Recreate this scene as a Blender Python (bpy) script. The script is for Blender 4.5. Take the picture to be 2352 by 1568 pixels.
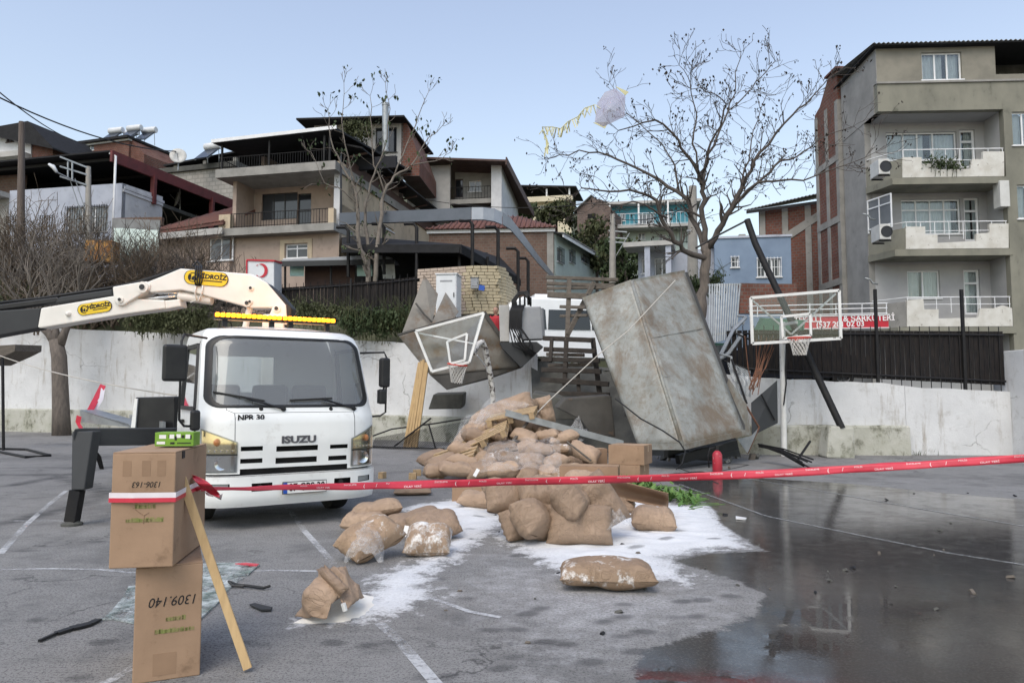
import bpy, bmesh, math, random
from mathutils import Vector, Matrix, Euler, noise
R = math.radians
random.seed(7)
scene = bpy.context.scene
for o in list(bpy.data.objects): bpy.data.objects.remove(o)
COL = scene.collection

# ------------------------------------------------------------------ camera
FOC = 1711.0          # focal length in units of a 2352 wide picture
PITCH = R(4.0); EYE = 1.6
cam = bpy.data.cameras.new('camera'); camo = bpy.data.objects.new('camera', cam); COL.objects.link(camo)
cam.sensor_width = 36; cam.lens = 36*FOC/2352; cam.clip_end = 2000; cam.clip_start = .05
camo.location = (0, 0, EYE); camo.rotation_euler = (R(90)+PITCH, 0, 0)
scene.camera = camo
# ------------------------------------------------------------------ sky, sun, exposure
SUN_EL, SUN_AZ = R(52), R(200)       # azimuth measured from +Y towards +X: behind the camera
w = bpy.data.worlds.new('World'); scene.world = w; w.use_nodes = True
nt = w.node_tree; nt.nodes.clear()
sky = nt.nodes.new('ShaderNodeTexSky'); sky.sky_type = 'NISHITA'; sky.sun_disc = False
sky.sun_elevation = SUN_EL; sky.sun_rotation = SUN_AZ; sky.altitude = 50
sky.air_density = 1.6; sky.dust_density = 2.0; sky.ozone_density = 1.0
bg = nt.nodes.new('ShaderNodeBackground'); bg.inputs[1].default_value = 0.15
wo = nt.nodes.new('ShaderNodeOutputWorld')
hs_ = nt.nodes.new('ShaderNodeHueSaturation'); hs_.inputs['Saturation'].default_value = .80; hs_.inputs['Hue'].default_value = .512; nt.links.new(sky.outputs[0], hs_.inputs['Color']); nt.links.new(hs_.outputs[0], bg.inputs[0]); nt.links.new(bg.outputs[0], wo.inputs[0])
sl = bpy.data.lights.new('sun', 'SUN'); sl.energy = 1.0; sl.angle = R(38); sl.color = (1, .92, .82)
so = bpy.data.objects.new('sun', sl); COL.objects.link(so)
sd = Vector((math.sin(SUN_AZ)*math.cos(SUN_EL), math.cos(SUN_AZ)*math.cos(SUN_EL), math.sin(SUN_EL)))
so.rotation_euler = sd.to_track_quat('Z', 'Y').to_euler(); so.location = (0, 0, 40)
vs = scene.view_settings; vs.view_transform = 'Standard'; vs.look = 'None'; vs.gamma = 1; vs.exposure = 0.55
vs.use_curve_mapping = False

# ------------------------------------------------------------------ measuring: a pixel of the 2352 wide picture and a depth give a point
_s, _c = math.sin(PITCH), math.cos(PITCH)
def ray(px, py):
    u = (px-1176)/FOC; v = (784-py)/FOC
    return Vector((u, _c-v*_s, _s+v*_c))
def P(px, py, Y):
    d = ray(px, py); return Vector((0, 0, EYE)) + d*(Y/d.y)
def G(px, py, z=0.):
    d = ray(px, py); return Vector((0, 0, EYE)) + d*((z-EYE)/d.z)
def hit(root, px, py, d=0.):          # where a pixel's ray meets the plane y = d of a thing, in its own frame
    Mi = MATW[root].inverted(); o = Mi @ Vector((0, 0, EYE)); r = Mi.to_3x3() @ ray(px, py)
    return o + r*((d-o.y)/r.y)
def hitx(root, px, py, x=0.):
    Mi = MATW[root].inverted(); o = Mi @ Vector((0, 0, EYE)); r = Mi.to_3x3() @ ray(px, py)
    return o + r*((x-o.x)/r.x)
def lerp(a, b, t): return a+(b-a)*t
def pl(tab, x):                        # piecewise linear
    if x <= tab[0][0]: return tab[0][1]
    for (a, fa), (b, fb) in zip(tab, tab[1:]):
        if x <= b: return fa+(fb-fa)*(x-a)/(b-a)
    return tab[-1][1]

# ------------------------------------------------------------------ objects
MATW = {}
def tag(o, label, cat, group=None, kind=None):
    if label: o['label'] = label
    if cat: o['category'] = cat
    if group: o['group'] = group
    if kind: o['kind'] = kind
    return o
def thing(name, label, cat, loc=(0, 0, 0), rotz=0., group=None, rot=None):
    o = bpy.data.objects.new(name, None); COL.objects.link(o); o.empty_display_size = .2
    o.location = loc; o.rotation_euler = rot if rot else (0, 0, rotz)
    MATW[o] = Matrix.Translation(Vector(loc)) @ o.rotation_euler.to_matrix().to_4x4()
    return tag(o, label, cat, group)
def frame(ax, up=Vector((0, 0, 1))):
    ax = Vector(ax).normalized()
    if abs(ax.dot(up)) > .98: up = Vector((0, 1, 0))
    x = up.cross(ax).normalized(); y = ax.cross(x)
    return x, y, ax
class MB:
    def __init__(s): s.v = []; s.f = []; s.mi = []
    def add(s, vs, fs, m=0):
        b = len(s.v); s.v += [Vector(p) for p in vs]
        for f in fs: s.f.append([i+b for i in f]); s.mi.append(m)
        return s
    def box(s, c, d, rot=None, m=0, taper=1.):
        c = Vector(c); h = [x/2 for x in d]
        vs = []
        for k in (-1, 1):
            t = 1 if k < 0 else taper
            for i, j in ((-1, -1), (1, -1), (1, 1), (-1, 1)):
                p = Vector((i*h[0]*t, j*h[1]*t, k*h[2]))
                if rot is not None: p = rot @ p
                vs.append(c+p)
        return s.add(vs, [(3, 2, 1, 0), (4, 5, 6, 7), (0, 1, 5, 4), (1, 2, 6, 5), (2, 3, 7, 6), (3, 0, 4, 7)], m)
    def bx(s, x0, x1, y0, y1, z0, z1, m=0):
        return s.box(((x0+x1)/2, (y0+y1)/2, (z0+z1)/2), (abs(x1-x0), abs(y1-y0), abs(z1-z0)), None, m)
    def beam(s, a, b, w, h, up=Vector((0, 0, 1)), m=0):
        a = Vector(a); b = Vector(b); x, y, z = frame(b-a, up)
        rot = Matrix((x, y, z)).transposed()
        return s.box((a+b)/2, (w, h, (b-a).length), rot, m)
    def tube(s, pts, rad, n=8, cap=True, m=0):
        pts = [Vector(p) for p in pts]; k = len(pts)
        if not hasattr(rad, '__len__'): rad = [rad]*k
        base = len(s.v); prev = None
        for i, p in enumerate(pts):
            t = (pts[min(i+1, k-1)]-pts[max(i-1, 0)])
            if t.length < 1e-9: t = Vector((0, 0, 1))
            t.normalize()
            if prev is None: x, y, _ = frame(t)
            else:
                x = prev - t*prev.dot(t)
                if x.length < 1e-6: x, y, _ = frame(t)
                x.normalize(); y = t.cross(x)
            prev = x
            for q in range(n):
                a = 2*math.pi*q/n; s.v.append(p+(x*math.cos(a)+y*math.sin(a))*rad[i])
        for i in range(k-1):
            for q in range(n):
                a = base+i*n+q; b = base+i*n+(q+1) % n
                s.f.append([a, b, b+n, a+n]); s.mi.append(m)
        if cap and n > 2:
            s.f.append([base+q for q in range(n)][::-1]); s.mi.append(m)
            s.f.append([base+(k-1)*n+q for q in range(n)]); s.mi.append(m)
        return s
    def prism(s, poly, vec, m=0):
        poly = [Vector(p) for p in poly]; n = len(poly); vec = Vector(vec)
        nrm = Vector()
        for i in range(n): nrm += poly[i].cross(poly[(i+1) % n])
        if nrm.dot(vec) > 0: poly = poly[::-1]
        vs = poly+[p+vec for p in poly]
        fs = [list(range(n)), [n+i for i in range(n)][::-1]]
        fs += [[(i+1) % n, i, n+i, n+(i+1) % n] for i in range(n)]
        return s.add(vs, fs, m)
    def lathe(s, prof, n=24, c=(0, 0, 0), axis=(0, 0, 1), m=0, close=False):
        x, y, z = frame(axis); c = Vector(c); base = len(s.v); k = len(prof)
        for r, h in prof:
            for q in range(n):
                a = 2*math.pi*q/n; s.v.append(c+z*h+(x*math.cos(a)+y*math.sin(a))*r)
        for i in range(k if close else k-1):
            i2 = (i+1) % k
            for q in range(n):
                q2 = (q+1) % n
                s.f.append([base+i*n+q, base+i*n+q2, base+i2*n+q2, base+i2*n+q]); s.mi.append(m)
        return s
    def grid(s, fn, us, vs_, m=0, skip=None, flip=False):
        base = len(s.v); nu = len(us)
        for v in vs_:
            for u in us: s.v.append(Vector(fn(u, v)))
        for j in range(len(vs_)-1):
            for i in range(nu-1):
                if skip and skip((us[i]+us[i+1])/2, (vs_[j]+vs_[j+1])/2): continue
                a = base+j*nu+i; q = [a, a+1, a+1+nu, a+nu]
                s.f.append(q[::-1] if flip else q); s.mi.append(m)
        return s
    def build(s, name, mat, parent=None, smooth=False, bevel=0., world=True, kind=None, label=None, cat=None, group=None, solid=0., ang=None):
        vs = s.v; loc = None
        if parent is not None:
            if world:
                Mi = MATW[parent].inverted(); vs = [Mi @ p for p in vs]
        elif world:
            xs = [p.x for p in vs]; ys = [p.y for p in vs]; zs = [p.z for p in vs]
            loc = Vector(((min(xs)+max(xs))/2, (min(ys)+max(ys))/2, min(zs))); vs = [p-loc for p in vs]
        me = bpy.data.meshes.new(name); me.from_pydata([tuple(p) for p in vs], [], s.f)
        mats = mat if isinstance(mat, (list, tuple)) else [mat]
        for q in mats: me.materials.append(MT[q])
        if len(mats) > 1: me.polygons.foreach_set('material_index', s.mi)
        if smooth:
            me.polygons.foreach_set('use_smooth', [True]*len(me.polygons))
            if ang: me.set_sharp_from_angle(angle=R(ang))
        me.update()
        o = bpy.data.objects.new(name, me); COL.objects.link(o)
        if parent is not None: o.parent = parent; MATW[o] = MATW[parent]
        else:
            if loc is not None: o.location = loc
            MATW[o] = Matrix.Translation(loc) if loc is not None else Matrix()
        if solid:
            md = o.modifiers.new('solid', 'SOLIDIFY'); md.thickness = solid; md.offset = 0
        if bevel:
            md = o.modifiers.new('bevel', 'BEVEL'); md.width = bevel; md.segments = 2; md.limit_method = 'ANGLE'; md.angle_limit = R(40)
        return tag(o, label, cat, group, kind)
def linspace(a, b, n): return [a+(b-a)*i/(n-1) for i in range(n)]
def copy_tree(o, parent=None):
    c = o.copy(); COL.objects.link(c)
    if parent is not None: c.parent = parent
    for ch in [q for q in KIDS.get(o, o.children)]: copy_tree(ch, c)
    return c
KIDS = {}
def text(parent, s, size, mat, Mx, ext=.002, name='lettering', align='CENTER', sx=1., world=True, bold=0.):
    cu = bpy.data.curves.new('t', 'FONT'); cu.body = s; cu.size = size; cu.align_x = align; cu.align_y = 'CENTER'
    cu.extrude = ext; cu.resolution_u = 3; cu.offset = bold; cu.shear = .25 if name == 'handwriting' else 0
    ob = bpy.data.objects.new('t', cu); COL.objects.link(ob)
    dg = bpy.context.evaluated_depsgraph_get(); dg.update()
    me = bpy.data.meshes.new_from_object(ob.evaluated_get(dg)); bpy.data.objects.remove(ob)
    m = MB(); m.add([Mx @ Vector((v.co.x*sx, v.co.y, v.co.z)) for v in me.vertices], [list(p.vertices) for p in me.polygons])
    bpy.data.meshes.remove(me)
    return m.build(name, mat, parent, world=world) if parent is not None or mat else m
def basis(o, x, y):                    # matrix with text's x and y along the given vectors
    x = Vector(x).normalized(); y = Vector(y); y = (y-x*y.dot(x)).normalized(); z = x.cross(y)
    m = Matrix((x, y, z)).transposed().to_4x4(); m.translation = Vector(o); return m

# ------------------------------------------------------------------ materials
MT = {}
def srgb(r, g, b):
    f = lambda x: x/12.92 if x <= .04045 else ((x+.055)/1.055)**2.4
    return (f(r/255), f(g/255), f(b/255), 1)
class NT:
    def __init__(s, name):
        s.m = bpy.data.materials.new(name); s.m.use_nodes = True; s.t = s.m.node_tree
        s.b = s.t.nodes['Principled BSDF']; s.out = s.t.nodes['Material Output']; MT[name] = s.m
    def n(s, kind, **kw):
        q = s.t.nodes.new('ShaderNode'+kind)
        for k, v in kw.items(): setattr(q, k, v)
        return q
    def l(s, a, b): s.t.links.new(a, b)
    def coord(s, scale=(1, 1, 1), kind='Object'):
        tc = s.n('TexCoord'); mp = s.n('Mapping'); mp.inputs['Scale'].default_value = scale
        s.l(tc.outputs[kind], mp.inputs['Vector']); return mp.outputs['Vector']
    def noise(s, vec, scale, detail=6, rough=.6, dist=0.):
        q = s.n('TexNoise'); q.inputs['Scale'].default_value = scale; q.inputs['Detail'].default_value = detail
        q.inputs['Roughness'].default_value = rough; q.inputs['Distortion'].default_value = dist
        s.l(vec, q.inputs['Vector']); return q.outputs['Fac']
    def ramp(s, fac, a, b, ca=(0, 0, 0, 1), cb=(1, 1, 1, 1)):
        q = s.n('ValToRGB'); e = q.color_ramp.elements; e[0].position = a; e[1].position = b; e[0].color = ca; e[1].color = cb
        s.l(fac, q.inputs['Fac']); return q.outputs['Color']
    def mix(s, fac, a, b, mode='MIX'):
        q = s.n('Mix', data_type='RGBA', blend_type=mode)
        for sock, v in ((q.inputs[0], fac), (q.inputs[6], a), (q.inputs[7], b)):
            if hasattr(v, 'links'): s.l(v, sock)
            elif isinstance(v, (int, float)): sock.default_value = v
            else: sock.default_value = (v[0], v[1], v[2], 1)
        return q.outputs[2]
    def math(s, op, a, b=0.):
        q = s.n('Math', operation=op)
        for sock, v in ((q.inputs[0], a), (q.inputs[1], b)):
            if hasattr(v, 'links'): s.l(v, sock)
            else: sock.default_value = v
        return q.outputs[0]
    def bump(s, h, strength=.3, dist=.02):
        q = s.n('Bump'); q.inputs['Strength'].default_value = strength; q.inputs['Distance'].default_value = dist
        s.l(h, q.inputs['Height']); s.l(q.outputs[0], s.b.inputs['Normal']); return q
    def set(s, **kw):
        for k, v in kw.items():
            sock = s.b.inputs[k]
            if hasattr(v, 'links'): s.l(v, sock)
            else: sock.default_value = v
def mat(name, c, rough=.75, c2=None, scale=2., lo=.4, hi=.65, bump=.15, bscale=40, bdist=.01, metal=0., spec=.4, stretch=(1, 1, 1), c3=None, s3=9., lo3=.6, hi3=.72, coat=0.):
    """one base colour, a soft second tone, an optional third for stains with edges, and fine relief"""
    m = NT(name); v = m.coord(stretch)
    col = (*c[:3], 1)
    if c2 is None: c2 = tuple(x*.8 for x in c[:3])
    f = m.ramp(m.noise(v, scale), lo, hi)
    out = m.mix(f, col, c2)
    if c3 is not None:
        out = m.mix(m.ramp(m.noise(v, s3, 8, .7), lo3, hi3), out, c3)
    m.set(**{'Base Color': out, 'Metallic': metal, 'Specular IOR Level': spec, 'Coat Weight': coat})
    rr = m.n('MapRange'); m.l(m.noise(v, scale*3), rr.inputs[0]); rr.inputs[3].default_value = max(0.03, rough-.1); rr.inputs[4].default_value = min(1, rough+.1)
    m.l(rr.outputs[0], m.b.inputs['Roughness'])
    if bump: m.bump(m.noise(m.coord((1, 1, 1)), bscale, 5), bump, bdist)
    return m
mat('white_plaster', (.60, .61, .62), .85, (.47, .48, .5), 1.2, c3=(.26, .25, .235), s3=2.5, lo3=.57, hi3=.76, bump=.3)
mat('grey_plaster', (.30, .292, .278), .9, (.225, .22, .21), .9, c3=(.13, .125, .12), s3=2, lo3=.6, hi3=.75, bump=.3)
mat('olive_plaster', (.235, .228, .185), .9, (.17, .167, .137), 1.1, c3=(.08, .085, .06), s3=2.2, lo3=.58, hi3=.75, bump=.3, stretch=(1, 1, .5))
mat('attic_plaster', (.25, .235, .195), .9, (.19, .18, .15), 1.1, bump=.3)
mat('loggia_paint', (.40, .40, .40), .85, (.33, .33, .34), .8, bump=.15)
mat('parapet_paint', (.62, .61, .57), .85, (.5, .48, .43), 2, c3=(.18, .15, .12), s3=6, lo3=.6, hi3=.66, bump=.4)
mat('peach_plaster', (.40, .315, .26), .85, (.33, .26, .215), .8, c3=(.22, .18, .155), s3=2, lo3=.54, hi3=.75, bump=.2)
mat('sand_plaster', (.52, .43, .31), .85, (.44, .36, .26), .9, c3=(.24, .2, .155), s3=2.2, lo3=.52, hi3=.72, bump=.2, stretch=(1, 1, .5))
mat('concrete', (.30, .29, .27), .9, (.22, .215, .20), 1.5, c3=(.12, .115, .11), s3=4, lo3=.6, hi3=.72, bump=.5, bscale=25)
mat('dark_concrete', (.10, .10, .09), .9, (.06, .06, .055), 2, bump=.6, bscale=20)
mat('pale_concrete', (.44, .43, .41), .9, (.35, .345, .33), 1.5, c3=(.2, .19, .17), s3=4, lo3=.62, hi3=.72, bump=.4)
mat('blue_plaster', (.20, .265, .36), .85, (.16, .215, .30), 1, c3=(.3, .33, .38), s3=3, lo3=.64, hi3=.75, bump=.3)
mat('pale_blue_plaster', (.42, .45, .52), .85, (.36, .39, .46), 1, c3=(.24, .25, .275), s3=2, lo3=.55, hi3=.75, bump=.2)
mat('teal_paint', (.06, .30, .38), .7, (.08, .24, .31), 1.5)
mat('mint_plaster', (.48, .56, .52), .85, (.40, .47, .44), 1.2, c3=(.3, .32, .3), s3=3)
mat('cream_plaster', (.62, .56, .42), .85, (.54, .48, .36), 1)
mat('red_paint', (.14, .03, .03), .6, (.10, .025, .025), 3)
mat('sign_red', (.50, .02, .04), .45, (.42, .02, .035), 3, bump=0)
mat('tile_red', (.155, .068, .053), .85, (.105, .052, .044), 3, c3=(.08, .06, .055), s3=5, lo3=.55, hi3=.75, bump=.5, bscale=15)
mat('dark_sheet', (.022, .022, .024), .75, (.015, .015, .016), 3, spec=.2)
mat('brown_wood', (.09, .05, .04), .7, (.06, .035, .03), 4, stretch=(1, 1, 6))
mat('white_frame', (.75, .76, .77), .5, (.68, .69, .7), 3, bump=.05)
mat('dark_frame', (.02, .022, .025), .4, (.015, .015, .02), 3, bump=.05)
mat('black_metal', (.012, .012, .014), .6, (.02, .019, .018), 5, bump=.15, spec=.25, c3=(.05, .03, .02), s3=20, lo3=.66, hi3=.74)
mat('fence_board', (.012, .011, .012), .75, (.024, .02, .018), 6, bump=.1, spec=.18, stretch=(3, 3, .6))
mat('grey_metal', (.30, .31, .33), .45, (.25, .26, .28), 2, metal=.3)
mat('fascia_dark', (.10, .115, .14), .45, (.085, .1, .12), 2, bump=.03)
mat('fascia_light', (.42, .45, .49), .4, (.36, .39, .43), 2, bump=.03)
mat('galvanised', (.36, .38, .39), .42, (.27, .285, .29), 5, metal=.5, bump=.08)
mat('roof_sheet', (.22, .225, .225), .7, (.15, .15, .15), 2, c3=(.12, .08, .06), s3=3, lo3=.62, hi3=.75)
mat('cabinet_white', (.66, .68, .70), .5, (.60, .62, .64), 2, bump=.05)
mat('rust_panel', (.30, .13, .04), .85, (.42, .24, .07), 3, c3=(.07, .045, .035), s3=5, lo3=.52, hi3=.62, bump=.5)
mat('pole_wood', (.14, .115, .10), .9, (.10, .08, .07), 4, stretch=(4, 4, .4), bump=.5)
mat('pole_concrete', (.34, .32, .29), .9, (.27, .26, .24), 3, bump=.3)
mat('bark', (.16, .135, .115), .95, (.10, .085, .075), 4, stretch=(3, 3, .8), bump=.8, bscale=30)
mat('pale_bark', (.36, .325, .285), .9, (.26, .23, .20), 5, bump=.5)
mat('shrub_twig', (.155, .118, .085), .95, (.10, .078, .058), 5, bump=0)
mat('twig', (.10, .085, .075), .95, (.07, .06, .053), 5, bump=0)
mat('pale_twig', (.20, .175, .15), .95, (.14, .12, .1), 5, bump=0)
mat('pod', (.025, .02, .018), .9, (.04, .03, .022), 6, bump=0)
mat('leaf_dark', (.035, .055, .022), .7, (.055, .075, .03), 1.5, bump=0, spec=.3)
mat('leaf_olive', (.055, .065, .028), .75, (.08, .085, .04), 1.5, bump=0, spec=.3)
mat('leaf_bright', (.06, .14, .028), .7, (.14, .23, .06), 9, bump=0)
mat('leaf_brown', (.16, .10, .035), .8, (.10, .06, .03), 3, bump=0)
mat('grass', (.05, .075, .02), .85, (.075, .09, .035), 2, bump=0)
mat('hill_soil', (.10, .10, .065), .95, (.06, .07, .035), .3, bump=.6, bscale=3)
mat('street_asphalt', (.10, .10, .10), .9, (.075, .075, .075), .8, bump=.3)
mat('truck_white', (.80, .81, .79), .34, (.73, .74, .72), 1.3, c3=(.52, .50, .46), s3=4, lo3=.57, hi3=.8, bump=.02, spec=.5, coat=.3)
mat('crane_white', (.76, .74, .69), .4, (.69, .67, .62), 2.5, c3=(.35, .27, .2), s3=9, lo3=.68, hi3=.74, bump=.03)
mat('truck_black', (.012, .012, .013), .45, (.02, .02, .02), 4, bump=.1)
mat('rubber', (.018, .018, .018), .85, (.03, .03, .029), 6, bump=.3)
mat('interior_grey', (.11, .11, .11), .8, (.085, .085, .085), 3)
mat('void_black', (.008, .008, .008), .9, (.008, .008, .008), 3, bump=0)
mat('chrome', (.75, .76, .78), .15, (.7, .7, .72), 3, metal=1., bump=0)
mat('plate_white', (.78, .78, .76), .4, bump=0)
mat('plate_blue', (.02, .09, .42), .4, bump=0)
mat('ink', (.012, .012, .014), .6, bump=0)
mat('logo_grey', (.10, .10, .11), .4, bump=0)
mat('sticker_yellow', (.75, .52, .02), .4, (.68, .47, .02), 4, bump=0)
mat('tape_red', (.60, .045, .075), .35, (.50, .035, .06), 6, bump=.05)
mat('tape_white', (.78, .74, .76), .4, (.7, .62, .66), 6, bump=.05)
mat('tape_print', (.85, .80, .80), .5, bump=0)
mat('cardboard', (.36, .237, .152), .85, (.29, .19, .12), 2.6, c3=(.215, .137, .085), s3=6, lo3=.56, hi3=.72, bump=.08, bscale=60)
mat('cardboard_dark', (.31, .20, .125), .85, (.25, .16, .10), 2, bump=.08)
mat('carton_tape', (.50, .36, .22), .35, (.44, .32, .2), 5, bump=.05)
mat('green_print', (.20, .25, .06), .8, (.26, .21, .1), 12, bump=0, lo=.3, hi=.6)
mat('green_carton', (.17, .33, .03), .5, (.14, .29, .03), 4, bump=.02)
mat('wood', (.56, .39, .20), .75, (.46, .31, .155), 6, stretch=(5, 5, .7), bump=.15)
mat('fresh_wood', (.46, .335, .195), .8, (.33, .235, .135), 6, stretch=(3, 3, 3), c3=(.33, .2, .1), s3=9, lo3=.66, hi3=.75, bump=.15)
mat('old_timber', (.14, .12, .10), .95, (.09, .078, .065), 4, stretch=(1, 4, 4), bump=.6, c3=(.22, .19, .16), s3=6, lo3=.6, hi3=.75)
mat('char_timber', (.05, .042, .036), .95, (.03, .026, .023), 4, stretch=(1, 4, 4), bump=.6)
mat('powder', (.86, .87, .88), .95, (.8, .81, .82), 8, bump=.6, bscale=60, spec=.1)
mat('powder_cream', (.86, .83, .76), .95, (.82, .78, .7), 8, bump=.7, bscale=45, spec=.1)
mat('hoop_white', (.72, .72, .70), .5, (.62, .62, .60), 3, c3=(.06, .05, .04), s3=7, lo3=.64, hi3=.68, bump=.1)
mat('hoop_rusty', (.66, .64, .6), .6, (.5, .47, .42), 4, c3=(.05, .035, .028), s3=9, lo3=.52, hi3=.57, bump=.2)
mat('rim_red', (.55, .05, .03), .5, (.45, .05, .03), 6, bump=.05)
mat('net_cord', (.66, .64, .6), .9, (.5, .48, .45), 6, bump=0)
mat('rope', (.50, .47, .42), .9, bump=0)
mat('cable', (.015, .015, .016), .6, bump=0)
mat('rusty_rod', (.16, .07, .04), .9, (.09, .05, .035), 6, bump=.3)
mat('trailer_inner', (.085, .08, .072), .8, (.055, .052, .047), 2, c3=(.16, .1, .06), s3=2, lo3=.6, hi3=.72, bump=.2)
mat('sheet_brown', (.215, .20, .175), .6, (.15, .14, .122), 1.5, c3=(.13, .085, .05), s3=1.6, lo3=.5, hi3=.66, metal=.1, bump=.3, bscale=8, bdist=.03)
mat('dark_panel', (.032, .034, .036), .65, (.035, .038, .04), 2, bump=.1)
mat('extinguisher_red', (.42, .03, .05), .35, (.35, .03, .045), 5, c3=(.6, .5, .5), s3=10, lo3=.62, hi3=.66, bump=0)
mat('skin', (.42, .25, .18), .6, bump=0)
mat('hair', (.012, .01, .009), .6, bump=0)
mat('cloth_dark', (.02, .021, .026), .9, bump=.2)
mat('cloth_red', (.42, .03, .04), .85, bump=.2)
mat('cloth_blue', (.04, .06, .11), .9, bump=.2)
mat('bus_white', (.80, .82, .84), .25, (.76, .78, .8), 2, bump=0, coat=.3)
mat('car_dark', (.02, .022, .03), .25, (.025, .027, .035), 2, bump=0, coat=.5)
mat('car_green', (.015, .06, .04), .5, bump=0)
mat('kite_lilac', (.44, .43, .50), .7, (.4, .38, .5), 3, bump=.1)
mat('bulb_amber', (.42, .17, .06), .3, bump=0)
mat('kite_yellow', (.60, .57, .34), .7, (.5, .48, .26), 3, bump=.1)
mat('solar_panel', (.03, .04, .06), .2, (.05, .06, .08), 6, bump=0)
mat('ac_white', (.58, .58, .56), .5, (.5, .5, .48), 3, bump=.02)
mat('curtain', (.72, .73, .74), .9, (.64, .65, .66), 4, bump=.1)
mat('shop_awning', (.04, .10, .06), .8, bump=.1)
mat('stone_yellow', (.46, .40, .28), .9, (.37, .315, .215), 1.3, c3=(.55, .48, .34), s3=3, lo3=.55, hi3=.7, bump=.5, bscale=12)
mat('stone_pink', (.44, .36, .30), .9, (.38, .31, .25), 1.3, bump=.5, bscale=12)
mat('mortar', (.24, .21, .17), .95, bump=.3)
mat('shelter_glass', (.40, .62, .58), .3, bump=0)

def emit(name, c, st):
    m = NT(name); m.set(**{'Base Color': (*c, 1), 'Emission Color': (*c, 1), 'Emission Strength': st, 'Roughness': .4}); return m
emit('amber_lamp', (1, .29, .01), 3.4)
def dark_glass(name, c, rough=.06):
    m = NT(name); v = m.coord()
    m.set(**{'Base Color': m.mix(m.noise(v, 1.3), c, tuple(x*1.8 for x in c)), 'Roughness': rough, 'Specular IOR Level': .6}); return m
dark_glass('pane', (.03, .034, .04)); dark_glass('pane_grey', (.12, .13, .14)); dark_glass('dark_glazing', (.012, .014, .018))
def clear(name, tint, gloss=.12, rough=.03, body=0., bodycol=(.5, .5, .5)):
    m = NT(name); t = m.n('BsdfTransparent'); t.inputs[0].default_value = (*tint, 1)
    g = m.n('BsdfGlossy'); g.inputs['Roughness'].default_value = rough; g.inputs['Color'].default_value = (.9, .93, .95, 1)
    fr = m.n('Fresnel'); fr.inputs[0].default_value = 1.45
    fac = m.math('ADD', m.math('MULTIPLY', fr.outputs[0], 1.), gloss)
    mx = m.n('MixShader'); m.l(fac, mx.inputs[0]); m.l(t.outputs[0], mx.inputs[1]); m.l(g.outputs[0], mx.inputs[2]); out = mx.outputs[0]
    if body:
        d = m.n('BsdfDiffuse'); d.inputs[0].default_value = (*bodycol, 1); m2 = m.n('MixShader'); m2.inputs[0].default_value = body
        m.l(out, m2.inputs[1]); m.l(d.outputs[0], m2.inputs[2]); out = m2.outputs[0]
    m.l(out, m.out.inputs[0]); return m
clear('window_glass', (.85, .88, .88), .02); clear('board_glass', (.97, .98, .98), 0., .02)
clear('windscreen', (.60, .64, .64), .05, .04, .30, (.40, .41, .41))  # grey body colour paints the hazy sky reflection into the glass
clear('lamp_lens', (.92, .92, .90), .03, .05)
clear('amber_lens', (.96, .90, .72), .05, .05, .04, (.62, .56, .38))
def film(name, dens, col=(.85, .84, .83)):
    m = NT(name); v = m.coord((1, 1, 1))
    n1 = m.noise(m.coord((9, 3, 22)), 1.2, 6, .7, 1.2); n2 = m.noise(v, 5, 5)
    fac = m.ramp(m.math('ADD', m.math('MULTIPLY', n1, .8), m.math('MULTIPLY', n2, .3)), .45, .8, (dens*.25,)*3+(1,), (min(1, dens*1.6),)*3+(1,))
    m.set(**{'Base Color': (*col, 1), 'Roughness': .25, 'Specular IOR Level': .6})
    t = m.n('BsdfTransparent'); mx = m.n('MixShader'); m.l(fac, mx.inputs[0]); m.l(t.outputs[0], mx.inputs[1]); m.l(m.b.outputs[0], mx.inputs[2])
    m.l(mx.outputs[0], m.out.inputs[0]); m.bump(n1, .8, .03); return m
film('stretch_film', .22); film('loose_film', .38)
q_ = NT.__new__(NT); q_.m = MT['kite_lilac']; q_.t = q_.m.node_tree; q_.b = q_.t.nodes['Principled BSDF']; q_.out = q_.t.nodes['Material Output']      # thin translucent kite paper
t_ = q_.n('BsdfTransparent'); x_ = q_.n('MixShader'); x_.inputs[0].default_value = .55; q_.l(t_.outputs[0], x_.inputs[1]); q_.l(q_.b.outputs[0], x_.inputs[2]); q_.l(x_.outputs[0], q_.out.inputs[0])
def brick(name, c1, c2, mortar, sc=1., bump=.6, axis='XZ'):
    m = NT(name); tc = m.n('TexCoord'); sx = m.n('SeparateXYZ'); m.l(tc.outputs['Object'], sx.inputs[0]); cx = m.n('CombineXYZ')
    m.l(m.math('ADD', sx.outputs[0], sx.outputs[1]), cx.inputs[0]); m.l(sx.outputs[2], cx.inputs[1])
    b = m.n('TexBrick'); m.l(cx.outputs[0], b.inputs['Vector']); b.inputs['Scale'].default_value = sc
    b.inputs['Color1'].default_value = (*c1, 1); b.inputs['Color2'].default_value = (*c2, 1); b.inputs['Mortar'].default_value = (*mortar, 1)
    b.inputs['Mortar Size'].default_value = .018; b.inputs['Brick Width'].default_value = .24; b.inputs['Row Height'].default_value = .15; b.inputs['Bias'].default_value = -.1
    v = m.coord(); n = m.ramp(m.noise(v, 1.2), .4, .7)
    col = m.mix(m.math('MULTIPLY', n, .6), b.outputs['Color'], tuple(x*.5 for x in c1))
    col = m.mix(m.math('MULTIPLY', m.ramp(m.noise(v, 3., 9, .75), .54, .66), .6), col, tuple(x*1.1 for x in mortar))
    m.set(**{'Base Color': col, 'Roughness': .9, 'Specular IOR Level': .2})
    m.bump(m.math('SUBTRACT', m.math('MULTIPLY', m.noise(v, 30), .4), b.outputs['Fac']), bump, .012); return m
brick('brick_red', (.195, .078, .056), (.135, .06, .046), (.15, .125, .11))
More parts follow.
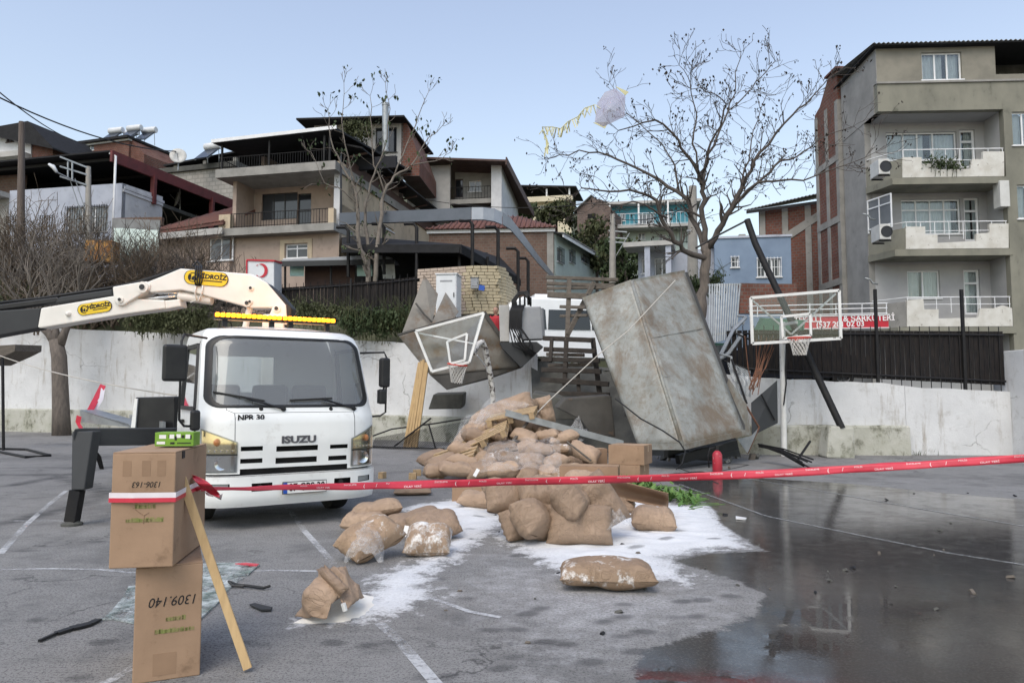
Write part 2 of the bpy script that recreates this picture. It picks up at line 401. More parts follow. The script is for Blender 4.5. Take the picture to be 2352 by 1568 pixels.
brick('brick_brown', (.175, .11, .085), (.125, .082, .066), (.16, .135, .115))
brick('brick_grey', (.19, .135, .115), (.12, .09, .08), (.16, .14, .125))
brick('block_grey', (.36, .34, .31), (.31, .295, .27), (.25, .24, .22), .5)

# paper sack: kraft paper with creases
def sackmat(name, c, dust=0.):
    m = NT(name); v = m.coord(); oi = m.n('ObjectInfo')
    sh = m.n('VectorMath', operation='ADD'); m.l(v, sh.inputs[0]); m.l(oi.outputs['Location'], sh.inputs[1]); v = sh.outputs[0]
    wv = m.noise(v, 5, 4, .5, 2.5); fine = m.noise(v, 28, 5, .6, 1.)
    cre = m.math('ABSOLUTE', m.math('SUBTRACT', wv, .5)); cre2 = m.math('ABSOLUTE', m.math('SUBTRACT', m.noise(v, 11, 3, .5, 1.5), .5))
    base = m.mix(m.ramp(m.noise(v, 2.5), .35, .7), c, tuple(x*.78 for x in c))
    hs = m.n('HueSaturation'); m.l(base, hs.inputs['Color']); mr = m.n('MapRange'); m.l(oi.outputs['Random'], mr.inputs[0]); mr.inputs[3].default_value = .72; mr.inputs[4].default_value = 1.15
    m.l(mr.outputs[0], hs.inputs['Value']); base = hs.outputs[0]
    if dust:
        ge = m.n('NewGeometry'); sz = m.n('SeparateXYZ'); m.l(ge.outputs['Normal'], sz.inputs[0])
        f = m.ramp(m.math('ADD', m.math('MULTIPLY', m.noise(v, 9, 8, .75), 1.), m.math('MULTIPLY', m.noise(v, 2.2), .6)), 1.02-dust*.45, 1.18-dust*.4)
        base = m.mix(f, base, (.8, .79, .77))
    m.set(**{'Base Color': base, 'Roughness': .62, 'Specular IOR Level': .35})
    m.bump(m.math('ADD', m.math('ADD', m.math('MULTIPLY', m.ramp(cre, 0., .035), .6), m.math('MULTIPLY', m.ramp(cre2, 0., .05), .3)), m.math('MULTIPLY', fine, .15)), .6, .014); return m
sackmat('kraft', (.415, .295, .205)); sackmat('kraft_dusty', (.38, .265, .175), .38); sackmat('kraft_floured', (.40, .285, .195), .62)

# trailer steel: pale grey-green paint, brown rust clouds, scratches
m = NT('trailer_steel'); v = m.coord()
base = m.mix(m.ramp(m.noise(v, 1.6, 8, .65), .35, .7), (.315, .322, .298), (.205, .21, .19))
base = m.mix(m.math('MULTIPLY', m.ramp(m.noise(m.coord((1, 1, .6)), 1.25, 11, .74, .3), .47, .62), .85), base, (.15, .105, .062))
base = m.mix(m.math('MULTIPLY', m.ramp(m.noise(v, 6.5, 10, .8), .5, .62), .6), base, (.17, .135, .09))
base = m.mix(m.ramp(m.noise(v, 22, 6, .7), .62, .70), base, (.08, .06, .042))
base = m.mix(m.math('MULTIPLY', m.ramp(m.noise(m.coord((1.5, 14, 2)), 2.2, 8, .7), .6, .7), .5), base, (.36, .37, .355))
m.set(**{'Base Color': base, 'Roughness': .5, 'Metallic': .12, 'Specular IOR Level': .5}); m.bump(m.noise(v, 3.2, 6), .35, .05)
# white-washed retaining wall
m = NT('wall_whitewash'); v = m.coord(); tc = m.n('TexCoord'); sz = m.n('SeparateXYZ'); m.l(tc.outputs['Object'], sz.inputs[0])
base = m.mix(m.ramp(m.noise(v, .55, 8, .6), .35, .7), (.66, .665, .67), (.52, .525, .53))
base = m.mix(m.math('MULTIPLY', m.ramp(m.noise(v, 2.6, 10, .78), .55, .70), .55), base, (.33, .32, .295))
base = m.mix(m.math('MULTIPLY', m.ramp(m.noise(m.coord((4, 4, .6)), .9, 9, .72), .55, .72), .8), base, (.27, .225, .175))
base = m.mix(m.ramp(m.noise(v, 14, 6, .75), .66, .71), base, (.13, .12, .105))
crk = m.n('TexVoronoi', feature='DISTANCE_TO_EDGE'); crk.inputs['Scale'].default_value = .22; 
dn = m.n('VectorMath', operation='ADD'); m.l(v, dn.inputs[0]); nz = m.n('TexNoise'); nz.inputs['Scale'].default_value = 1.6; nz.inputs['Detail'].default_value = 8; m.l(v, nz.inputs['Vector']); m.l(nz.outputs['Color'], dn.inputs[1]); m.l(dn.outputs[0], crk.inputs['Vector'])
ck = m.math('MULTIPLY', m.ramp(crk.outputs['Distance'], .001, .004, (1, 1, 1, 1), (0, 0, 0, 1)), m.ramp(m.noise(v, .5), .5, .58))
base = m.mix(m.math('MULTIPLY', ck, .6), base, (.12, .11, .10))
m.set(**{'Base Color': base, 'Roughness': .9, 'Specular IOR Level': .2})
m.bump(m.math('SUBTRACT', m.math('ADD', m.noise(v, 5, 8, .7), m.math('MULTIPLY', m.noise(v, 40), .3)), ck), .55, .03)
# mossy plinth
m = NT('wall_plinth'); v = m.coord()
base = m.mix(m.ramp(m.noise(v, 1.1, 8, .65), .35, .65), (.48, .475, .43), (.35, .35, .29))
base = m.mix(m.ramp(m.noise(m.coord((1.2, 1.2, .9)), 2.3, 9, .75), .5, .66), base, (.115, .115, .08))
m.set(**{'Base Color': base, 'Roughness': .95, 'Specular IOR Level': .2}); m.bump(m.noise(v, 9, 8, .7), .6, .03)
# ================================================================== ground
import numpy as np
def c2(x, y): return (643.1+x*.4817, 1071.9+y*.4817)      # crops of the photograph -> 2352 wide picture
def c4(x, y): return (1408.7+x*.401, 1041.2+y*.401)
def c1(x, y): return (x*.3125, 183.7+y*.3125)
def cp(x, y): return (459.4+x*.332, 153.1+y*.332)          # peach house crop
def c3(x, y): return (949.3+x*.2539, 306.2+y*.2539)
def ca(x, y): return (1806.8+x*.4686, 61.2+y*.4686)        # apartment crop
def c5(x, y): return (1194.3+x*.3906, 61.2+y*.3906)        # big tree crop
def c7(x, y): return (x*.3125, 581.9+y*.3125)              # crane crop
def c8(x, y): return (857.5+x*.3906, 612.5+y*.3906)        # wreck crop
def c6(x, y): return (367.5+x*.3711, 673.7+y*.3711)        # cab crop
def cs(x, y): return (918.7+x*.2865, 888.1+y*.2865)        # sack crop
def cr(x, y): return (1653.7+x*.332, 612.5+y*.332)         # right hoop crop
def cb(x, y): return (x*.3945, 949.3+y*.3945)              # carton crop
def ax(a, *parts):
    out = [a]
    for b, st in parts:
        n = max(1, int(round((b-a)/st))); out += [a+(b-a)*(i+1)/n for i in range(n)]; a = b
    return out
xs = ax(-70, (-9, 3), (-4.5, .25), (8.5, .045), (14, .25), (70, 3))
ys = ax(-60, (2.2, 3), (3.0, .2), (11.5, .045), (17, .15), (42, 1.5))
XX, YY = np.meshgrid(np.array(xs), np.array(ys))
def sdist(poly):                      # signed distance, positive inside, in metres
    pts = [G(*p) for p in poly]; n = len(pts); d = np.full(XX.shape, 1e9); ins = np.zeros(XX.shape, bool)
    for i in range(n):
        a = pts[i]; b = pts[(i+1) % n]; ex, ey = b.x-a.x, b.y-a.y
        t = np.clip(((XX-a.x)*ex+(YY-a.y)*ey)/(ex*ex+ey*ey+1e-9), 0, 1)
        d = np.minimum(d, np.hypot(XX-a.x-t*ex, YY-a.y-t*ey))
        c = ((a.y > YY) != (b.y > YY)) & (XX < (b.x-a.x)*(YY-a.y)/((b.y-a.y) if abs(b.y-a.y) > 1e-9 else 1e-9)+a.x); ins ^= c
    return np.where(ins, d, -d)
PA = [c2(*p) for p in [(570, 190), (840, 150), (1060, 150), (1100, 250), (1000, 330), (860, 440), (740, 500), (725, 590), (745, 620), (620, 690), (500, 730), (370, 748), (60, 747), (170, 700), (330, 640), (400, 600), (430, 530), (560, 480), (620, 460), (800, 340), (760, 240), (580, 215)]]
PB = [c2(*p) for p in [(850, 120), (1200, 100), (1600, 120), (1900, 180), (2060, 180), (2110, 230), (2200, 330), (2250, 385), (2000, 410), (1880, 440), (1960, 520), (1990, 565), (1800, 545), (1400, 520), (1250, 480), (1150, 420), (1060, 360), (1000, 330), (1100, 230)]]
PC = [c2(*p) for p in [(1000, 330), (1400, 500), (2000, 560), (2300, 600), (2250, 740), (2000, 790), (1750, 860), (1660, 1000), (1300, 1030), (1100, 900), (900, 700), (740, 620)]]
PW = [c4(*p) for p in [(340, 612), (480, 575), (800, 552), (850, 555), (600, 400), (580, 330), (450, 230), (250, 120), (500, 100), (700, 130), (1000, 150), (1400, 175), (1900, 225), (2352, 262), (2900, 300), (3300, 1400), (2500, 1700), (60, 1700), (110, 1313), (100, 1180), (180, 1110), (600, 1000), (820, 900), (850, 800), (700, 740), (480, 660)]]
PV = [c4(*p) for p in [(700, 1000), (1000, 860), (1400, 800), (2000, 800), (2100, 840), (1700, 1100), (1300, 1150), (1000, 1313), (600, 1500), (100, 1400), (130, 1180), (220, 1110)]]
PG = [(232, 1424), (262, 1398), (300, 1350), (430, 1330), (470, 1296), (575, 1295), (592, 1300), (545, 1340), (470, 1415), (440, 1455), (300, 1430)]
powder = np.maximum(sdist(PA), sdist(PB)); dust = sdist(PC); wet = sdist(PW); pool = sdist(PV)
foot = np.zeros(XX.shape)
random.seed(3)
fp = [(1010, 778), (1130, 775), (415, 848), (255, 838), (550, 835), (1545, 737), (1630, 716), (1640, 805), (1265, 833), (1370, 845), (1110, 905), (1055, 960), (1880, 716), (1985, 712), (1920, 640), (2010, 635), (2150, 615), (1730, 785), (790, 1000), (680, 1000), (1240, 675), (890, 628), (1640, 655), (2050, 800), (1480, 930), (1700, 880), (1180, 700)]
fp = [c2(*p) for p in fp]+[(1480, 1225), (1530, 1242), (1560, 1225), (1600, 1262), (1460, 1262), (1520, 1280), (1640, 1240), (1100, 1190), (1080, 1215), (1120, 1165), (1010, 1330), (960, 1345), (1240, 1285), (1190, 1275)]+[cb(*p) for p in [(600, 1328), (1540, 1345), (1400, 1330), (210, 1200), (470, 1535), (250, 842), (150, 800), (120, 960), (570, 745)]]
for k, p in enumerate(fp):
    c = G(*p); a = random.uniform(-.6, .6); dx = XX-c.x; dy = YY-c.y
    lx = (dx*math.cos(a)+dy*math.sin(a))/.10; ly = (-dx*math.sin(a)+dy*math.cos(a))/.065
    foot = np.maximum(foot, np.clip(1.35-np.sqrt(lx*lx+ly*ly), 0, 1)*random.uniform(.5, 1))
track = np.zeros(XX.shape)               # tyre tracks left in the dust and dirt
for a, b in [((20, 1115), (420, 1040)), ((0, 1080), (330, 1070)), ((0, 1042), (240, 1130)), ((30, 1200), (300, 1120)), ((860, 1040), (1000, 1035))]:
    a = G(*a); b = G(*b); ex, ey = b.x-a.x, b.y-a.y; t = np.clip(((XX-a.x)*ex+(YY-a.y)*ey)/(ex*ex+ey*ey), 0, 1)
    track = np.maximum(track, np.clip(1-np.hypot(XX-a.x-t*ex, YY-a.y-t*ey)/.22, 0, 1))
nx = len(xs); me = bpy.data.meshes.new('court')
hz = np.clip(powder, 0, .5)*.05*(1+.6*np.sin(XX*7.3+2*np.sin(YY*5.1))*np.sin(YY*8.7+1.5*np.sin(XX*4.3)))
vv = np.stack([XX.ravel(), YY.ravel(), hz.ravel()], 1)
fa = []
for j in range(len(ys)-1):
    b = j*nx; fa += [(b+i, b+i+1, b+i+1+nx, b+i+nx) for i in range(nx-1)]
me.from_pydata(vv.tolist(), [], fa)
for nm, arr in (('powder', powder), ('dust', dust), ('wet', wet), ('pool', pool), ('foot', foot), ('track', track)):
    at = me.attributes.new(nm, 'FLOAT', 'POINT'); at.data.foreach_set('value', np.clip(arr, -3, 3).ravel().astype(np.float32))
m = NT('court_asphalt'); v = m.coord()
def A(nm): q = m.n('Attribute'); q.attribute_name = nm; return q.outputs['Fac']
nA = m.noise(v, 5, 9, .72); nB = m.noise(v, 38, 6, .7); nC = m.noise(v, .5, 6, .6); nD = m.noise(m.coord((1.6, 4.5, 1)), 2.2, 9, .75); nS = m.noise(v, 120, 3, .6); nT = m.noise(v, 52, 4, .75)
base = m.mix(m.ramp(nC, .35, .65), (.20, .195, .188), (.145, .142, .138))
base = m.mix(m.math('MULTIPLY', m.ramp(nS, .46, .60), .8), base, (.045, .045, .047))
base = m.mix(m.math('MULTIPLY', m.ramp(nT, .50, .66), .7), base, (.07, .07, .072))
base = m.mix(m.math('MULTIPLY', m.ramp(nT, .46, .32), .55), base, (.34, .335, .325))
base = m.mix(m.math('MULTIPLY', m.ramp(m.noise(v, 1.7, 9, .7), .52, .72), .6), base, (.085, .085, .087))
base = m.mix(m.math('MULTIPLY', m.ramp(nD, .50, .70), .4), base, (.085, .085, .087))
base = m.mix(m.math('MULTIPLY', m.ramp(m.noise(v, .9, 9, .72), .55, .70), m.ramp(nB, .35, .6)), base, (.28, .275, .27))
base = m.mix(m.math('MULTIPLY', m.ramp(A('track'), .0, .7), m.ramp(nD, .3, .6)), base, (.055, .055, .057))
ckv = m.n('TexVoronoi', feature='DISTANCE_TO_EDGE'); ckv.inputs['Scale'].default_value = .55; ckd = m.n('VectorMath', operation='ADD'); ckn = m.n('TexNoise'); ckn.inputs['Scale'].default_value = 2.2; ckn.inputs['Detail'].default_value = 8; m.l(v, ckn.inputs['Vector']); m.l(v, ckd.inputs[0]); m.l(ckn.outputs['Color'], ckd.inputs[1]); m.l(ckd.outputs[0], ckv.inputs['Vector'])
base = m.mix(m.math('MULTIPLY', m.math('MULTIPLY', m.ramp(ckv.outputs['Distance'], .002, .010, (1, 1, 1, 1), (0, 0, 0, 1)), m.ramp(m.noise(v, .4), .48, .56)), .7), base, (.035, .035, .036))
base = m.mix(m.math('MULTIPLY', m.ramp(m.noise(v, .33, 10, .7), .52, .62), .45), base, (.07, .069, .068))
# fine white dusting, then the powder itself
dz = m.ramp(m.math('ADD', m.math('MULTIPLY', A('dust'), .34), m.math('MULTIPLY', m.math('SUBTRACT', nA, .5), 1.3)), -.15, .45)
dz2 = m.math('MULTIPLY', dz, m.ramp(nB, .33, .6))
base = m.mix(m.math('MULTIPLY', dz2, .62), base, (.62, .62, .63))
near = m.ramp(m.math('ADD', m.math('MULTIPLY', A('powder'), 1.1), m.math('MULTIPLY', m.math('SUBTRACT', nA, .5), 1.6)), -1.15, .12)
pz0 = m.math('ADD', A('powder'), m.math('ADD', m.math('MULTIPLY', m.math('SUBTRACT', nA, .5), .75), m.math('ADD', m.math('MULTIPLY', m.math('SUBTRACT', nD, .5), .4), m.math('MULTIPLY', m.math('SUBTRACT', nB, .5), .3))))
pz = m.ramp(pz0, -.10, .16)
thin = m.ramp(m.math('ADD', m.math('MULTIPLY', A('powder'), .5), m.math('ADD', m.math('MULTIPLY', nD, .75), m.math('MULTIPLY', nB, .55))), .52, .86)
pz = m.math('MULTIPLY', pz, m.math('ADD', .35, m.math('MULTIPLY', thin, .65)))
base = m.mix(m.math('MULTIPLY', m.math('MULTIPLY', near, m.ramp(nB, .28, .6)), .72), base, (.68, .68, .69))
wz = m.ramp(m.math('ADD', A('wet'), m.math('ADD', m.math('MULTIPLY', m.math('SUBTRACT', nA, .5), .38), m.math('MULTIPLY', m.math('SUBTRACT', nB, .5), .12))), -.02, .05)
base = m.mix(pz, base, m.mix(m.ramp(nD, .35, .65), (.80, .81, .82), (.62, .63, .645)))
fz = m.math('MULTIPLY', m.ramp(m.math('ADD', A('foot'), m.math('ADD', m.math('MULTIPLY', m.math('SUBTRACT', nB, .5), .8), m.math('MULTIPLY', m.math('SUBTRACT', nA, .5), 1.2))), .18, .62), .58)
base = m.mix(fz, base, (.05, .05, .053))
wetcol = m.mix(m.ramp(nC, .4, .6), (.027, .025, .023), (.045, .038, .032))
wetcol = m.mix(m.math('MULTIPLY', m.ramp(nT, .5, .64), .7), wetcol, (.09, .084, .076))
base = m.mix(wz, base, wetcol)
damp = m.ramp(m.math('ADD', A('wet'), m.math('MULTIPLY', m.math('SUBTRACT', nA, .5), .5)), -.5, .0)
# standing water is mirror smooth, wet asphalt is rougher
pool = m.ramp(m.math('ADD', m.math('ADD', A('pool'), m.math('MULTIPLY', m.math('SUBTRACT', m.noise(v, 1.3, 6, .6), .5), 3.0)), m.math('MULTIPLY', m.math('SUBTRACT', nA, .5), .9)), -.35, .35)
rw = m.mix(pool, m.mix(m.ramp(nA, .4, .65), (.015, .015, .015), (.15, .15, .15)), (.005, .005, .005))
m.set(**{'Base Color': base, 'Roughness': .88, 'Specular IOR Level': .25, 'Coat Weight': m.math('MULTIPLY', wz, m.math('ADD', .62, m.math('MULTIPLY', .38, m.ramp(m.math('ADD', m.math('MULTIPLY', m.noise(v, 1.5, 8, .7), .75), m.math('MULTIPLY', nT, .3)), .42, .56)))), 'Coat Roughness': rw, 'Coat IOR': 1.36})
ripple = m.n('Bump'); ripple.inputs['Strength'].default_value = .05; ripple.inputs['Distance'].default_value = .003; m.l(m.math('ADD', m.noise(v, 9, 4), m.math('MULTIPLY', m.math('SUBTRACT', 1., pool), m.math('MULTIPLY', nT, 2.)))  , ripple.inputs['Height']); m.l(ripple.outputs[0], m.b.inputs['Coat Normal'])
bq = m.n('Bump'); bq.inputs['Distance'].default_value = .012
m.l(m.math('ADD', m.math('MULTIPLY', m.noise(v, 95, 4, .7), 1.), m.math('ADD', m.math('MULTIPLY', pz, .8), m.math('MULTIPLY', nA, .5))), bq.inputs['Height'])
dry = m.math('SUBTRACT', 1., m.math('MULTIPLY', wz, m.math('ADD', .3, m.math('MULTIPLY', pool, .3))))
m.l(m.math('MULTIPLY', dry, .6), bq.inputs['Strength']); m.l(bq.outputs[0], m.b.inputs['Normal'])
me.materials.append(MT['court_asphalt'])
court = bpy.data.objects.new('court', me); COL.objects.link(court); court['kind'] = 'structure'

# worn court lines: thin sheets of paint
m = NT('line_paint'); v = m.coord(); f = m.ramp(m.math('ADD', m.math('MULTIPLY', m.noise(v, 1.1, 5), .7), m.math('MULTIPLY', m.noise(v, 24, 6, .7), .6)), .55, .74)
m.set(**{'Base Color': (.58, .59, .60, 1), 'Roughness': .7}); t = m.n('BsdfTransparent'); mx = m.n('MixShader'); m.l(m.math('MULTIPLY', f, .75), mx.inputs[0]); m.l(t.outputs[0], mx.inputs[1]); m.l(m.b.outputs[0], mx.inputs[2]); m.l(mx.outputs[0], m.out.inputs[0])
m = NT('wet_line_paint'); m.set(**{'Base Color': (.30, .31, .31, 1), 'Roughness': .25}); v = m.coord(); f = m.ramp(m.noise(v, 18, 6, .7), .35, .55)
t = m.n('BsdfTransparent'); mx = m.n('MixShader'); m.l(m.math('MULTIPLY', f, .8), mx.inputs[0]); m.l(t.outputs[0], mx.inputs[1]); m.l(m.b.outputs[0], mx.inputs[2]); m.l(mx.outputs[0], m.out.inputs[0])
def line(pts, wd, mt='line_paint'):
    q = MB(); pts = [G(*p) for p in pts]; n = len(pts); L = []; 
    for i in range(n):
        t = (pts[min(i+1, n-1)]-pts[max(i-1, 0)]); t.z = 0; t.normalize(); s = Vector((-t.y, t.x, 0))*wd/2
        L += [pts[i]+s+Vector((0, 0, .004)), pts[i]-s+Vector((0, 0, .004))]
    q.add(L, [(2*i, 2*i+1, 2*i+3, 2*i+2) for i in range(n-1)])
    return q.build('court_line', mt, kind='structure')
line([(0, 1272), (60, 1205), (110, 1160), (152, 1127)], .07)
line([(0, 1308), (120, 1306), (230, 1308), (300, 1315), (620, 1310), (760, 1312)], .05)
line([(30, 1196), (150, 1196), (250, 1196)], .05)
line([(660, 1165), (700, 1220), (768, 1295)], .07)
line([(870, 1430), (920, 1475), (1000, 1568), (1030, 1600)], .075)
line([(960, 1365), (1010, 1380), (1080, 1405), (1150, 1418)], .05)
line([(200, 1585), (260, 1560), (310, 1530)], .06)
line([(1560, 1112), (1760, 1185), (1960, 1226), (2180, 1270), (2352, 1297), (2500, 1325)], .055, 'wet_line_paint')
line([(1700, 1096), (1900, 1130), (2150, 1174), (2352, 1208), (2500, 1232)], .055, 'wet_line_paint')

# ================================================================== street terrace, hill, retaining wall
WP = [(-44, 36.5), (-21, 31.8), (-4.7, 26.5), (6.6, 19.9), (13.3, 19.5), (60, 17)]
TZ = [(-44, 4.6), (-21, 4.3), (-4.7, 3.3), (6.6, 1.95), (13, 1.62), (60, .9)]
def wallY(x): return pl(WP, x)
def bank(x, y):                        # on the left the ground climbs from the wall top to the fence
    u = min(1, max(0, (y-wallY(x)-.35)/1.4)); u = u*u*(3-2*u)
    return 1.3*u*min(1, max(0, (1-x)/4))
def terrZ(x, y):
    z = pl(TZ, x)-.12 + bank(x, min(y, wallY(x)+5))
    if y > 38:
        b = x/max(y, 1); m_ = 1-min(1, max(0, (b-.185)/.06))
        z += (min(y, 108)-38)*.40*m_
    return z
q = MB(); dd = [0.05, .3, .6, .9, 1.2, 1.5, 1.9, 4, 6, 8, 10, 12, 14, 17, 20, 24, 30, 38, 48, 60, 75, 95, 120, 160]
xx = linspace(-120, 90, 106)
q.grid(lambda x, d: (x if d < 30 else x*(1+(d-30)*.012), wallY(x)+d, terrZ(x if d < 30 else x*(1+(d-30)*.012), wallY(x)+d)+(0 if d < 20 else .5*noise.noise((x*.15, d*.15, 0)))), xx, dd)
q.build('hillside', 'hill_soil', smooth=True, kind='structure')
q = MB(); q.grid(lambda x, d: (x, wallY(x)+.25+d, terrZ(x, wallY(x)+.25+d)+.025), linspace(-43, 55, 60), [2.2, 4, 6, 9]); q.build('street', 'street_asphalt', kind='structure')

def wall_seg(x0, x1, top0=0., top1=0., name='retaining_wall', n=26, seed=1, plinth=True, label=None):
    t = thing(name, label, 'wall', (x0, wallY(x0), 0))
    q = MB(); pr = []
    rr = random.Random(seed); xs_ = linspace(x0, x1, n)
    fr, tp = [], []
    for i, x in enumerate(xs_):
        z = pl(TZ, x)+.08+.05*noise.noise((x*1.7, seed, 0))+lerp(top0, top1, i/(n-1))
        tp.append(z)
    zs = [0, .25, .5, .8, 1.1, 1.5, 2., 2.5, 3, 4, 5]
    b = len(q.v)
    for i, x in enumerate(xs_):
        for k in range(9):
            z = tp[i]*k/8
            q.v.append(Vector((x, wallY(x)-.02*noise.noise((x*.8, z*.9, 3)), z)))
        q.v.append(Vector((x, wallY(x)+.32, tp[i]))); q.v.append(Vector((x, wallY(x)+.32, 0)))
    for i in range(n-1):
        for k in range(10):
            a = b+i*11+k; q.f.append([a, a+11, a+12, a+1]); q.mi.append(0)
    q.f.append([b+k for k in range(11)][::-1]); q.mi.append(0); q.f.append([b+(n-1)*11+k for k in range(11)]); q.mi.append(0)
    q.build('wall', 'wall_whitewash', t)
    if plinth:
        for a_, b_ in [(xs_[0], xs_[-1])]:
            q = MB(); n2 = n
            for x in linspace(a_, b_, n2):
                h = lerp(.95, .78, (x+20)/27)+.03*noise.noise((x*2, 7, seed)); y = wallY(x)
                q.v += [Vector((x, y-.22, 0)), Vector((x, y-.20+.015*noise.noise((x*3, 1, 0)), h*.5)), Vector((x, y-.19, h-.04)), Vector((x, y-.15, h)), Vector((x, y+.02, h+.01))]
            for i in range(n2-1):
                for k in range(4):
                    a = i*5+k; q.f.append([a, a+5, a+6, a+1]); q.mi.append(0)
            q.f.append([0, 1, 2, 3, 4][::-1]); q.mi.append(0); q.f.append([(n2-1)*5+k for k in range(5)]); q.mi.append(0)
            q.build('plinth', 'wall_plinth', t)
    return t
wall_seg(-43, .8, 0, .1, n=60, seed=2, label='long whitewashed retaining wall behind the white truck')
wall_seg(5.4, 10.35, 0, 0, seed=5, label='cracked whitewashed retaining wall with mossy plinth behind the upright hoop')
wall_seg(10.36, 13.25, -.05, -.05, n=20, seed=9, plinth=False, label='stained whitewashed retaining wall with weeds along its foot')
q = MB(); q.bx(13.02, 14.6, 18.9, 20.2, 0, 2.72); q.build('gate_pillar', 'wall_whitewash', bevel=.02, label='tall whitewashed wall end beside the stained wall', cat='wall')
# broken gap in the wall: earth bank
q = MB(); q.grid(lambda x, t: (x, wallY(x)+.1-2.2*(1-t)+.25*noise.noise((x*1.3, t*3, 2)), max(.0, pl(TZ, x)*t-.02+.22*noise.noise((x*2.1, t*4, 0))*(t < .98))), linspace(.6, 5.6, 26), linspace(0, 1, 14))
q.build('earth_bank', 'dark_concrete', smooth=True, kind='structure')

# ================================================================== building kit
class Face:
    """a wall plane of a building: a runs along it, b is height, d goes inwards"""
    def __init__(s, root, kind='f', off=0.): s.r = root; s.k = kind; s.o = off
    def pt(s, a, b, d=0.):
        return {'f': Vector((a, s.o+d, b)), 'l': Vector((s.o+d, a, b)), 'r': Vector((s.o-d, a, b))}[s.k]
    def ab(s, px, py):
        if s.k == 'f': h = hit(s.r, px, py, s.o); return (h.x, h.z)
        h = hitx(s.r, px, py, s.o); return (h.y, h.z)
    def rect(s, p, q):
        a = s.ab(*p); b = s.ab(*q); return (min(a[0], b[0]), min(a[1], b[1]), max(a[0], b[0]), max(a[1], b[1]))
    def box(s, q, a0, b0, a1, b1, d0, d1, m=0):
        p = s.pt(a0, b0, d0); r = s.pt(a1, b1, d1); return q.bx(min(p.x, r.x), max(p.x, r.x), min(p.y, r.y), max(p.y, r.y), min(p.z, r.z), max(p.z, r.z), m)
    def wall(s, mt, a0, b0, a1, b1, holes=(), th=.25, name='wall', top=None):
        q = MB(); A_ = sorted({a0, a1, *[h[0] for h in holes], *[h[2] for h in holes]}); B_ = sorted({b0, b1, *[h[1] for h in holes], *[h[3] for h in holes]})
        A_ = [x for x in A_ if a0 <= x <= a1]; B_ = [x for x in B_ if b0 <= x <= b1]
        def inh(a, b): return any(h[0] < a < h[2] and h[1] < b < h[3] for h in holes)
        def quad(p0, p1, p2, p3): q.add([p0, p1, p2, p3], [(0, 1, 2, 3)])
        for i in range(len(A_)-1):
            for j in range(len(B_)-1):
                if inh((A_[i]+A_[i+1])/2, (B_[j]+B_[j+1])/2): continue
                for d in (0, th): quad(s.pt(A_[i], B_[j], d), s.pt(A_[i+1], B_[j], d), s.pt(A_[i+1], B_[j+1], d), s.pt(A_[i], B_[j+1], d))
        for h in list(holes)+[(a0, b0, a1, b1)]:
            x0, z0, x1, z1 = max(h[0], a0), max(h[1], b0), min(h[2], a1), min(h[3], b1)
            for (ua, ub), (va, vb) in (((x0, z0), (x1, z0)), ((x1, z0), (x1, z1)), ((x1, z1), (x0, z1)), ((x0, z1), (x0, z0))):
                quad(s.pt(ua, ub, 0), s.pt(va, vb, 0), s.pt(va, vb, th), s.pt(ua, ub, th))
        return q.build(name, mt, s.r, world=False)
    def window(s, h, cols=2, rows=1, fm='white_frame', pm='pane', inset=.1, fw=.06, curtain=False, name='window', grille=0, sill=True, split=None, door=False):
        a0, b0, a1, b1 = h; q = MB(); d0, d1 = inset, inset+.06
        s.box(q, a0, b0, a1, b0+fw, d0, d1); s.box(q, a0, b1-fw, a1, b1, d0, d1); s.box(q, a0, b0+fw, a0+fw, b1-fw, d0, d1); s.box(q, a1-fw, b0+fw, a1, b1-fw, d0, d1)
        ca_ = [a0+fw+(a1-a0-2*fw)*i/cols for i in range(cols+1)] if not split else [a0+fw+(a1-a0-2*fw)*t for t in split]
        rb = [b0+fw+(b1-b0-2*fw)*i/rows for i in range(rows+1)] if rows != 1.5 else [b0+fw, b0+fw+(b1-b0-2*fw)*.72, b1-fw]
        for x in ca_[1:-1]: s.box(q, x-fw/2, b0+fw, x+fw/2, b1-fw, d0+.003, d1-.003)
        for z in rb[1:-1]: s.box(q, a0+fw, z-fw/2, a1-fw, z+fw/2, d0+.006, d1-.006)
        if sill: s.box(q, a0-.06, b0-.05, a1+.06, b0-.002, -.06, inset)
        w_ = q.build(name, fm, s.r, world=False)
        for i in range(len(ca_)-1):
            for j in range(len(rb)-1):
                p = MB(); s.box(p, ca_[i], rb[j], ca_[i+1], rb[j+1], d0+.025, d0+.032); p.build('pane', 'window_glass' if curtain else pm, w_, world=False)
        if curtain:
            bk = MB(); s.box(bk, a0-.05, b0-.05, a1+.05, b1+.05, d1+.5, d1+.52); bk.build('room', 'void_black', w_, world=False)
            cu = MB(); n = max(8, int((a1-a0)*22)); gap = random.random()
            cu.grid(lambda t, z: s.pt(lerp(a0+.02, a1-.02, t), z, d1+.12+.03*math.sin(t*n*1.7+2*math.sin(t*9))), linspace(0, 1, n*3), [b0+.03, b1-.03], skip=lambda t, z: abs(t-gap) < .05)
            cu.build('curtain', 'curtain', w_, smooth=True, world=False)
        if grille:
            g = MB(); n = int((a1-a0)/.14)
            for i in range(n+1):
                x = lerp(a0, a1, i/n); s.box(g, x-.009, b0-.05, x+.009, b1+.05, -.12, -.10)
            for z in (b0, (b0+b1)/2, b1): s.box(g, a0-.03, z-.01, a1+.03, z+.01, -.118, -.102)
            g.build('grille', 'black_metal' if grille == 1 else 'white_frame', w_, world=False)
        return w_
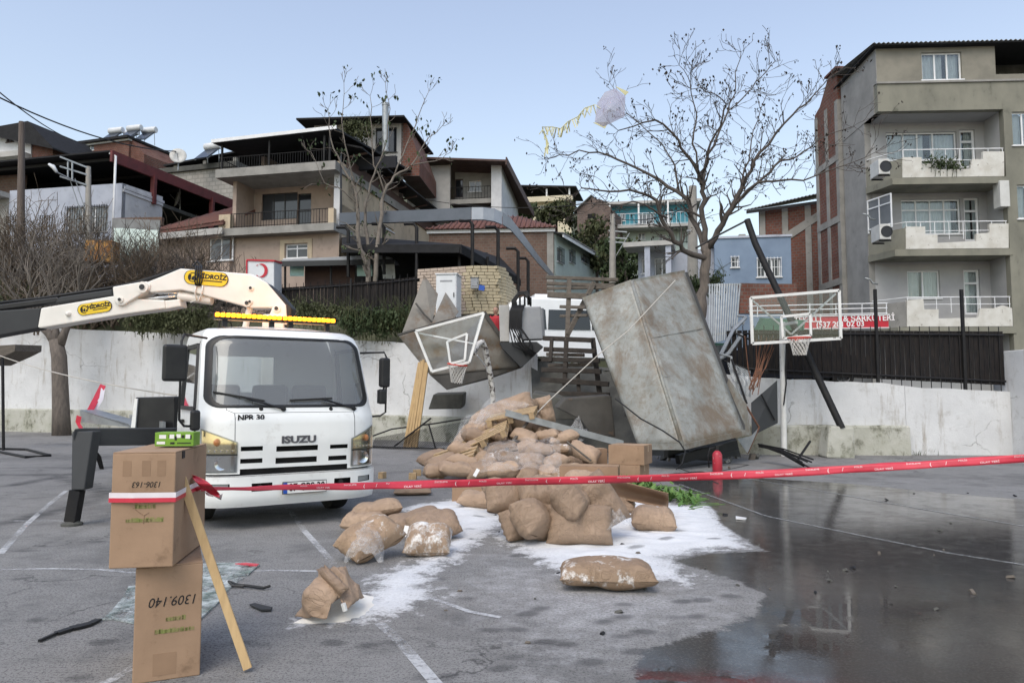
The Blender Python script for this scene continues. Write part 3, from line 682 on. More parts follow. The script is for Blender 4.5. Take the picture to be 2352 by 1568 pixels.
    def railing(s, a0, a1, b0, b1, mt='black_metal', step=.13, d=0., r=.012, name='railing'):
        q = MB(); T = lambda a, b: s.pt(a, b, d)
        q.tube([T(a0, b1), T(a1, b1)], r*1.8, 6); q.tube([T(a0, b0+.06), T(a1, b0+.06)], r*1.4, 6)
        rl = q.build(name, mt, s.r, world=False); n = max(1, int((a1-a0)/step))
        for i in range(n+1):
            x = lerp(a0, a1, i/n); p = MB(); p.tube([T(x, b0), T(x, b1)], r*(1.6 if i % 8 == 0 else 1), 5); p.build('bar', mt, rl, world=False)
        return rl
def roofslab(root, pts, th, mt, name='roof'):
    q = MB(); q.prism(pts, (0, 0, th)); return q.build(name, mt, root, world=False)
def corrugated(root, p00, p10, p01, p11, mt, amp=.03, pitch=.18, name='roof', world=False, th=.02):
    p00, p10, p01, p11 = map(Vector, (p00, p10, p01, p11)); n = max(6, int((p10-p00).length/pitch)*4); nr = (p10-p00).cross(p01-p00).normalized()
    q = MB(); q.grid(lambda u, v: lerp(lerp(p00, p10, u), lerp(p01, p11, u), v)+nr*amp*math.sin(u*n*math.pi/2), linspace(0, 1, n+1), [0, .5, 1])
    return q.build(name, mt, root, smooth=True, world=world, solid=th)
def mkhouse(name, label, px0, px1, Y0, Y1, zb, py=700, cat='house', group=None):
    a = P(px0, py, Y0); b = P(px1, py, Y1); rz = math.atan2(b.y-a.y, b.x-a.x); W = math.hypot(b.x-a.x, b.y-a.y)
    return thing(name, label, cat, (a.x, a.y, zb), rz, group), W
def ZL(root, px, py, d=0): return hit(root, px, py, d).z
def solid_box(root, name, mt, x0, x1, y0, y1, z0, z1, bevel=0.): q = MB(); q.bx(x0, x1, y0, y1, z0, z1); return q.build(name, mt, root, world=False, bevel=bevel)

# ================================================================== right apartment block
t = thing('apartment_building', 'olive and grey apartment block with stacked loggia balconies', 'building', (14.6, 29.0, 1.2), R(-3))
F = Face(t, 'f', 0.); FB = Face(t, 'f', 1.35); S = Face(t, 'l', 0.)
zt = F.ab(*ca(520, 105))[1]; zl = F.ab(*ca(520, 275))[1]; zb = F.ab(*ca(520, 415))[1]
xr = F.ab(*ca(1075, 700))[0]; WR = xr+4.5
h = F.rect(ca(660, 128), ca(862, 258)); xo = F.ab(*ca(1022, 160))[0]
F.wall('attic_plaster', 0, zl, xo, zt, [h]); F.window(h, 3, curtain=True, name='window')
F.wall('attic_plaster', xo, zl, WR, zl+.25, name='parapet')
q = MB(); q.bx(xo, WR, 1.8, 2.0, zl, zt); q.build('terrace_back', 'dark_concrete', t, world=False)
F.wall('olive_plaster', .001, zb, WR, zl-.02, th=.3, name='band')
solid_box(t, 'ledge', 'concrete', -.04, WR, -.06, .02, zl-.05, zl+.03)
q = MB(); q.bx(-.02, .25, .001, 3.6, zl, zt); q.bx(-.02, .25, .31, 3.6, zb, zl); q.bx(0, .25, 1.35, 3.6, 0, zb); q.build('side_wall', 'grey_plaster', t, world=False)
corrugated(t, (-.25, -.35, zt+.05), (WR, -.35, zt+.05), (-.25, 4.2, zt+.6), (WR, 4.2, zt+.6), 'roof_sheet')
solid_box(t, 'eave', 'dark_sheet', -.2, WR, -.3, 4, zt-.02, zt+.02)
hc = F.ab(*ca(920, 60)); solid_box(t, 'chimney', 'concrete', hc[0]-.25, hc[0]+.3, 2, 2.5, zt+.2, hc[1]+.75); solid_box(t, 'chimney_cap', 'dark_concrete', hc[0]-.31, hc[0]+.36, 1.95, 2.55, hc[1]+.76, hc[1]+.85)
# right-hand olive bay with windows
hs = [F.rect(ca(1103, 418), ca(1220, 580)), F.rect(ca(1128, 775), ca(1245, 940))]
F.wall('olive_plaster', xr, 0, WR, zb, hs, name='bay_wall', th=.3)
for h in hs: F.window(h, 2, curtain=True)
q = MB(); q.bx(xr, xr+.2, .31, 1.35, 0, zb); q.build('loggia_side', 'loggia_paint', t, world=False)
solid_box(t, 'loggia_ceiling', 'loggia_paint', .01, xr, .31, 1.6, zb, zb+.2)
# loggia back wall
h3 = FB.rect(ca(487, 520), ca(838, 650)); d3 = FB.rect(ca(846, 505), ca(930, 690)); h2 = FB.rect(ca(560, 848), ca(858, 1015)); d2 = FB.rect(ca(866, 838), ca(950, 1050)); h1 = FB.rect(ca(590, 1195), ca(755, 1330)); d1 = FB.rect(ca(865, 1190), ca(955, 1410))
FB.wall('loggia_paint', .25, 0, xr, zb, [h3, d3, h2, d2, h1, d1], name='loggia_wall')
FB.window(h3, 4, curtain=True, split=(0, .24, .45, .68, 1)); FB.window(h2, 4, 1.5, curtain=True); FB.window(h1, 2, curtain=True)
for d_ in (d3, d2, d1): FB.window(d_, 1, 1.5, curtain=True, name='balcony_door', sill=False, fw=.09)
slabs = [(ca(560, 740), ca(1068, 715), [(568, 738), (568, 640), (662, 640), (662, 672), (735, 672), (735, 700), (900, 698), (910, 650), (962, 650), (962, 612), (1066, 612), (1066, 715)], 600, 640),
         (ca(575, 1090), ca(1090, 1075), [(585, 1090), (585, 980), (680, 980), (680, 1020), (740, 1020), (740, 1060), (930, 1050), (930, 1015), (995, 1010), (995, 965), (1088, 965), (1088, 1075)], 955, 985),
         (ca(540, 1470), ca(1115, 1450), [(590, 1450), (590, 1340), (670, 1335), (675, 1385), (745, 1385), (745, 1430), (940, 1425), (950, 1380), (1020, 1380), (1060, 1365), (1105, 1380), (1108, 1440)], 1325, 1345)]
for k, (p0, p1, poly, ry, ry2) in enumerate(slabs):
    z0 = F.ab(*p0)[1]; q = MB(); q.prism([(-.02, 1.35, z0-.28), (.45, -.03, z0-.28), (xr+.1, -.03, z0-.28), (xr+.1, 1.35, z0-.28)], (0, 0, .26)); q.build('balcony_slab', 'olive_plaster', t, world=False)
    pp = [F.ab(*ca(*c)) for c in poly]; pp = [(a, max(b, z0)) if i not in (0, len(poly)-1) else (a, z0) for i, (a, b) in enumerate(pp)]
    q = MB(); q.prism([(a, .0, b) for a, b in pp], (0, .14, 0)); q.build('parapet', 'parapet_paint', t, world=False)
    x0 = pp[0][0]; zp = pp[1][1]
    q = MB(); q.prism([(x0-.02, .02, z0), (x0-.02, .02, zp-.05), (.02, 1.33, zp-.05), (.02, 1.33, z0)], (.12, .03, 0)); q.build('parapet_return', 'olive_plaster' if k < 2 else 'concrete', t, world=False)
    zr = F.ab(*ca(700, ry))[1]; zr2 = F.ab(*ca(700, ry2))[1]; q = MB()
    q.tube([(x0+.05, .07, zr), (xr-.03, .07, zr)], .022, 6); q.tube([(x0+.05, .07, zr2-.12), (xr-.03, .07, zr2-.12)], .015, 6); q.tube([(x0+.05, .07, zr), (.06, 1.3, zr)], .02, 6)
    rl = q.build('railing', 'white_frame', t, world=False)
    for x in linspace(x0+.08, xr-.06, 8): p = MB(); p.tube([(x, .07, zp-.5), (x, .07, zr)], .015, 6); p.build('post', 'white_frame', rl, world=False)
    if k < 2:
        zc = F.ab(*ca(700, (760, 1140)[k]))[1]
# glazed side screen, boiler cabinet, air conditioners, planter
z2 = F.ab(*slabs[1][0])[1]; q = MB()
for (a, b) in (((.02, 1.3), (.42, .1)),):
    for zz in (z2+1.05, z2+1.9, z2+2.25): q.beam((a[0], a[1], zz), (b[0], b[1], zz), .05, .05)
    for u in (0, .5, 1): q.beam((lerp(a[0], b[0], u), lerp(a[1], b[1], u), z2+.9), (lerp(a[0], b[0], u), lerp(a[1], b[1], u), z2+2.27), .05, .05)
sc = q.build('side_screen', 'white_frame', t, world=False); q = MB(); q.beam((.04, 1.28, z2+1.6), (.41, .12, z2+1.6), .01, 1.2); q.build('pane', 'pane_grey', sc, world=False)
hb = F.rect(ca(1035, 758), ca(1088, 885)); solid_box(t, 'boiler_cabinet', 'ac_white', hb[0], hb[2], -.12, .35, hb[1], hb[3], .015)
for cc in ((450, 700), (455, 1015)):
    a = hitx(t, *ca(*cc), -.3); bxo = MB(); bxo.bx(-.46, -.04, a.y-.4, a.y+.4, a.z-.3, a.z+.3); ac = bxo.build('air_conditioner', 'ac_white', t, world=False, bevel=.02)
    g = MB(); g.lathe([(.0, 0), (.22, 0), (.22, .02), (.2, .02)], 20, (-.2, a.y-.401, a.z), (0, -1, 0)); g.build('fan_guard', 'dark_frame', ac, world=False)
    for o_ in (-.3, .3): g = MB(); g.beam((-.45, a.y+o_, a.z-.33), (0, a.y+o_, a.z-.33), .04, .05); g.build('bracket', 'black_metal', ac, world=False)
for cc in ((430, 935), (440, 1250)):
    a = hitx(t, *ca(*cc), -.05); q = MB(); q.tube([(-.5, a.y, a.z+.15), (-.3, a.y, a.z+.1), (-.2, a.y, a.z-.05), (0, a.y, a.z-.1)], .035, 8); q.build('flue_pipe', 'galvanised', t, world=False, smooth=True)

# satellite brick block behind it
t = thing('brick_building', 'tall bare red brick block with concrete columns beside the olive apartments', 'building', (14.65, 32.7, 1.2))
L = Face(t, 'l', 0.); ztop = 14.6
q = MB(); q.prism([(0, 0, 0), (0, 0, ztop+.3), (0, .9, ztop+.4), (0, 1.9, ztop-.6), (0, 2.5, ztop-.8), (0, 2.5, 0)], (.3, 0, 0)); q.build('wall', 'brick_red', t, world=False)
solid_box(t, 'rear_wall', 'brick_red', .3, 8, 2.3, 2.5, 0, ztop-.8)
for y in (.15, 1.25, 2.36): solid_box(t, 'column', 'concrete', -.03, .2, y-.16, y+.14, 0, ztop-1)
for z in (2.6, 5.4, 8.2, 11.): q = MB(); q.beam((.05, 0, z), (.05, 2.5, z), .2, .3); q.build('beam', 'concrete', t, world=False)
solid_box(t, 'roof', 'tile_red', -.1, 6, -.1, 1.1, ztop+.41, ztop+.5)

# brick house with grey sheet roof
t, W = mkhouse('brick_house', 'brick house with grey sheet roof and concrete frame beside the blue house', 1745, 1905, 40, 38, 1., 600)
F = Face(t); z1 = ZL(t, 1820, 470); z0 = 0
F.wall('brick_red', 0, 0, W, z1, [F.rect((1768, 585), (1795, 625))], name='wall'); F.window(F.rect((1768, 585), (1795, 625)), 2, fm='dark_frame')
for a in (.05, W*.35, W*.68, W-.3): solid_box(t, 'column', 'concrete', a, a+.3, -.04, .1, 0, z1)
q = MB(); q.prism([(0.1, -.05, z1-2.2), (W, -.05, z1-.3), (W, -.05, z1-.75), (0.1, -.05, z1-2.7)], (0, .1, 0)); q.build('stair_beam', 'concrete', t, world=False)
solid_box(t, 'side_wall', 'brick_brown', -.02, .2, .26, 6, 0, z1)
corrugated(t, (-.6, -.6, z1-.1), (W+.3, -.6, z1+.3), (-.2, 5, z1+1.3), (W+.3, 5, z1+1.5), 'roof_sheet')
solid_box(t, 'eave_board', 'dark_sheet', -.5, W, -.55, -.5, z1-.28, z1-.12)

# ================================================================== blue house and its grey-blue neighbour
t, W = mkhouse('blue_house', 'flat roofed blue painted house with barred windows behind the brick fence wall', 1642, 1818, 33.5, 33, 1.2, 620)
F = Face(t); z1 = ZL(t, 1730, 546)
ha = F.rect(c5(1240, 1355), c5(1286, 1415)); hb = F.rect(c5(1392, 1365), c5(1535, 1470))
F.wall('blue_plaster', 0, 0, W, z1, [ha, hb]); F.window(ha, 1, grille=2); F.window(hb, 3, grille=2)
solid_box(t, 'side_wall', 'blue_plaster', W-.25, W, .26, 6, 0, z1-.02); solid_box(t, 'roof_edge', 'pale_blue_plaster', -.06, W+.06, -.06, .3, z1+.002, z1+.1)
solid_box(t, 'roof', 'concrete', 0, W-.26, .3, 6, z1-.1, z1); solid_box(t, 'chimney', 'concrete', W*.42, W*.42+.3, 2, 2.3, z1, z1+.6)
t, W = mkhouse('low_house', 'low grey-blue house with flat porch beside the big bare tree', 1466, 1641, 36, 35, 1.5, 620)
F = Face(t); z1 = ZL(t, 1550, 575)
ha = F.rect(c5(715, 1365), c5(750, 1450)); hb = F.rect(c5(790, 1360), c5(880, 1470))
F.wall('pale_blue_plaster', 0, 0, W, z1, [ha, hb]); F.window(ha, 1, pm='dark_glazing'); F.window(hb, 2, pm='dark_glazing', name='porch_door', sill=False)
solid_box(t, 'porch_roof', 'pale_concrete', -.5, W*.5, -1.6, 0, z1-.02, z1+.2); solid_box(t, 'roof', 'concrete', 0, W, .26, 6, z1-.05, z1+.05)
for a in (W*.13, W*.4): solid_box(t, 'porch_post', 'pale_blue_plaster', a, a+.25, -1.5, -1.25, 0, z1-.03)
F2 = Face(t, 'f', -1.5); F2.railing(W*.45, W*.8, z1+.02, z1+.8, 'black_metal', .15)

# teal house, ruin, cream house
t, W = mkhouse('teal_house', 'two storey house with turquoise upper floor and long balconies on the slope', 1400, 1600, 55, 54, 4, 540)
F = Face(t); z1 = ZL(t, 1500, 472); zm = ZL(t, 1500, 524)
hs = [F.rect(c3(2040, 730), c3(2180, 830)), F.rect(c3(1870, 720), c3(1915, 790)), F.rect(c3(2230, 730), c3(2330, 810))]
hl = [F.rect(c3(2030, 900), c3(2100, 960)), F.rect(c3(2220, 915), c3(2290, 970)), F.rect(c3(1860, 920), c3(1920, 975))]
F.wall('teal_paint', 0, zm, W, z1, hs, name='upper_wall'); F.wall('mint_plaster', 0, 0, W, zm-.02, hl, name='lower_wall')
for h in hs+hl: F.window(h, 2, pm='pane_grey')
solid_box(t, 'roof', 'pale_concrete', -.4, W+.3, -.8, 6, z1, z1+.2); solid_box(t, 'balcony_slab', 'pale_concrete', -.1, W+.1, -1.3, -.01, zm-.2, zm)
Face(t, 'f', -1.25).railing(0, W, zm, zm+.85, 'white_frame', .3, name='railing')
for a in (0, W*.33, W*.66, W-.2): solid_box(t, 'balcony_post', 'white_frame', a, a+.12, -1.2, -1.08, zm, z1)
solid_box(t, 'side_wall', 'teal_paint', 0, .2, .26, 6, 0, z1)
t, W = mkhouse('ruined_house', 'weathered brick house with collapsed gable beside the turquoise house', 1326, 1403, 53, 52, 8, 520)
F = Face(t); z1 = ZL(t, 1360, 478)
q = MB(); q.prism([(0, 0, 0), (0, 0, z1), (W*.2, 0, z1+.4), (W*.45, 0, z1+.75), (W*.75, 0, z1+.5), (W, 0, z1-.1), (W, 0, 0)], (0, .3, 0)); q.build('wall', 'brick_grey', t, world=False)
solid_box(t, 'side_wall', 'brick_grey', W-.3, W, .31, 6, 0, z1-.2); q = MB(); q.prism([(-.2, -.2, z1-.2), (W*.45, -.2, z1+.85), (W*.45, 5, z1+.85), (-.2, 5, z1-.2)], (0, 0, .1)); q.build('roof', 'dark_concrete', t, world=False)
ho = F.rect((1350, 492), (1368, 510)); solid_box(t, 'window', 'void_black', ho[0], ho[2], -.02, .05, ho[1], ho[3])
t, W = mkhouse('cream_house', 'cream house with open roofed terrace on top high on the hill', 1200, 1312, 75, 74, 15, 460)
F = Face(t); za = ZL(t, 1250, 452); zc = ZL(t, 1250, 466); zr = ZL(t, 1250, 437)
hs = [F.rect((1208, 475), (1222, 486)), F.rect((1240, 472), (1256, 484))]
F.wall('cream_plaster', 0, 0, W, za, hs)
for h in hs: F.window(h, 2)
solid_box(t, 'balcony_edge', 'cream_plaster', -.2, W+.2, -.6, -.02, zc, za-.1)
q = MB(); q.prism([(-.5, -.8, zr+.35), (W+.6, -.8, zr-.1), (W+.6, 6, zr+.2), (-.5, 6, zr+.65)], (0, 0, .15)); q.build('roof', 'dark_sheet', t, world=False)
for a in (0, W*.5, W-.2): solid_box(t, 'terrace_post', 'white_frame', a, a+.15, -.5, -.35, za-.1, zr)
solid_box(t, 'terrace_wall', 'dark_concrete', 0, W, 4, 4.2, za, zr)
q = MB(); q.prism([(-2.9, -.2, za-1.6), (-.1, -.2, zr+.3), (-.1, -.2, 0), (-2.9, -.2, 0)], (0, 5, 0)); q.build('side_wing', 'brick_grey', t, world=False)

# grey house with brown timber eaves
t, W = mkhouse('grey_house', 'pale grey house with deep balcony and brown timber eaves', 935, 1152, 48, 47, 6, 460)
F = Face(t); FBk = Face(t, 'f', 1.4); z1 = ZL(t, 1050, 378); xa = F.ab(*c3(332, 450))[0]; xb = F.ab(*c3(705, 450))[0]; zf = ZL(t, 1080, 455); zf2 = ZL(t, 1080, 472)
h = FBk.rect(c3(500, 430), c3(615, 525)); hd = FBk.rect(c3(375, 415), c3(450, 580))
F.wall('pale_concrete', 0, 0, xa, z1); F.wall('white_plaster', xb, 0, W, z1-.1, name='pillar'); FBk.wall('concrete', xa, 0, xb, z1, [h, hd], name='balcony_wall'); FBk.window(h, 2, pm='pane_grey'); FBk.window(hd, 1, fm='brown_wood', pm='dark_glazing', name='balcony_door', sill=False)
solid_box(t, 'balcony_slab', 'concrete', xa+.01, xb-.01, 0.02, 1.39, zf-.35, zf-.05); F.railing(xa+.05, xb-.05, zf-.05, zf+.75, 'black_metal', .2, .05)
solid_box(t, 'lower_band', 'brown_wood', xa+.01, xb-.01, .3, 1.3, zf2-1.3, zf2-.1); Face(t, 'f', .1).railing(xa+.05, xb-.05, ZL(t, 1080, 520), ZL(t, 1080, 500), 'black_metal', .2)
solid_box(t, 'lower_wall', 'white_plaster', xa+.01, xb-.01, .4, .6, 0, zf2-1.9); solid_box(t, 'side_wall', 'white_plaster', W-.25, W, .26, 7, 0, z1-.3)
q = MB(); q.prism([(-.3, -.9, z1+.35), (W+.5, -.9, z1-.25), (W+.9, 9, z1-1.4), (-.3, 9, z1+.35)], (0, 0, .12)); q.build('roof', 'brown_wood', t, world=False)
q = MB(); q.beam((W+.45, -.9, z1-.2), (W+.9, 9, z1-1.3), .08, .5); q.build('verge_board', 'brown_wood', t, world=False)

# low brick house with tiled hip roof, and mint coloured house beside it
t, W = mkhouse('low_brick_house', 'low brick house with red tiled hip roof and white eaves board', 985, 1272, 38.5, 38, 3.5, 580)
F = Face(t); z1 = ZL(t, 1130, 534)
F.wall('brick_brown', 0, 0, W, z1); solid_box(t, 'eaves_board', 'white_frame', -.1, W+.08, -.12, -.01, z1-.02, z1+.16)
q = MB(); q.add([(-.2, -.3, z1+.17), (W+.2, -.3, z1+.17), (W+.2, 6, z1+.17), (-.2, 6, z1+.17), (W*.35, 2.8, z1+1.5), (W*.7, 2.8, z1+1.5)], [(0, 1, 5, 4), (1, 2, 5), (2, 3, 4, 5), (3, 0, 4), (3, 2, 1, 0)]); q.build('roof', 'tile_red', t, world=False)
for k in range(26):
    u = (k+.5)/26; x0 = lerp(-.2, W+.2, u); x1 = min(max(x0, W*.35+.0), W*.7); s_ = 1 if W*.35 <= x0 <= W*.7 else None
    fr = 1. if s_ else ((x0+.2)/(W*.35+.2) if x0 < W*.35 else (W+.2-x0)/(W*.3+.2))
    q = MB(); q.tube([(x0, -.3, z1+.19), (x0, -.3+3.1*fr, z1+.19+1.33*fr)], .06, 6); q.build('tile_row', 'tile_red', t, world=False, smooth=True)
for x, p in ((W*.1, .0),): solid_box(t, 'wall_patch', 'concrete', W-.35, W-.02, -.03, .02, 0, z1-.05)
a = P(1274, 600, 38.2); b = P(1380, 600, 46)
t = thing('mint_house', 'pale mint house with barred windows receding beside the low brick house', 'house', (a.x, a.y, 3.), math.atan2(b.y-a.y, b.x-a.x)); W = (b-a).length
F = Face(t); zA = ZL(t, *c3(1275, 905)); hs = [F.rect(c3(1300, 1030), c3(1350, 1180)), F.rect(c3(1410, 1050), c3(1450, 1180)), F.rect(c3(1520, 1100), c3(1570, 1180))]
hs = [h for h in hs if h[2] < W-.1]
F.wall('mint_plaster', 0.1, 0, W, zA, hs)
for h in hs: F.window(h, 1, pm='pane_grey', grille=1)
corrugated(t, (0, -.5, zA), (W, -.5, zA), (0, 4, zA+.5), (W, 4, zA+.5), 'roof_sheet'); solid_box(t, 'fascia', 'white_frame', .1, W, -.45, -.4, zA-.2, zA-.02)
Face(t, 'f', -1.2).railing(.3, W-1, .2, 1.9, 'black_metal', .2); solid_box(t, 'garden_wall', 'concrete', .3, W, -1.1, -.9, -1, .3)
for k in range(3): q = MB(); q.bx(lerp(.5, W, k/3), lerp(.5, W, k/3)+.1, -1.3, -1.2, -.5, 2); q.build('post', 'black_metal', t, world=False)

# ================================================================== peach house
a = P(778, 600, 34)
Wp = 9.2; rz = R(-13)
t = thing('peach_house', 'peach three storey house with roof terrace and long front balcony', 'house', (a.x-Wp*math.cos(rz), a.y-Wp*math.sin(rz), 3.2), rz)
F = Face(t); FR = Face(t, 'f', 1.5); 
zs1 = F.ab(*cp(560, 1170))[1]; zs1t = F.ab(*cp(560, 1120))[1]; zs2 = F.ab(*cp(560, 770))[1]; zs2t = F.ab(*cp(560, 712))[1]; zrf = F.ab(*cp(560, 520))[1]
xl = F.ab(*cp(225, 1000))[0]
hw = F.rect(cp(590, 1228), cp(742, 1320))
F.wall('peach_plaster', xl, 0, Wp, zs1, [hw]); F.window(hw, 2, 1.5)
solid_box(t, 'window_surround', 'sand_plaster', hw[0]-.25, hw[0]-.02, -.04, .02, hw[1]-.1, hw[3]+.2); solid_box(t, 'window_surround', 'sand_plaster', hw[2]+.02, hw[2]+.25, -.04, .02, hw[1]-.1, hw[3]+.2); solid_box(t, 'window_surround', 'sand_plaster', hw[0]-.02, hw[2]+.02, -.04, .02, hw[3]+.02, hw[3]+.2)
hb = FR.rect(cp(428, 882), cp(672, 1050)); hd = FR.rect(cp(676, 880), cp(765, 1112))
FR.wall('peach_plaster', xl+.2, zs1t, Wp, zs2, [hb, hd], name='recess_wall'); FR.window(hb, 3, fm='dark_frame', pm='pane', split=(0, .3, .63, 1), sill=False); FR.window(hd, 1, 2, fm='dark_frame', pm='dark_glazing', name='balcony_door', sill=False)
solid_box(t, 'balcony_slab', 'concrete', xl-.35, Wp+.02, -.6, 1.5, zs1, zs1t); F2 = Face(t, 'f', -.55)
xr0 = F2.ab(*cp(215, 1060))[0]; xr1 = F2.ab(*cp(885, 1060))[0]; zrt = F2.ab(*cp(560, 1000))[1]
F2.railing(xr0, xr1, zs1t, zrt, 'black_metal', .14, 0, .011); solid_box(t, 'pier', 'sand_plaster', xr1+.02, Wp, -.58, -.3, zs1t, zrt); solid_box(t, 'pier', 'sand_plaster', xl-.33, xr0-.03, -.58, -.3, zs1t, zrt)
solid_box(t, 'side_return', 'peach_plaster', xl, xl+.19, .0, 1.5, zs1t, zs2); solid_box(t, 'side_return', 'white_plaster', Wp-.3, Wp, .0, 1.5, zs1t, zs2)
solid_box(t, 'terrace_slab', 'concrete', xl-.5, Wp+.1, -.7, 9, zs2, zs2t)
zrr = F2.ab(*cp(560, 600))[1]; F2.railing(xl-.4, Wp-.4, zs2t, zrr, 'black_metal', .13, 0, .012)
Face(t, 'l', xl-.4).railing(-.55, 6, zs2t, zrr, 'black_metal', .16, 0, .012)
q = MB(); q.prism([(xl-.6, -.8, zrf-.12), (Wp+.2, -.8, zrf+.02), (Wp+.2, 9, zrf+.9), (xl-.6, 9, zrf+.7)], (0, 0, .1)); q.build('roof', 'dark_sheet', t, world=False)
q = MB(); q.beam((xl-.65, -.85, zrf-.02), (Wp+.2, -.85, zrf+.14), .06, .16); q.build('gutter', 'white_frame', t, world=False)
for x in (xl-.3, xl+2.2, xl+5, Wp-.3): solid_box(t, 'roof_post', 'black_metal', x, x+.08, -.6, -.52, zs2t, zrf-.1)
solid_box(t, 'terrace_back_wall', 'dark_concrete', xl, Wp-1, 5, 5.2, zs2t, zrf+.3); solid_box(t, 'terrace_side_wall', 'peach_plaster', xl+.1, xl+.3, 2.2, 5, zs2t, zrf+.2)
solid_box(t, 'sofa', 'cloth_dark', xl+1, xl+3.6, 2.5, 3.3, zs2t, zs2t+.8); solid_box(t, 'clothes_rack', 'cloth_dark', xl+5, xl+7.6, 1.8, 2.0, zs2t+.3, zrr+.3)
# right side: long sand wall, sloping sheet roof over outside stair
S = Face(t, 'r', Wp); LS = 14.5
zq = S.ab(*cp(1350, 1000))[1]; hso = S.rect(cp(1255, 1080), cp(1340, 1150))
S.wall('sand_plaster', .001, 0, LS, zs2t+.2, [hso], name='side_wall'); S.window(hso, 1, pm='dark_glazing')
q = MB(); q.prism([(Wp-.6, .4, zrf-.1), (Wp+.9, .4, zrf-.5), (Wp+1.1, LS+.4, zs2t+.35), (Wp-.6, LS+.4, zs2t+.9)], (0, 0, .08)); q.build('verge_roof', 'dark_sheet', t, world=False)
for k in range(9): y = lerp(1, LS, k/8); z = lerp(zrf-.3, zs2t+.4, k/8); q = MB(); q.beam((Wp, y, z-.35), (Wp+.9, y, z-.22), .07, .09); q.build('rafter', 'brown_wood', t, world=False)
q = MB(); q.beam((Wp+.06, .6, zs2t+.1), (Wp+.06, LS, zs2t-.2), .06, .8); q.build('weatherboard', 'brown_wood', t, world=False)
sv = S.rect(cp(1262, 830), cp(1372, 1000)); solid_box(t, 'patch', 'concrete', Wp, Wp+.02, sv[0], sv[2], sv[1], sv[3]+1)
q = MB(); q.tube([F2.pt(*F2.ab(*cp(975, 600))), F2.pt(*F2.ab(*cp(975, 1010)))], .05, 8); q.build('drainpipe', 'dark_frame', t, world=False)
# penthouse behind
t2, W = mkhouse('penthouse', 'small flat roofed rooftop room with hanging plants and tall flue', 720, 925, 43, 42.5, 10, 350)
F = Face(t2); z1 = ZL(t2, *cp(1000, 400)); h1_ = F.rect(cp(1000, 450), cp(1110, 555)); h2_ = F.rect(cp(1215, 425), cp(1360, 590))
F.wall('pale_concrete', 0, 0, W, z1, [h1_, h2_]); F.window(h1_, 3, pm='pane_grey'); F.window(h2_, 1, fm='dark_frame', pm='dark_glazing')
q = MB(); q.prism([(-.7, -1, z1), (W+.3, -1, z1-.05), (W+.6, 6, z1-.0), (-.7, 6, z1+.1)], (0, 0, .1)); q.build('roof', 'dark_sheet', t2, world=False)
q = MB(); q.prism([(W-.1, 0, z1-3.2), (W-.1, 0, z1), (W+.2, 0, z1), (W+1.0, 0, z1-2.2), (W+1.0, 0, z1-3.2)], (0, 5, 0)); q.build('gable_wing', 'brick_red', t2, world=False)
a_, b_ = hit(t2, *cp(1283, 590), -1.2), hit(t2, *cp(1283, 268), -1.2); q = MB(); q.tube([a_, b_], .19, 14); q.build('flue', 'galvanised', t2, world=False, smooth=True, ang=40); q = MB(); q.tube([b_-Vector((0, 0, .02)), b_+Vector((0, 0, .12))], .21, 14); q.build('flue_cap', 'galvanised', t2, world=False, ang=40)
# roof water heaters
def heater(Pt, rz, label, s=1., grp='solar water heaters on the rooftops'):
    t = thing('solar_water_heater', label, 'water heater', Pt, rz, grp)
    q = MB(); q.lathe([(0, -.6*s), (.2*s, -.6*s), (.24*s, -.55*s), (.24*s, .55*s), (.2*s, .6*s), (0, .6*s)], 14, (0, 0, 1.15*s), (1, 0, 0)); q.build('tank', 'cabinet_white', t, world=False, smooth=True, ang=50)
    q = MB(); q.beam((0, -.05, .95*s), (0, -1.0*s, .1), 1.0*s, .06, Vector((0, 1, 0))); q.build('panel', 'solar_panel', t, world=False)
    for i in (-.45, .45): q = MB(); q.tube([(i*s, .1, 0), (i*s, 0, .95*s)], .025, 5); q.tube([(i*s, -1.0*s, 0), (i*s, 0, .9*s)], .025, 5); q.build('leg', 'galvanised', t, world=False)

# ================================================================== left: pale blue house with red canopy
ac = P(*c1(890, 1000), 36)
Wb = 6.6; rz = R(-12)
t = thing('pale_blue_house', 'pale blue house under a dark red steel canopy roof', 'house', (ac.x-Wb*math.cos(rz), ac.y-Wb*math.sin(rz), 3.9), rz)
F = Face(t); zt = F.ab(*c1(650, 775))[1]; h = F.rect(c1(492, 940), c1(790, 1110))
F.wall('pale_blue_plaster', 0, 0, Wb, zt, [h]); F.window(h, 3, grille=1, pm='pane_grey')
S = Face(t, 'r', Wb)
yv = S.ab(*c1(1195, 900))[0]; zz1 = S.ab(*c1(1195, 985))[1]
q = MB(); q.prism([(Wb, 0.001, 0), (Wb, 0.001, zt), (Wb, yv, zt+.1), (Wb, yv, 0)], (-.3, 0, 0)); q.build('side_wall', 'white_plaster', t, world=False)
for k in range(14):
    y = lerp(.15, yv-.1, k/13)
    for j in range(2): q = MB(); q.bx(Wb-.05, Wb+.05, y-.12+.1*j, y+.1+.1*j, zt-.42+.17*j, zt-.28+.17*j); q.build('brick', 'white_plaster', t, world=False, bevel=.01)
cr0 = F.ab(*c1(820, 520)); zc = cr0[1]
pA = hit(t, *c1(820, 525), -.6); Lc = 17.
roofp = [(-9, -.6, pA.z-.25), (pA.x, -.6, pA.z), (pA.x+1.2, Lc, pA.z-.2), (-9, Lc, pA.z-.4)]
q = MB(); q.prism(roofp, (0, 0, .08)); q.build('canopy_roof', 'dark_sheet', t, world=False)
q = MB(); q.beam((pA.x, -.62, pA.z-.22), (pA.x+1.2, Lc, pA.z-.42), .14, .55); q.build('canopy_beam', 'red_paint', t, world=False)
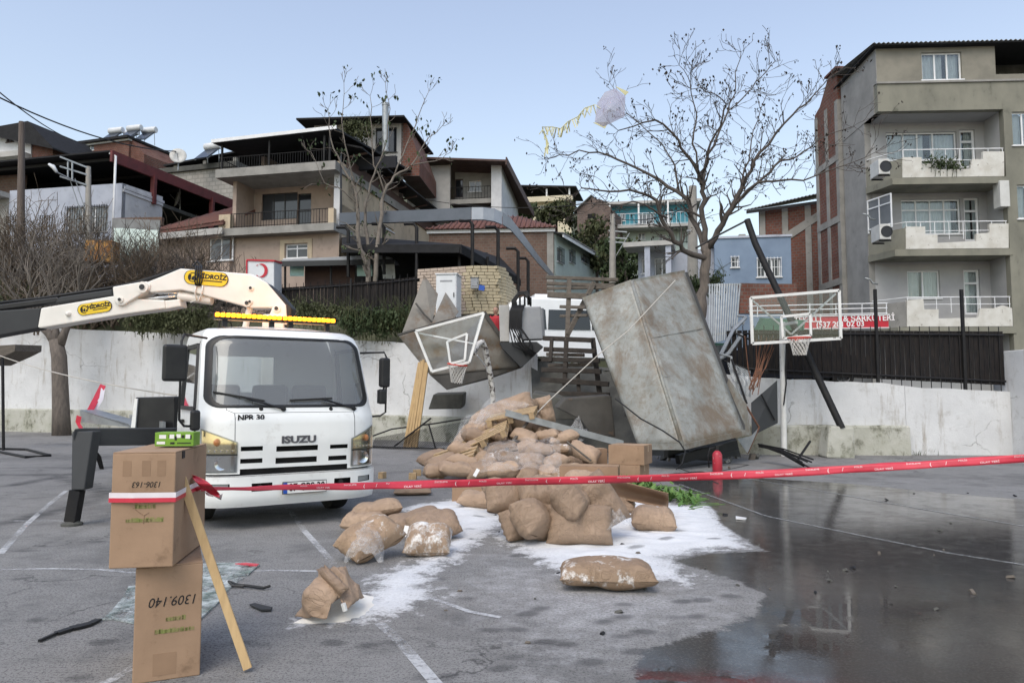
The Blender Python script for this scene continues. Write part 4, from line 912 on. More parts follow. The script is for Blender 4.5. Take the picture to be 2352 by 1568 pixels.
for k, u in enumerate((.16, .42, .7, .93)):
    y = lerp(-.6, Lc, u); x = lerp(pA.x, pA.x+1.2, u); q = MB(); q.bx(x-.12, x+.12, y-.1, y+.1, zt-.5-(.5 if k else 0), pA.z-.4); q.build('canopy_post', 'red_paint', t, world=False)
for k in range(7): y = lerp(0, Lc, k/6); q = MB(); q.beam((-8.5, y, pA.z-.38), (pA.x, y, pA.z-.18), .1, .14); q.build('purlin', 'black_metal', t, world=False)
q = MB(); pp = hit(t, *c1(850, 560), -.45); q.tube([(pp.x-.3, -.5, pp.z+.15), (pp.x, -.45, pp.z), (pp.x, -.45, .5)], .06, 8); q.build('drainpipe', 'white_frame', t, world=False, smooth=True)
solid_box(t, 'roof_deck', 'dark_concrete', -8, Wb-.35, .3, Lc, zt-.3, zt-.1); solid_box(t, 'dark_back_wall', 'dark_concrete', -9, Wb+2, Lc-.3, Lc, 0, pA.z-.4)
wl = 5.5; h = F.rect(c1(308, 1005), c1(392, 1158)); h2 = F.rect(c1(60, 1010), c1(190, 1150)); zw = F.ab(*c1(200, 860))[1]
F.wall('concrete', -8, 0, -.02, zw, [h, h2], name='annex_wall'); F.window(h, 2, pm='pane_grey', grille=1); F.window(h2, 2, pm='pane', grille=1); solid_box(t, 'annex_awning', 'pale_concrete', -8, 0, -.7, -.02, zw, zw+.25); solid_box(t, 'annex_wall_upper', 'brick_brown', -8, 0, .8, 1, zw, zt+1.1)
Face(t, 'f', -1.).railing(-4.2, .2, .4, 1.3, 'black_metal', .15)
# red tiled cottage
t, W = mkhouse('tiled_cottage', 'low cottage with red tiled lean-to roof between pale blue and peach houses', 362, 528, 36.5, 35, 3.6, 560)
F = Face(t); z1 = ZL(t, 450, 537); z2 = ZL(t, 450, 478, 3); h = F.rect(c1(1535, 1165), c1(1700, 1320))
F.wall('peach_plaster', 0, 0, W, z1, [h]); F.window(h, 2, pm='pane_grey')
q = MB(); q.prism([(-.2, -.5, z1), (W, -.5, z1+.2), (W, 4, z2+.2), (W*.35, 4, z2-.2), (-.2, 1, z1+.2)], (0, 0, .12)); q.build('roof', 'tile_red', t, world=False)
solid_box(t, 'fascia', 'pale_concrete', -.2, W, -.55, -.5, z1-.25, z1+.05)
for k in range(22): x = lerp(0, W-.1, k/21); f_ = 1 if x > W*.35 else .3+.7*x/(W*.35); q = MB(); q.tube([(x, -.5, z1+.15+.2*k/21), (x, -.5+4.4*f_, z1+.15+(z2-z1)*f_)], .05, 5); q.build('tile_row', 'tile_red', t, world=False, smooth=True)
# concrete block house, brick houses on the skyline
t, W = mkhouse('block_house', 'bare concrete block house with dark sheet roof behind the red canopy', 350, 545, 52, 50, 6, 430)
F = Face(t); z1 = ZL(t, 450, 392); z2 = ZL(t, 450, 362)
F.wall('block_grey', 0, 0, W, z1); solid_box(t, 'parapet', 'dark_concrete', -.1, W, -.2, 4, z1, z1+.35); q = MB(); q.prism([(W*.1, .2, z2-.3), (W+.4, .2, z2+.2), (W+.4, 5, z2+.2), (W*.1, 5, z2-.3)], (0, 0, .12)); q.build('roof', 'dark_sheet', t, world=False)
for a in (W*.2, W*.55, W*.9): solid_box(t, 'roof_post', 'concrete', a, a+.25, .4, .65, z1+.3, z2-.1)
solid_box(t, 'back_room', 'dark_concrete', W*.2, W, 3, 3.2, z1, z2-.2)
heater((*(MATW[t] @ Vector((W*.72, -.1, z1+.3))),), R(-20), 'white tank solar water heater on the concrete block house roof', 1.1)
t, W = mkhouse('skyline_brick_house', 'red brick house carrying solar water heaters on the skyline', 155, 296, 62, 60, 12, 340)
F = Face(t); z1 = ZL(t, 220, 333); h = F.rect(c1(605, 480), c1(690, 515)); F.wall('brick_red', 0, 0, W, z1, [h]); F.window(h, 3, pm='pane_grey'); solid_box(t, 'roof', 'dark_sheet', -.3, W+.2, -.4, 6, z1+.15, z1+.35); solid_box(t, 'roof_edge', 'white_plaster', -.1, W+.1, -.15, .2, z1+.002, z1+.149); q = MB(); q.prism([(W, .2, z1+.2), (W+1.4, .2, z1-1.2), (W+1.4, .2, -1), (W, .2, -1)], (0, 4, 0)); q.build('side_wing', 'brick_red', t, world=False)
for k, (u, l_) in enumerate(((.55, 'left'), (.68, 'l'), (.85, 'r'), (.97, 'q'))): heater((*(MATW[t] @ Vector((W*u, 1.5+.8*(k % 2), z1+.35))),), R(-15), 'white tank solar water heater in the row on the red brick skyline house', 1.15)
t, W = mkhouse('skyline_white_house', 'white and brick house with dark sloping roof on the skyline', -30, 72, 56, 55, 12, 330)
F = Face(t); z1 = ZL(t, 30, 302); h = F.rect(c1(50, 405), c1(100, 455)); F.wall('white_plaster', 0, 0, W, z1, [h]); F.window(h, 2, fm='brown_wood', pm='pane_grey'); q = MB(); q.prism([(-.5, -.6, z1), (W+.2, -.6, z1+.3), (W+2.6, -.6, z1-1.9), (W+2.6, 5, z1-1.9), (W+.2, 5, z1+.3), (-.5, 5, z1)], (0, 0, .12)); q.build('roof', 'dark_sheet', t, world=False)
q = MB(); q.prism([(W, .1, z1), (W+1.9, .1, z1-1.5), (W+1.9, .1, -3), (W, .1, -3)], (0, 4, 0)); q.build('brick_wing', 'brick_red', t, world=False); solid_box(t, 'balcony', 'pale_concrete', -.2, W, -1, -.02, z1-2.3, z1-1.9)
# far hill crest houses
for k, (px, py, wd, mt, lb) in enumerate(((1180, 470, 26, 'white_plaster', 'tiny white house below the hilltop pines'), (1140, 462, 20, 'grey_plaster', 'tiny grey house on the hill crest'))):
    t, W = mkhouse('hill_house', lb, px-wd/2, px+wd/2, 92, 92, 14, py); F = Face(t); z1 = ZL(t, px, py-14); h = F.rect((px-5, py-9), (px+3, py-3)); F.wall(mt, 0, 0, W, z1, [h]); F.window(h, 2); q = MB(); q.prism([(-.3, -.4, z1), (W+.3, -.4, z1), (W+.3, 2.5, z1+.8), (-.3, 2.5, z1+.8)], (0, 0, .1)); q.build('roof', 'tile_red', t, world=False)
# ================================================================== street furniture on the terrace
# grey sheet-metal canopy fascia that turns a corner, on dark brackets
t = thing('canopy_fascia', 'long grey sheet metal canopy band bending down the street above the dark shelter', 'canopy', P(957, 640, 29))
def band(pts, mt, name):
    q = MB(); n = len(pts); L = []
    for (px, ya, yb, Y) in pts:
        a = P(px, ya, Y); b = P(px, yb, Y); q.v += [a, b, b+Vector((0, .18, 0)), a+Vector((0, .18, 0))]
    for i in range(n-1):
        for k in range(4): a = i*4+k; b = i*4+(k+1) % 4; q.f.append([a, b, b+4, a+4]); q.mi.append(0)
    q.f.append([0, 3, 2, 1]); q.mi.append(0); q.f.append([(n-1)*4+k for k in range(4)]); q.mi.append(0)
    return q.build(name, mt, t)
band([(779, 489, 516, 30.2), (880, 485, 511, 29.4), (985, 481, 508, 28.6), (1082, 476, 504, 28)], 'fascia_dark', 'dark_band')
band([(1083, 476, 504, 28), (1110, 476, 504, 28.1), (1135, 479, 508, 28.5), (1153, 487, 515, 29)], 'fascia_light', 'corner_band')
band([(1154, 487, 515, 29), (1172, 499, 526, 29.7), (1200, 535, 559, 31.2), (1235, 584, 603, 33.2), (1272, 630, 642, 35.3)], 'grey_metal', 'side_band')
for (px, ya, yb, Y) in ((957, 512, 566, 28.8), (1085, 505, 566, 28.1), (1144, 520, 566, 28.9), (1190, 568, 605, 31.5), (1213, 590, 622, 32.5), (800, 520, 566, 30.1), (882, 512, 560, 29.4)):
    q = MB(); b = P(px, yb+70, Y); a = P(px, ya+10, Y); q.tube([b, a, a+Vector((-.12, .0, .14)), a+Vector((-.5, .1, .16))], .07, 6); q.build('bracket', 'black_metal', t)
# dark flat canopy under it
t = thing('dark_shelter', 'black flat roofed market shelter under the grey band', 'shelter', P(950, 690, 29))
q = MB(); q.prism([P(785, 572, 29.3), P(1058, 572, 27.6), P(1195, 648, 34.5), P(1150, 600, 38), P(785, 548, 36.5)], (0, 0, .18)); q.build('roof', 'dark_sheet', t)
q = MB(); q.prism([P(800, 720, 34.5), P(1120, 720, 34), P(1120, 580, 34), P(800, 575, 34.5)], (0, .2, 0)); q.build('back_wall', 'void_black', t)
for px in (957, 1055, 1085, 1120): q = MB(); Y = 28.2 if px < 1060 else 30; q.tube([P(px, 700, Y), P(px, 572 if px < 1060 else 590, Y)], .06, 6); q.build('post', 'black_metal', t)
q = MB(); q.beam(P(1058, 574, 27.55), P(1195, 650, 34.4), .06, .28); q.beam(P(785, 574, 29.25), P(1056, 574, 27.55), .06, .22); q.build('edge_board', 'dark_sheet', t)
# stone block wall, curving away
t = thing('stone_wall', 'yellow cut stone block wall of a small kiosk behind the cabinet', 'wall', P(1100, 720, 26))
path = [P(960, 690, 26.6), P(1090, 690, 25.8), P(1143, 690, 25.9), P(1160, 690, 26.3), P(1172, 690, 26.9), P(1195, 690, 28.6)]
path = [Vector((p.x, p.y)) for p in path]; acc = [0]
for i in range(1, len(path)): acc.append(acc[-1]+(path[i]-path[i-1]).length)
def along(s):
    for i in range(len(path)-1):
        if s <= acc[i+1] or i == len(path)-2:
            u = (s-acc[i])/(acc[i+1]-acc[i]); p = path[i].lerp(path[i+1], u); d = (path[i+1]-path[i]).normalized(); return p, d
ztop0 = P(1050, 612, 26.).z; zbt = P(1100, 722, 26).z; rows = 15; rh = (ztop0-zbt)/rows
q = MB()
for i in range(len(path)-1):
    a, b = path[i], path[i+1]; n_ = Vector((-(b-a).y, (b-a).x, 0)).normalized()*.1; zt_ = ztop0-.02
    q.prism([Vector((a.x, a.y, zbt))+n_, Vector((b.x, b.y, zbt))+n_, Vector((b.x, b.y, zt_ if i < 3 else zt_-.25*(i-2)))+n_, Vector((a.x, a.y, zt_ if i < 3 else zt_-.25*(i-3)))+n_], (0, .3, 0))
q.build('mortar_core', 'mortar', t)
for r_ in range(rows):
    s = -.15*(r_ % 2)
    while s < acc[-1]-.05:
        bw = .27+.04*random.uniform(-1, 1); e = min(acc[-1], s+bw-.018); s0 = max(0, s)
        zlim = ztop0 - max(0, (s0-acc[2])*.34)
        z0_ = zbt+rh*r_
        if e-s0 > .08 and z0_+rh <= zlim+.1:
            p, d = along((s0+e)/2); rot = Matrix.Rotation(math.atan2(d.y, d.x), 3, 'Z')
            k = MB(); k.box(Vector((p.x, p.y, z0_+rh/2))+rot @ Vector((0, .04-random.uniform(0, .012), 0)), (e-s0, .16, rh-.016), rot)
            k.build('stone_block', 'stone_pink' if s0 < acc[1]*.78 else 'stone_yellow', t)
        s += bw
# switch cabinet, meter boxes
def cabinet(px0, px1, pyt, pyb, Y, dp, name, label, cat, mt='cabinet_white', rz=0):
    a = P(px0, pyb, Y); b = P(px1, pyb, Y); tp = P(px0, pyt, Y).z; W = b.x-a.x
    t = thing(name, label, cat, (a.x, Y, a.z), R(rz)); h = tp-a.z
    solid_box(t, 'body', mt, 0, W, 0, dp, 0, h*.97, .01); solid_box(t, 'lid', mt, -.03, W+.03, -.04, dp+.03, h*.972, h, .008)
    solid_box(t, 'door', mt, .04, W-.04, -.015, -.001, .08, h*.93, .004); solid_box(t, 'vent', 'grey_metal', W*.2, W*.8, -.02, -.016, h*.8, h*.84); solid_box(t, 'handle', 'black_metal', W*.86, W*.9, -.04, -.016, h*.45, h*.55)
    return t
cabinet(1001, 1049, 628, 728, 24.6, .8, 'switch_cabinet', 'tall white electrical switch cabinet beside the stone wall', 'cabinet', rz=-8)
cabinet(1081, 1099, 637, 662, 25.4, .2, 'meter_box', 'small grey meter box on the stone wall', 'meter box', 'grey_metal')
q = MB(); q.beam(P(1100, 660, 25.4), P(1113, 662, 25.4), .02, .18); q.build('street_sign', 'plate_blue', label='tiny dark blue plate beside the meter box', cat='sign')
# bus shelter
t = thing('bus_shelter', 'bus shelter with curved roof and pale glass panels behind the black fence', 'bus stop', P(770, 660, 30.5)); Y = 30.5
q = MB(); q.prism([P(646, 603, Y), P(648, 596, Y), P(870, 585, Y), P(900, 592, Y), P(905, 600, Y)], (0, 1.6, .1)); q.build('roof', 'grey_metal', t)
q = MB(); q.beam(P(646, 606, Y-.03), P(905, 601, Y-.03), .05, .22); q.build('roof_edge', 'dark_panel', t)
q = MB(); q.prism([P(873, 588, Y-.05), P(895, 590, Y-.05), P(906, 604, Y-.05), P(908, 640, Y-.05), P(880, 640, Y-.05)], (0, .1, 0)); q.build('end_panel', 'galvanised', t)
for a, b in ((666, 698), (820, 855)): q = MB(); q.prism([P(a, 634, Y+.5), P(b, 634, Y+.5), P(b, 605, Y+.5), P(a, 605, Y+.5)], (0, .03, 0)); q.build('glass_panel', 'shelter_glass', t)
q = MB(); q.prism([P(700, 660, Y+1), P(815, 660, Y+1), P(815, 606, Y+1), P(700, 606, Y+1)], (0, .1, 0)); q.build('back_panel', 'brown_wood', t)
for px in (655, 760, 868): q = MB(); q.tube([P(px, 700, Y+.3), P(px, 604, Y+.3)], .05, 6); q.build('post', 'black_metal', t)
# red crescent collection box
t = thing('collection_box', 'white clothing collection box with red crescent and red trim', 'box', P(606, 670, 28.5)); Y = 28.5
q = MB(); q.prism([P(568, 680, Y), P(629, 680, Y), P(629, 598, Y), P(568, 598, Y)], (0, .9, 0)); q.build('body', 'cabinet_white', t, bevel=.01)
q = MB(); q.prism([P(629.5, 680, Y), P(646, 680, Y+.8), P(646, 603, Y+.8), P(629.5, 598, Y)], (.01, .02, 0)); q.build('side', 'cabinet_white', t)
for a, b in (((567, 597), (630, 599)), ((567, 640), (567, 597)), ((630, 599), (647, 604))): q = MB(); q.beam(P(*a, Y-.02), P(*b, Y-.02 if b[0] < 640 else Y+.75), .05, .06); q.build('trim', 'sign_red', t)
q = MB(); pts = []; cx, cy = 601, 628
for i in range(17): a = R(40+280*i/16-0); pts.append((cx+13*math.cos(a)*-1, cy-13*math.sin(a)))
pin = []
for i in range(17): a = R(40+280*i/16); pin.append((cx-5+10*math.cos(a)*-1, cy-10*math.sin(a)))
pts2 = [(2*cx-x, y) for x, y in pts]
q = MB(); cres = [P(601+14*math.cos(R(-140+280*i/16)), 621+16*math.sin(R(-140+280*i/16)), Y-.03) for i in range(17)]; inn = [P(595+12.5*math.cos(R(-125+250*i/16)), 621+14*math.sin(R(-125+250*i/16)), Y-.03) for i in range(17)]
b0 = len(q.v); q.v += cres+inn
for i in range(16): q.f.append([i, i+1, 17+i+1, 17+i]); q.mi.append(0)
q.build('crescent', 'sign_red', t)

# ================================================================== fences
def slat_fence(name, label, x0, x1, top, gap, step, yo=.15, proud=.25, posts=()):
    t = thing(name, label, 'fence', (x0, wallY(x0)+yo, pl(TZ, x0)))
    n = int((x1-x0)/step); rr = random.Random(5); fz = lambda x: pl(TZ, x)+(bank(x, wallY(x)+yo) if yo > .3 else 0)
    for i in range(n):
        x = lerp(x0, x1, (i+.5)/n); y = wallY(x)+yo; zb = fz(x)+gap; zt_ = top(x)
        sl = (wallY(x+.1)-wallY(x-.1))/.2; rot = Matrix.Rotation(math.atan(sl), 3, 'Z')
        q = MB(); q.box((x, y+rr.uniform(0, .012), (zb+zt_)/2), (step*.93, .02, zt_-zb), rot); q.build('slat', 'fence_board', t)
    for i in range(n//2):
        x = lerp(x0, x1, (i+.5)/(n//2)); y = wallY(x)+yo-.04; q = MB(); q.tube([(x, y, fz(x)+.02), (x, y, top(x)+proud)], .012, 5); q.build('bar', 'black_metal', t)
    m_ = 12
    for dz in (0, 1):
        q = MB(); q.tube([(lerp(x0, x1, k/m_), wallY(lerp(x0, x1, k/m_))+yo-.045, (top(lerp(x0, x1, k/m_))-.1 if dz else fz(lerp(x0, x1, k/m_))+gap+.1)) for k in range(m_+1)], .025, 4); q.build('rail', 'black_metal', t)
    for x, zt_ in posts: q = MB(); q.box((x, wallY(x)+yo-.06, (fz(x)+zt_)/2), (.07, .07, zt_-fz(x))); q.build('post', 'black_metal', t)
    return t
slat_fence('board_fence', 'black slatted fence on top of the whitewashed wall behind the upright hoop', 5.9, 13.0, lambda x: lerp(P(1750, 758, 20.2).z, P(2320, 762, 19.8).z, (x-6)/7), .2, .125, .15, .12, posts=((9.72, P(2010, 663, 19.7).z), (11.95, P(2213, 664, 19.6).z)))
slat_fence('board_fence', 'black slatted fence above the weedy wall beside the switch cabinet', -9.6, -2.5, lambda x: P(800, 637, 27.3).z+(x+6)*.02-.02, .12, .15, 1.5, .14, posts=((-9.5, P(610, 628, 28).z), (-6.2, P(800, 626, 27).z), (-2.6, P(1000, 630, 26).z)))
slat_fence('iron_fence', 'low dark railings above the long wall among the bare shrubs', -26, -10.2, lambda x: pl(TZ, x)+2.4, .15, .5, 1.6, .05)
# corrugated steel panel beside the big tree trunk
t = thing('palisade_panel', 'bent pale steel palisade panel beside the big tree trunk', 'fence panel', P(1665, 790, 20.6))
for k in range(13):
    u = k/12; q = MB(); q.beam(P(lerp(1628, 1690, u), lerp(790, 775, u), 20.6), P(lerp(1630, 1700, u), lerp(652, 651, u), 20.9), .038, .03); q.build('slat', 'galvanised', t)
for a_, b_ in (((1626, 655, 20.95), (1702, 653, 20.95)), ((1628, 770, 20.7), (1696, 760, 20.7))): q = MB(); q.beam(P(*a_), P(*b_), .04, .06); q.build('rail', 'galvanised', t)
# low brick garden wall, shop sign, awning
q = MB(); q.prism([P(1700, 720, 30), P(1830, 720, 30), P(1830, 652, 30), P(1700, 650, 30)], (0, .25, 0)); q.build('garden_wall', 'brick_red', label='low red brick wall at the foot of the blue house', cat='wall')
t = thing('shop_sign', 'red shop sign with white lettering beside the ground floor balcony', 'sign', P(1940, 756, 26)); Y = 26
a, b = P(1880, 728, Y), P(2041, 723, Y); a2, b2 = P(1880, 753, Y), P(2041, 751, Y)
q = MB(); q.prism([P(1838, 728, Y), b, b2, P(1838, 754, Y)], (0, .12, 0)); q.build('board', 'sign_red', t)
for k in (0, 1): q = MB(); q.beam(P(1836, (727, 755)[k], Y-.02), P(2043, (722, 752)[k], Y-.02), .03, .03); q.build('frame', 'white_frame', t)
for s_, px, py, sz, ll in (('& ŞARKÜTERİ', 1996, 731, .23, 1.), ('TEKİLLİ', 1856, 734, .22, 1.), ('(537 201 02 03', 1930, 745, .22, 1.)):
    text(t, s_, sz*1.25, 'tape_print', basis(P(px, py, Y-.015), P(2041, 723, Y)-P(1838, 728, Y), (0, 0, 1)), .004, bold=.006)
t = thing('terrace_railing', 'white pipe railing along the terrace above the red shop sign', 'railing', P(1930, 725, 27)); 
for py in (697, 708, 720): q = MB(); q.tube([P(1720, py+6, 27.4), P(2038, py-1, 27)], .022, 6); q.build('rail', 'white_frame', t)
for px in (1740, 1800, 1860, 1920, 1980, 2036): q = MB(); q.tube([P(px, 728, 27.2), P(px, 697, 27.2)], .02, 6); q.build('post', 'white_frame', t)
q = MB(); q.prism([P(1735, 770, 23.5), P(1845, 770, 23.5), P(1850, 735, 24.5), P(1755, 730, 24.5)], (0, .4, .05)); q.build('market_awning', 'shop_awning', label='dark green awning behind the upright hoop board', cat='awning')

# ================================================================== vehicles on the street
def tyre_wheel(t, c, axis, r, w_, rim=.6, mt='grey_metal', nm='wheel'):
    q = MB(); q.lathe([(r*.62, -w_/2), (r*.9, -w_/2), (r*.98, -w_*.42), (r, -w_*.25), (r, w_*.25), (r*.98, w_*.42), (r*.9, w_/2), (r*.62, w_/2)], 32, c, axis); wh = q.build(nm, 'rubber', t, world=False, smooth=True, ang=35)
    q = MB(); q.lathe([(.001, w_*.28), (r*.2, w_*.34), (r*.24, w_*.2), (r*.5, w_*.12), (r*.58, w_*.42), (r*.64, w_*.44), (r*.64, -w_*.44), (.001, -w_*.3)], 24, c, axis); q.build('rim', mt, wh, world=False, smooth=True, ang=35); return wh
def vehicle(name, label, cat, loc, rz, L, Wd, prof, wprof, mt, wheels, wr, group=None):
    """prof: side outline (y along length, z); wprof: window strip rectangles (y0, z0, y1, z1)"""
    t = thing(name, label, cat, loc, rz, group)
    q = MB(); k = len(prof); sec = [(-1, .0), (-.97, .03), (0, .05), (.97, .03), (1, .0)]
    for s_ in (-1., -.94, 0, .94, 1.):
        ins = .0 if abs(s_) < .95 else 1.
        for (y, z) in prof:
            zz = z-(.07*max(0, (z-.9))/1. if ins else 0); q.v.append(Vector((s_*Wd/2*(1-.06*max(0, z-.9)), y*(.985 if ins else 1), zz)))
    for j in range(4):
        for i in range(k): a = j*k+i; b = j*k+(i+1) % k; q.f.append([a, b, b+k, a+k]); q.mi.append(0)
    q.f.append([i for i in range(k)]); q.mi.append(0); q.f.append([4*k+i for i in range(k)][::-1]); q.mi.append(0)
    q.build('body', mt, t, world=False, smooth=True, ang=40, bevel=.02)
    for (y0, z0, y1, z1) in wprof:
        for s_ in (-1, 1):
            x0 = s_*Wd/2*(1-.06*max(0, z0-.9)); x1 = s_*Wd/2*(1-.06*max(0, z1-.9)); q = MB(); q.prism([(x0, y0, z0), (x0, y1, z0), (x1, y1-.04, z1), (x1, y0+.04, z1)], (s_*.012, 0, 0)); q.build('side_window', 'dark_glazing', t, world=False)
    for y in wheels:
        for s_ in (-1, 1): tyre_wheel(t, (s_*(Wd/2-.1), y, wr), (s_, 0, 0), wr, .2)
    return t
bp = P(1330, 700, 27.5)
t = vehicle('parked_bus', 'white minibus parked behind the broken timber rack', 'bus', (bp.x-.2, 27.2, terrZ(1.5, 27)+.05), R(-79), 6.6, 2.1,
        [(-3.2, .45), (-3.3, .8), (-3.25, 1.35), (-2.95, 1.75), (-2.5, 2.35), (-2.1, 2.5), (3.1, 2.45), (3.25, 2.2), (3.3, .5), (3.2, .35)], [(-2.6, 1.35, -1.3, 2.05), (-1.25, 1.35, .3, 2.05), (.35, 1.35, 1.8, 2.05), (1.85, 1.35, 3.0, 2.05)], 'bus_white', (-2.1, 2.0), .36)
q = MB(); q.bx(-.5, .5, -1.6, -.7, 2.5, 2.66); q.build('roof_vent', 'bus_white', t, world=False, bevel=.03)
carprof = [(-2.0, .3), (-2.1, .55), (-2.05, .85), (-1.1, .98), (-.45, 1.42), (.9, 1.45), (1.7, 1.05), (2.05, .98), (2.1, .5), (2.0, .3)]
cp_ = P(1790, 740, 22.6)
vehicle('parked_car', 'dark car parked behind the black slatted fence', 'car', (8.2, 22.3, terrZ(8.2, 20)+.03), R(88), 4.2, 1.7, carprof, [(-.85, .98, .1, 1.36), (.15, .98, 1.3, 1.36)], 'car_dark', (-1.35, 1.3), .31)
vehicle('parked_car', 'blue-black car half hidden between palisade panel and upright hoop', 'car', (P(1770, 740, 24.5).x-1.2, 24.8, terrZ(8, 20)+.03), R(90), 4.2, 1.7, carprof, [(-.85, .98, .1, 1.36), (.15, .98, 1.3, 1.36)], 'car_green', (-1.35, 1.3), .31)

# ================================================================== poles and wires
def pole(name, label, px, pyt, pyb, Y, r, mt, lean=0):
    t = thing(name, label, 'pole', P(px, pyb, Y)); a = P(px, pyb, Y); b = P(px+lean, pyt, Y)
    q = MB(); q.tube([a, a.lerp(b, .5), b], [r*1.25, r*1.1, r*.85], 10); q.build('shaft', mt, t, smooth=True, ang=60); return t, a, b
pole('utility_pole', 'weathered wooden utility pole among bare shrubs by the pale blue house', 46, 280, 680, 33, .14, 'pole_wood', 4)
t, a, b = pole('street_lamp_pole', 'concrete utility pole with stacked cross arms and lamp by the pale blue house', 203, 383, 600, 34, .125, 'pole_concrete')
for k, (p0, p1) in enumerate((((137, 360), (208, 388)), ((137, 382), (208, 404)), ((137, 405), (208, 428)))): q = MB(); q.beam(P(*p0, 33.3), P(*p1, 34), .06, .07); q.build('cross_arm', 'galvanised', t)
for px, y0, y1 in ((156, 372, 412), (166, 374, 416)): q = MB(); q.tube([P(px, y0, 33.5), P(px, y1, 33.5)], .04, 6); q.build('insulator_rod', 'galvanised', t)
q = MB(); q.tube([P(112, 377, 33), P(122, 383, 33), P(131, 396, 33)], [.05, .1, .06], 8); q.build('lamp_head', 'cabinet_white', t, smooth=True); q = MB(); q.tube([P(131, 396, 33), P(160, 410, 33.4), P(200, 430, 34)], .03, 6); q.build('lamp_arm', 'galvanised', t)
for px in (160, 172): q = MB(); q.tube([P(px, 410, 33.6), P(px+30, 500, 34)], .02, 5); q.build('brace', 'galvanised', t)
t, a, b = pole('utility_pole', 'slim concrete pole in front of the evergreen shrubs and ruined house', 1407, 492, 650, 36, .14, 'pole_concrete')
for y in (530, 545, 555): q = MB(); q.beam(P(1398, y, 36), P(1440, y+3, 36), .05, .06); q.build('cross_arm', 'galvanised', t)
q = MB(); q.tube([P(1446, 535, 36), P(1409, 598, 36)], .02, 5); q.build('stay', 'galvanised', t)
t, a, b = pole('utility_pole', 'pale concrete pole right behind the big bare tree', 1591, 428, 700, 25.5, .16, 'pole_concrete')
q = MB(); q.beam(P(1577, 530, 25.4), P(1607, 528, 25.4), .06, .06); q.build('cross_arm', 'galvanised', t)
def wire(pts, r, lb, mt='cable', name='overhead_wire', cat='wire', group='overhead wires'):
    q = MB(); q.tube(pts, r, 5); q.build(name, mt, label=lb, cat=cat, group=group)
def sag(a, b, s, n=14): return [a.lerp(b, i/n)-Vector((0, 0, s*4*(i/n)*(1-i/n))) for i in range(n+1)]
wire(sag(P(-10, 220, 30), P(405, 348, 44), .5), .035, 'thick black overhead wire running to the satellite dish house')
wire(sag(P(-10, 205, 30), P(200, 332, 58), .4), .03, 'thin overhead wire running to the solar heater house')
wire(sag(P(985, 460, 42), P(1400, 462, 40), .4), .02, 'overhead wire in front of the cream hill house'); wire(sag(P(1410, 500, 36), P(1591, 470, 25.5), .3), .018, 'overhead wire between the two concrete poles')
# satellite dishes
def dish(c, nrm, r, lb):
    t = thing('satellite_dish', lb, 'satellite dish', c-Vector((0, 0, r*1.6)), group='satellite dishes')
    q = MB(); q.lathe([(.001, 0), (r*.5, .03), (r*.8, .09), (r, .16), (r, .18), (r*.5, .05), (.001, .02)], 24, c, nrm); q.build('reflector', 'ac_white', t, smooth=True)
    q = MB(); q.tube([c, c-Vector((0, 0, r*1.7))], .04, 6); q.build('mast', 'galvanised', t); q = MB(); q.tube([c-Vector((0, 0, r*.8)), c+Vector(nrm).normalized()*r*.9], .02, 5); q.build('feed_arm', 'galvanised', t)
dish(P(410, 361, 44), (.3, -1, .25), .48, 'round white satellite dish on a mast above the red canopy'); dish(P(*c1(1325, 860), 42), (-1, -.6, .2), .62, 'satellite dish under the red canopy beam'); 
# rusty panels by the long wall
q = MB(); q.prism([P(191, 600, 31), P(259, 602, 31), P(259, 552, 31), P(194, 551, 31)], (0, .6, 0)); q.build('rusty_hopper', 'rust_panel', bevel=.03, label='rusty orange steel bin among the bare shrubs', cat='bin')
t = thing('sheet_shed', 'pale corrugated sheet shed beside the rusty bin', 'shed', P(312, 610, 33))
for k in range(4): q = None; a_ = lerp(262, 365, k/4); b_ = lerp(262, 365, (k+1)/4)-1; corrugated(t, P(a_, 600, 33), P(b_, 600, 33), P(a_, 524+k*1.5, 33.), P(b_, 524+k*1.5, 33.), 'mint_plaster', .015, .12, 'sheet', True)
q = MB(); q.beam(P(258, 522, 33.3), P(367, 526, 33.3), .8, .08, Vector((0, 1, 0))); q.build('roof', 'roof_sheet', t)
q = MB(); q.prism([P(258, 520, 34), P(370, 518, 34), P(372, 498, 34), P(258, 501, 34)], (0, .25, 0)); q.build('low_wall', 'brick_brown', label='low brick parapet above the corrugated sheet shed', cat='wall')

# ================================================================== trees
def grow(q, tips, p, d, r, ln, depth, rr, up=.12, spread=.55, segs=4, sides=5, fork=(2, 3), minr=.006):
    pts = [p.copy()]; rad = [r]; d = d.normalized(); c = p.copy()
    for i in range(segs):
        d = (d+Vector((rr.gauss(0, .16), rr.gauss(0, .16), rr.gauss(0, .12)+up))).normalized(); c = c+d*ln/segs; pts.append(c.copy()); rad.append(max(minr, r*(1-.5*(i+1)/segs)))
    q.tube(pts, rad, sides if r > .02 else 3, False)
    if depth == 0: tips.append((c, d)); return
    for k in range(rr.randint(*fork)):
        i = rr.randint(max(1, segs-2), segs); x, y, z = frame(d); a = rr.uniform(0, 6.28); nd = d+(x*math.cos(a)+y*math.sin(a))*rr.uniform(.35, 1)*spread*1.6
        grow(q, tips, pts[i], nd, max(minr, rad[i]*.8), ln*rr.uniform(.6, .85), depth-1, rr, up, spread, segs, sides, fork, minr)
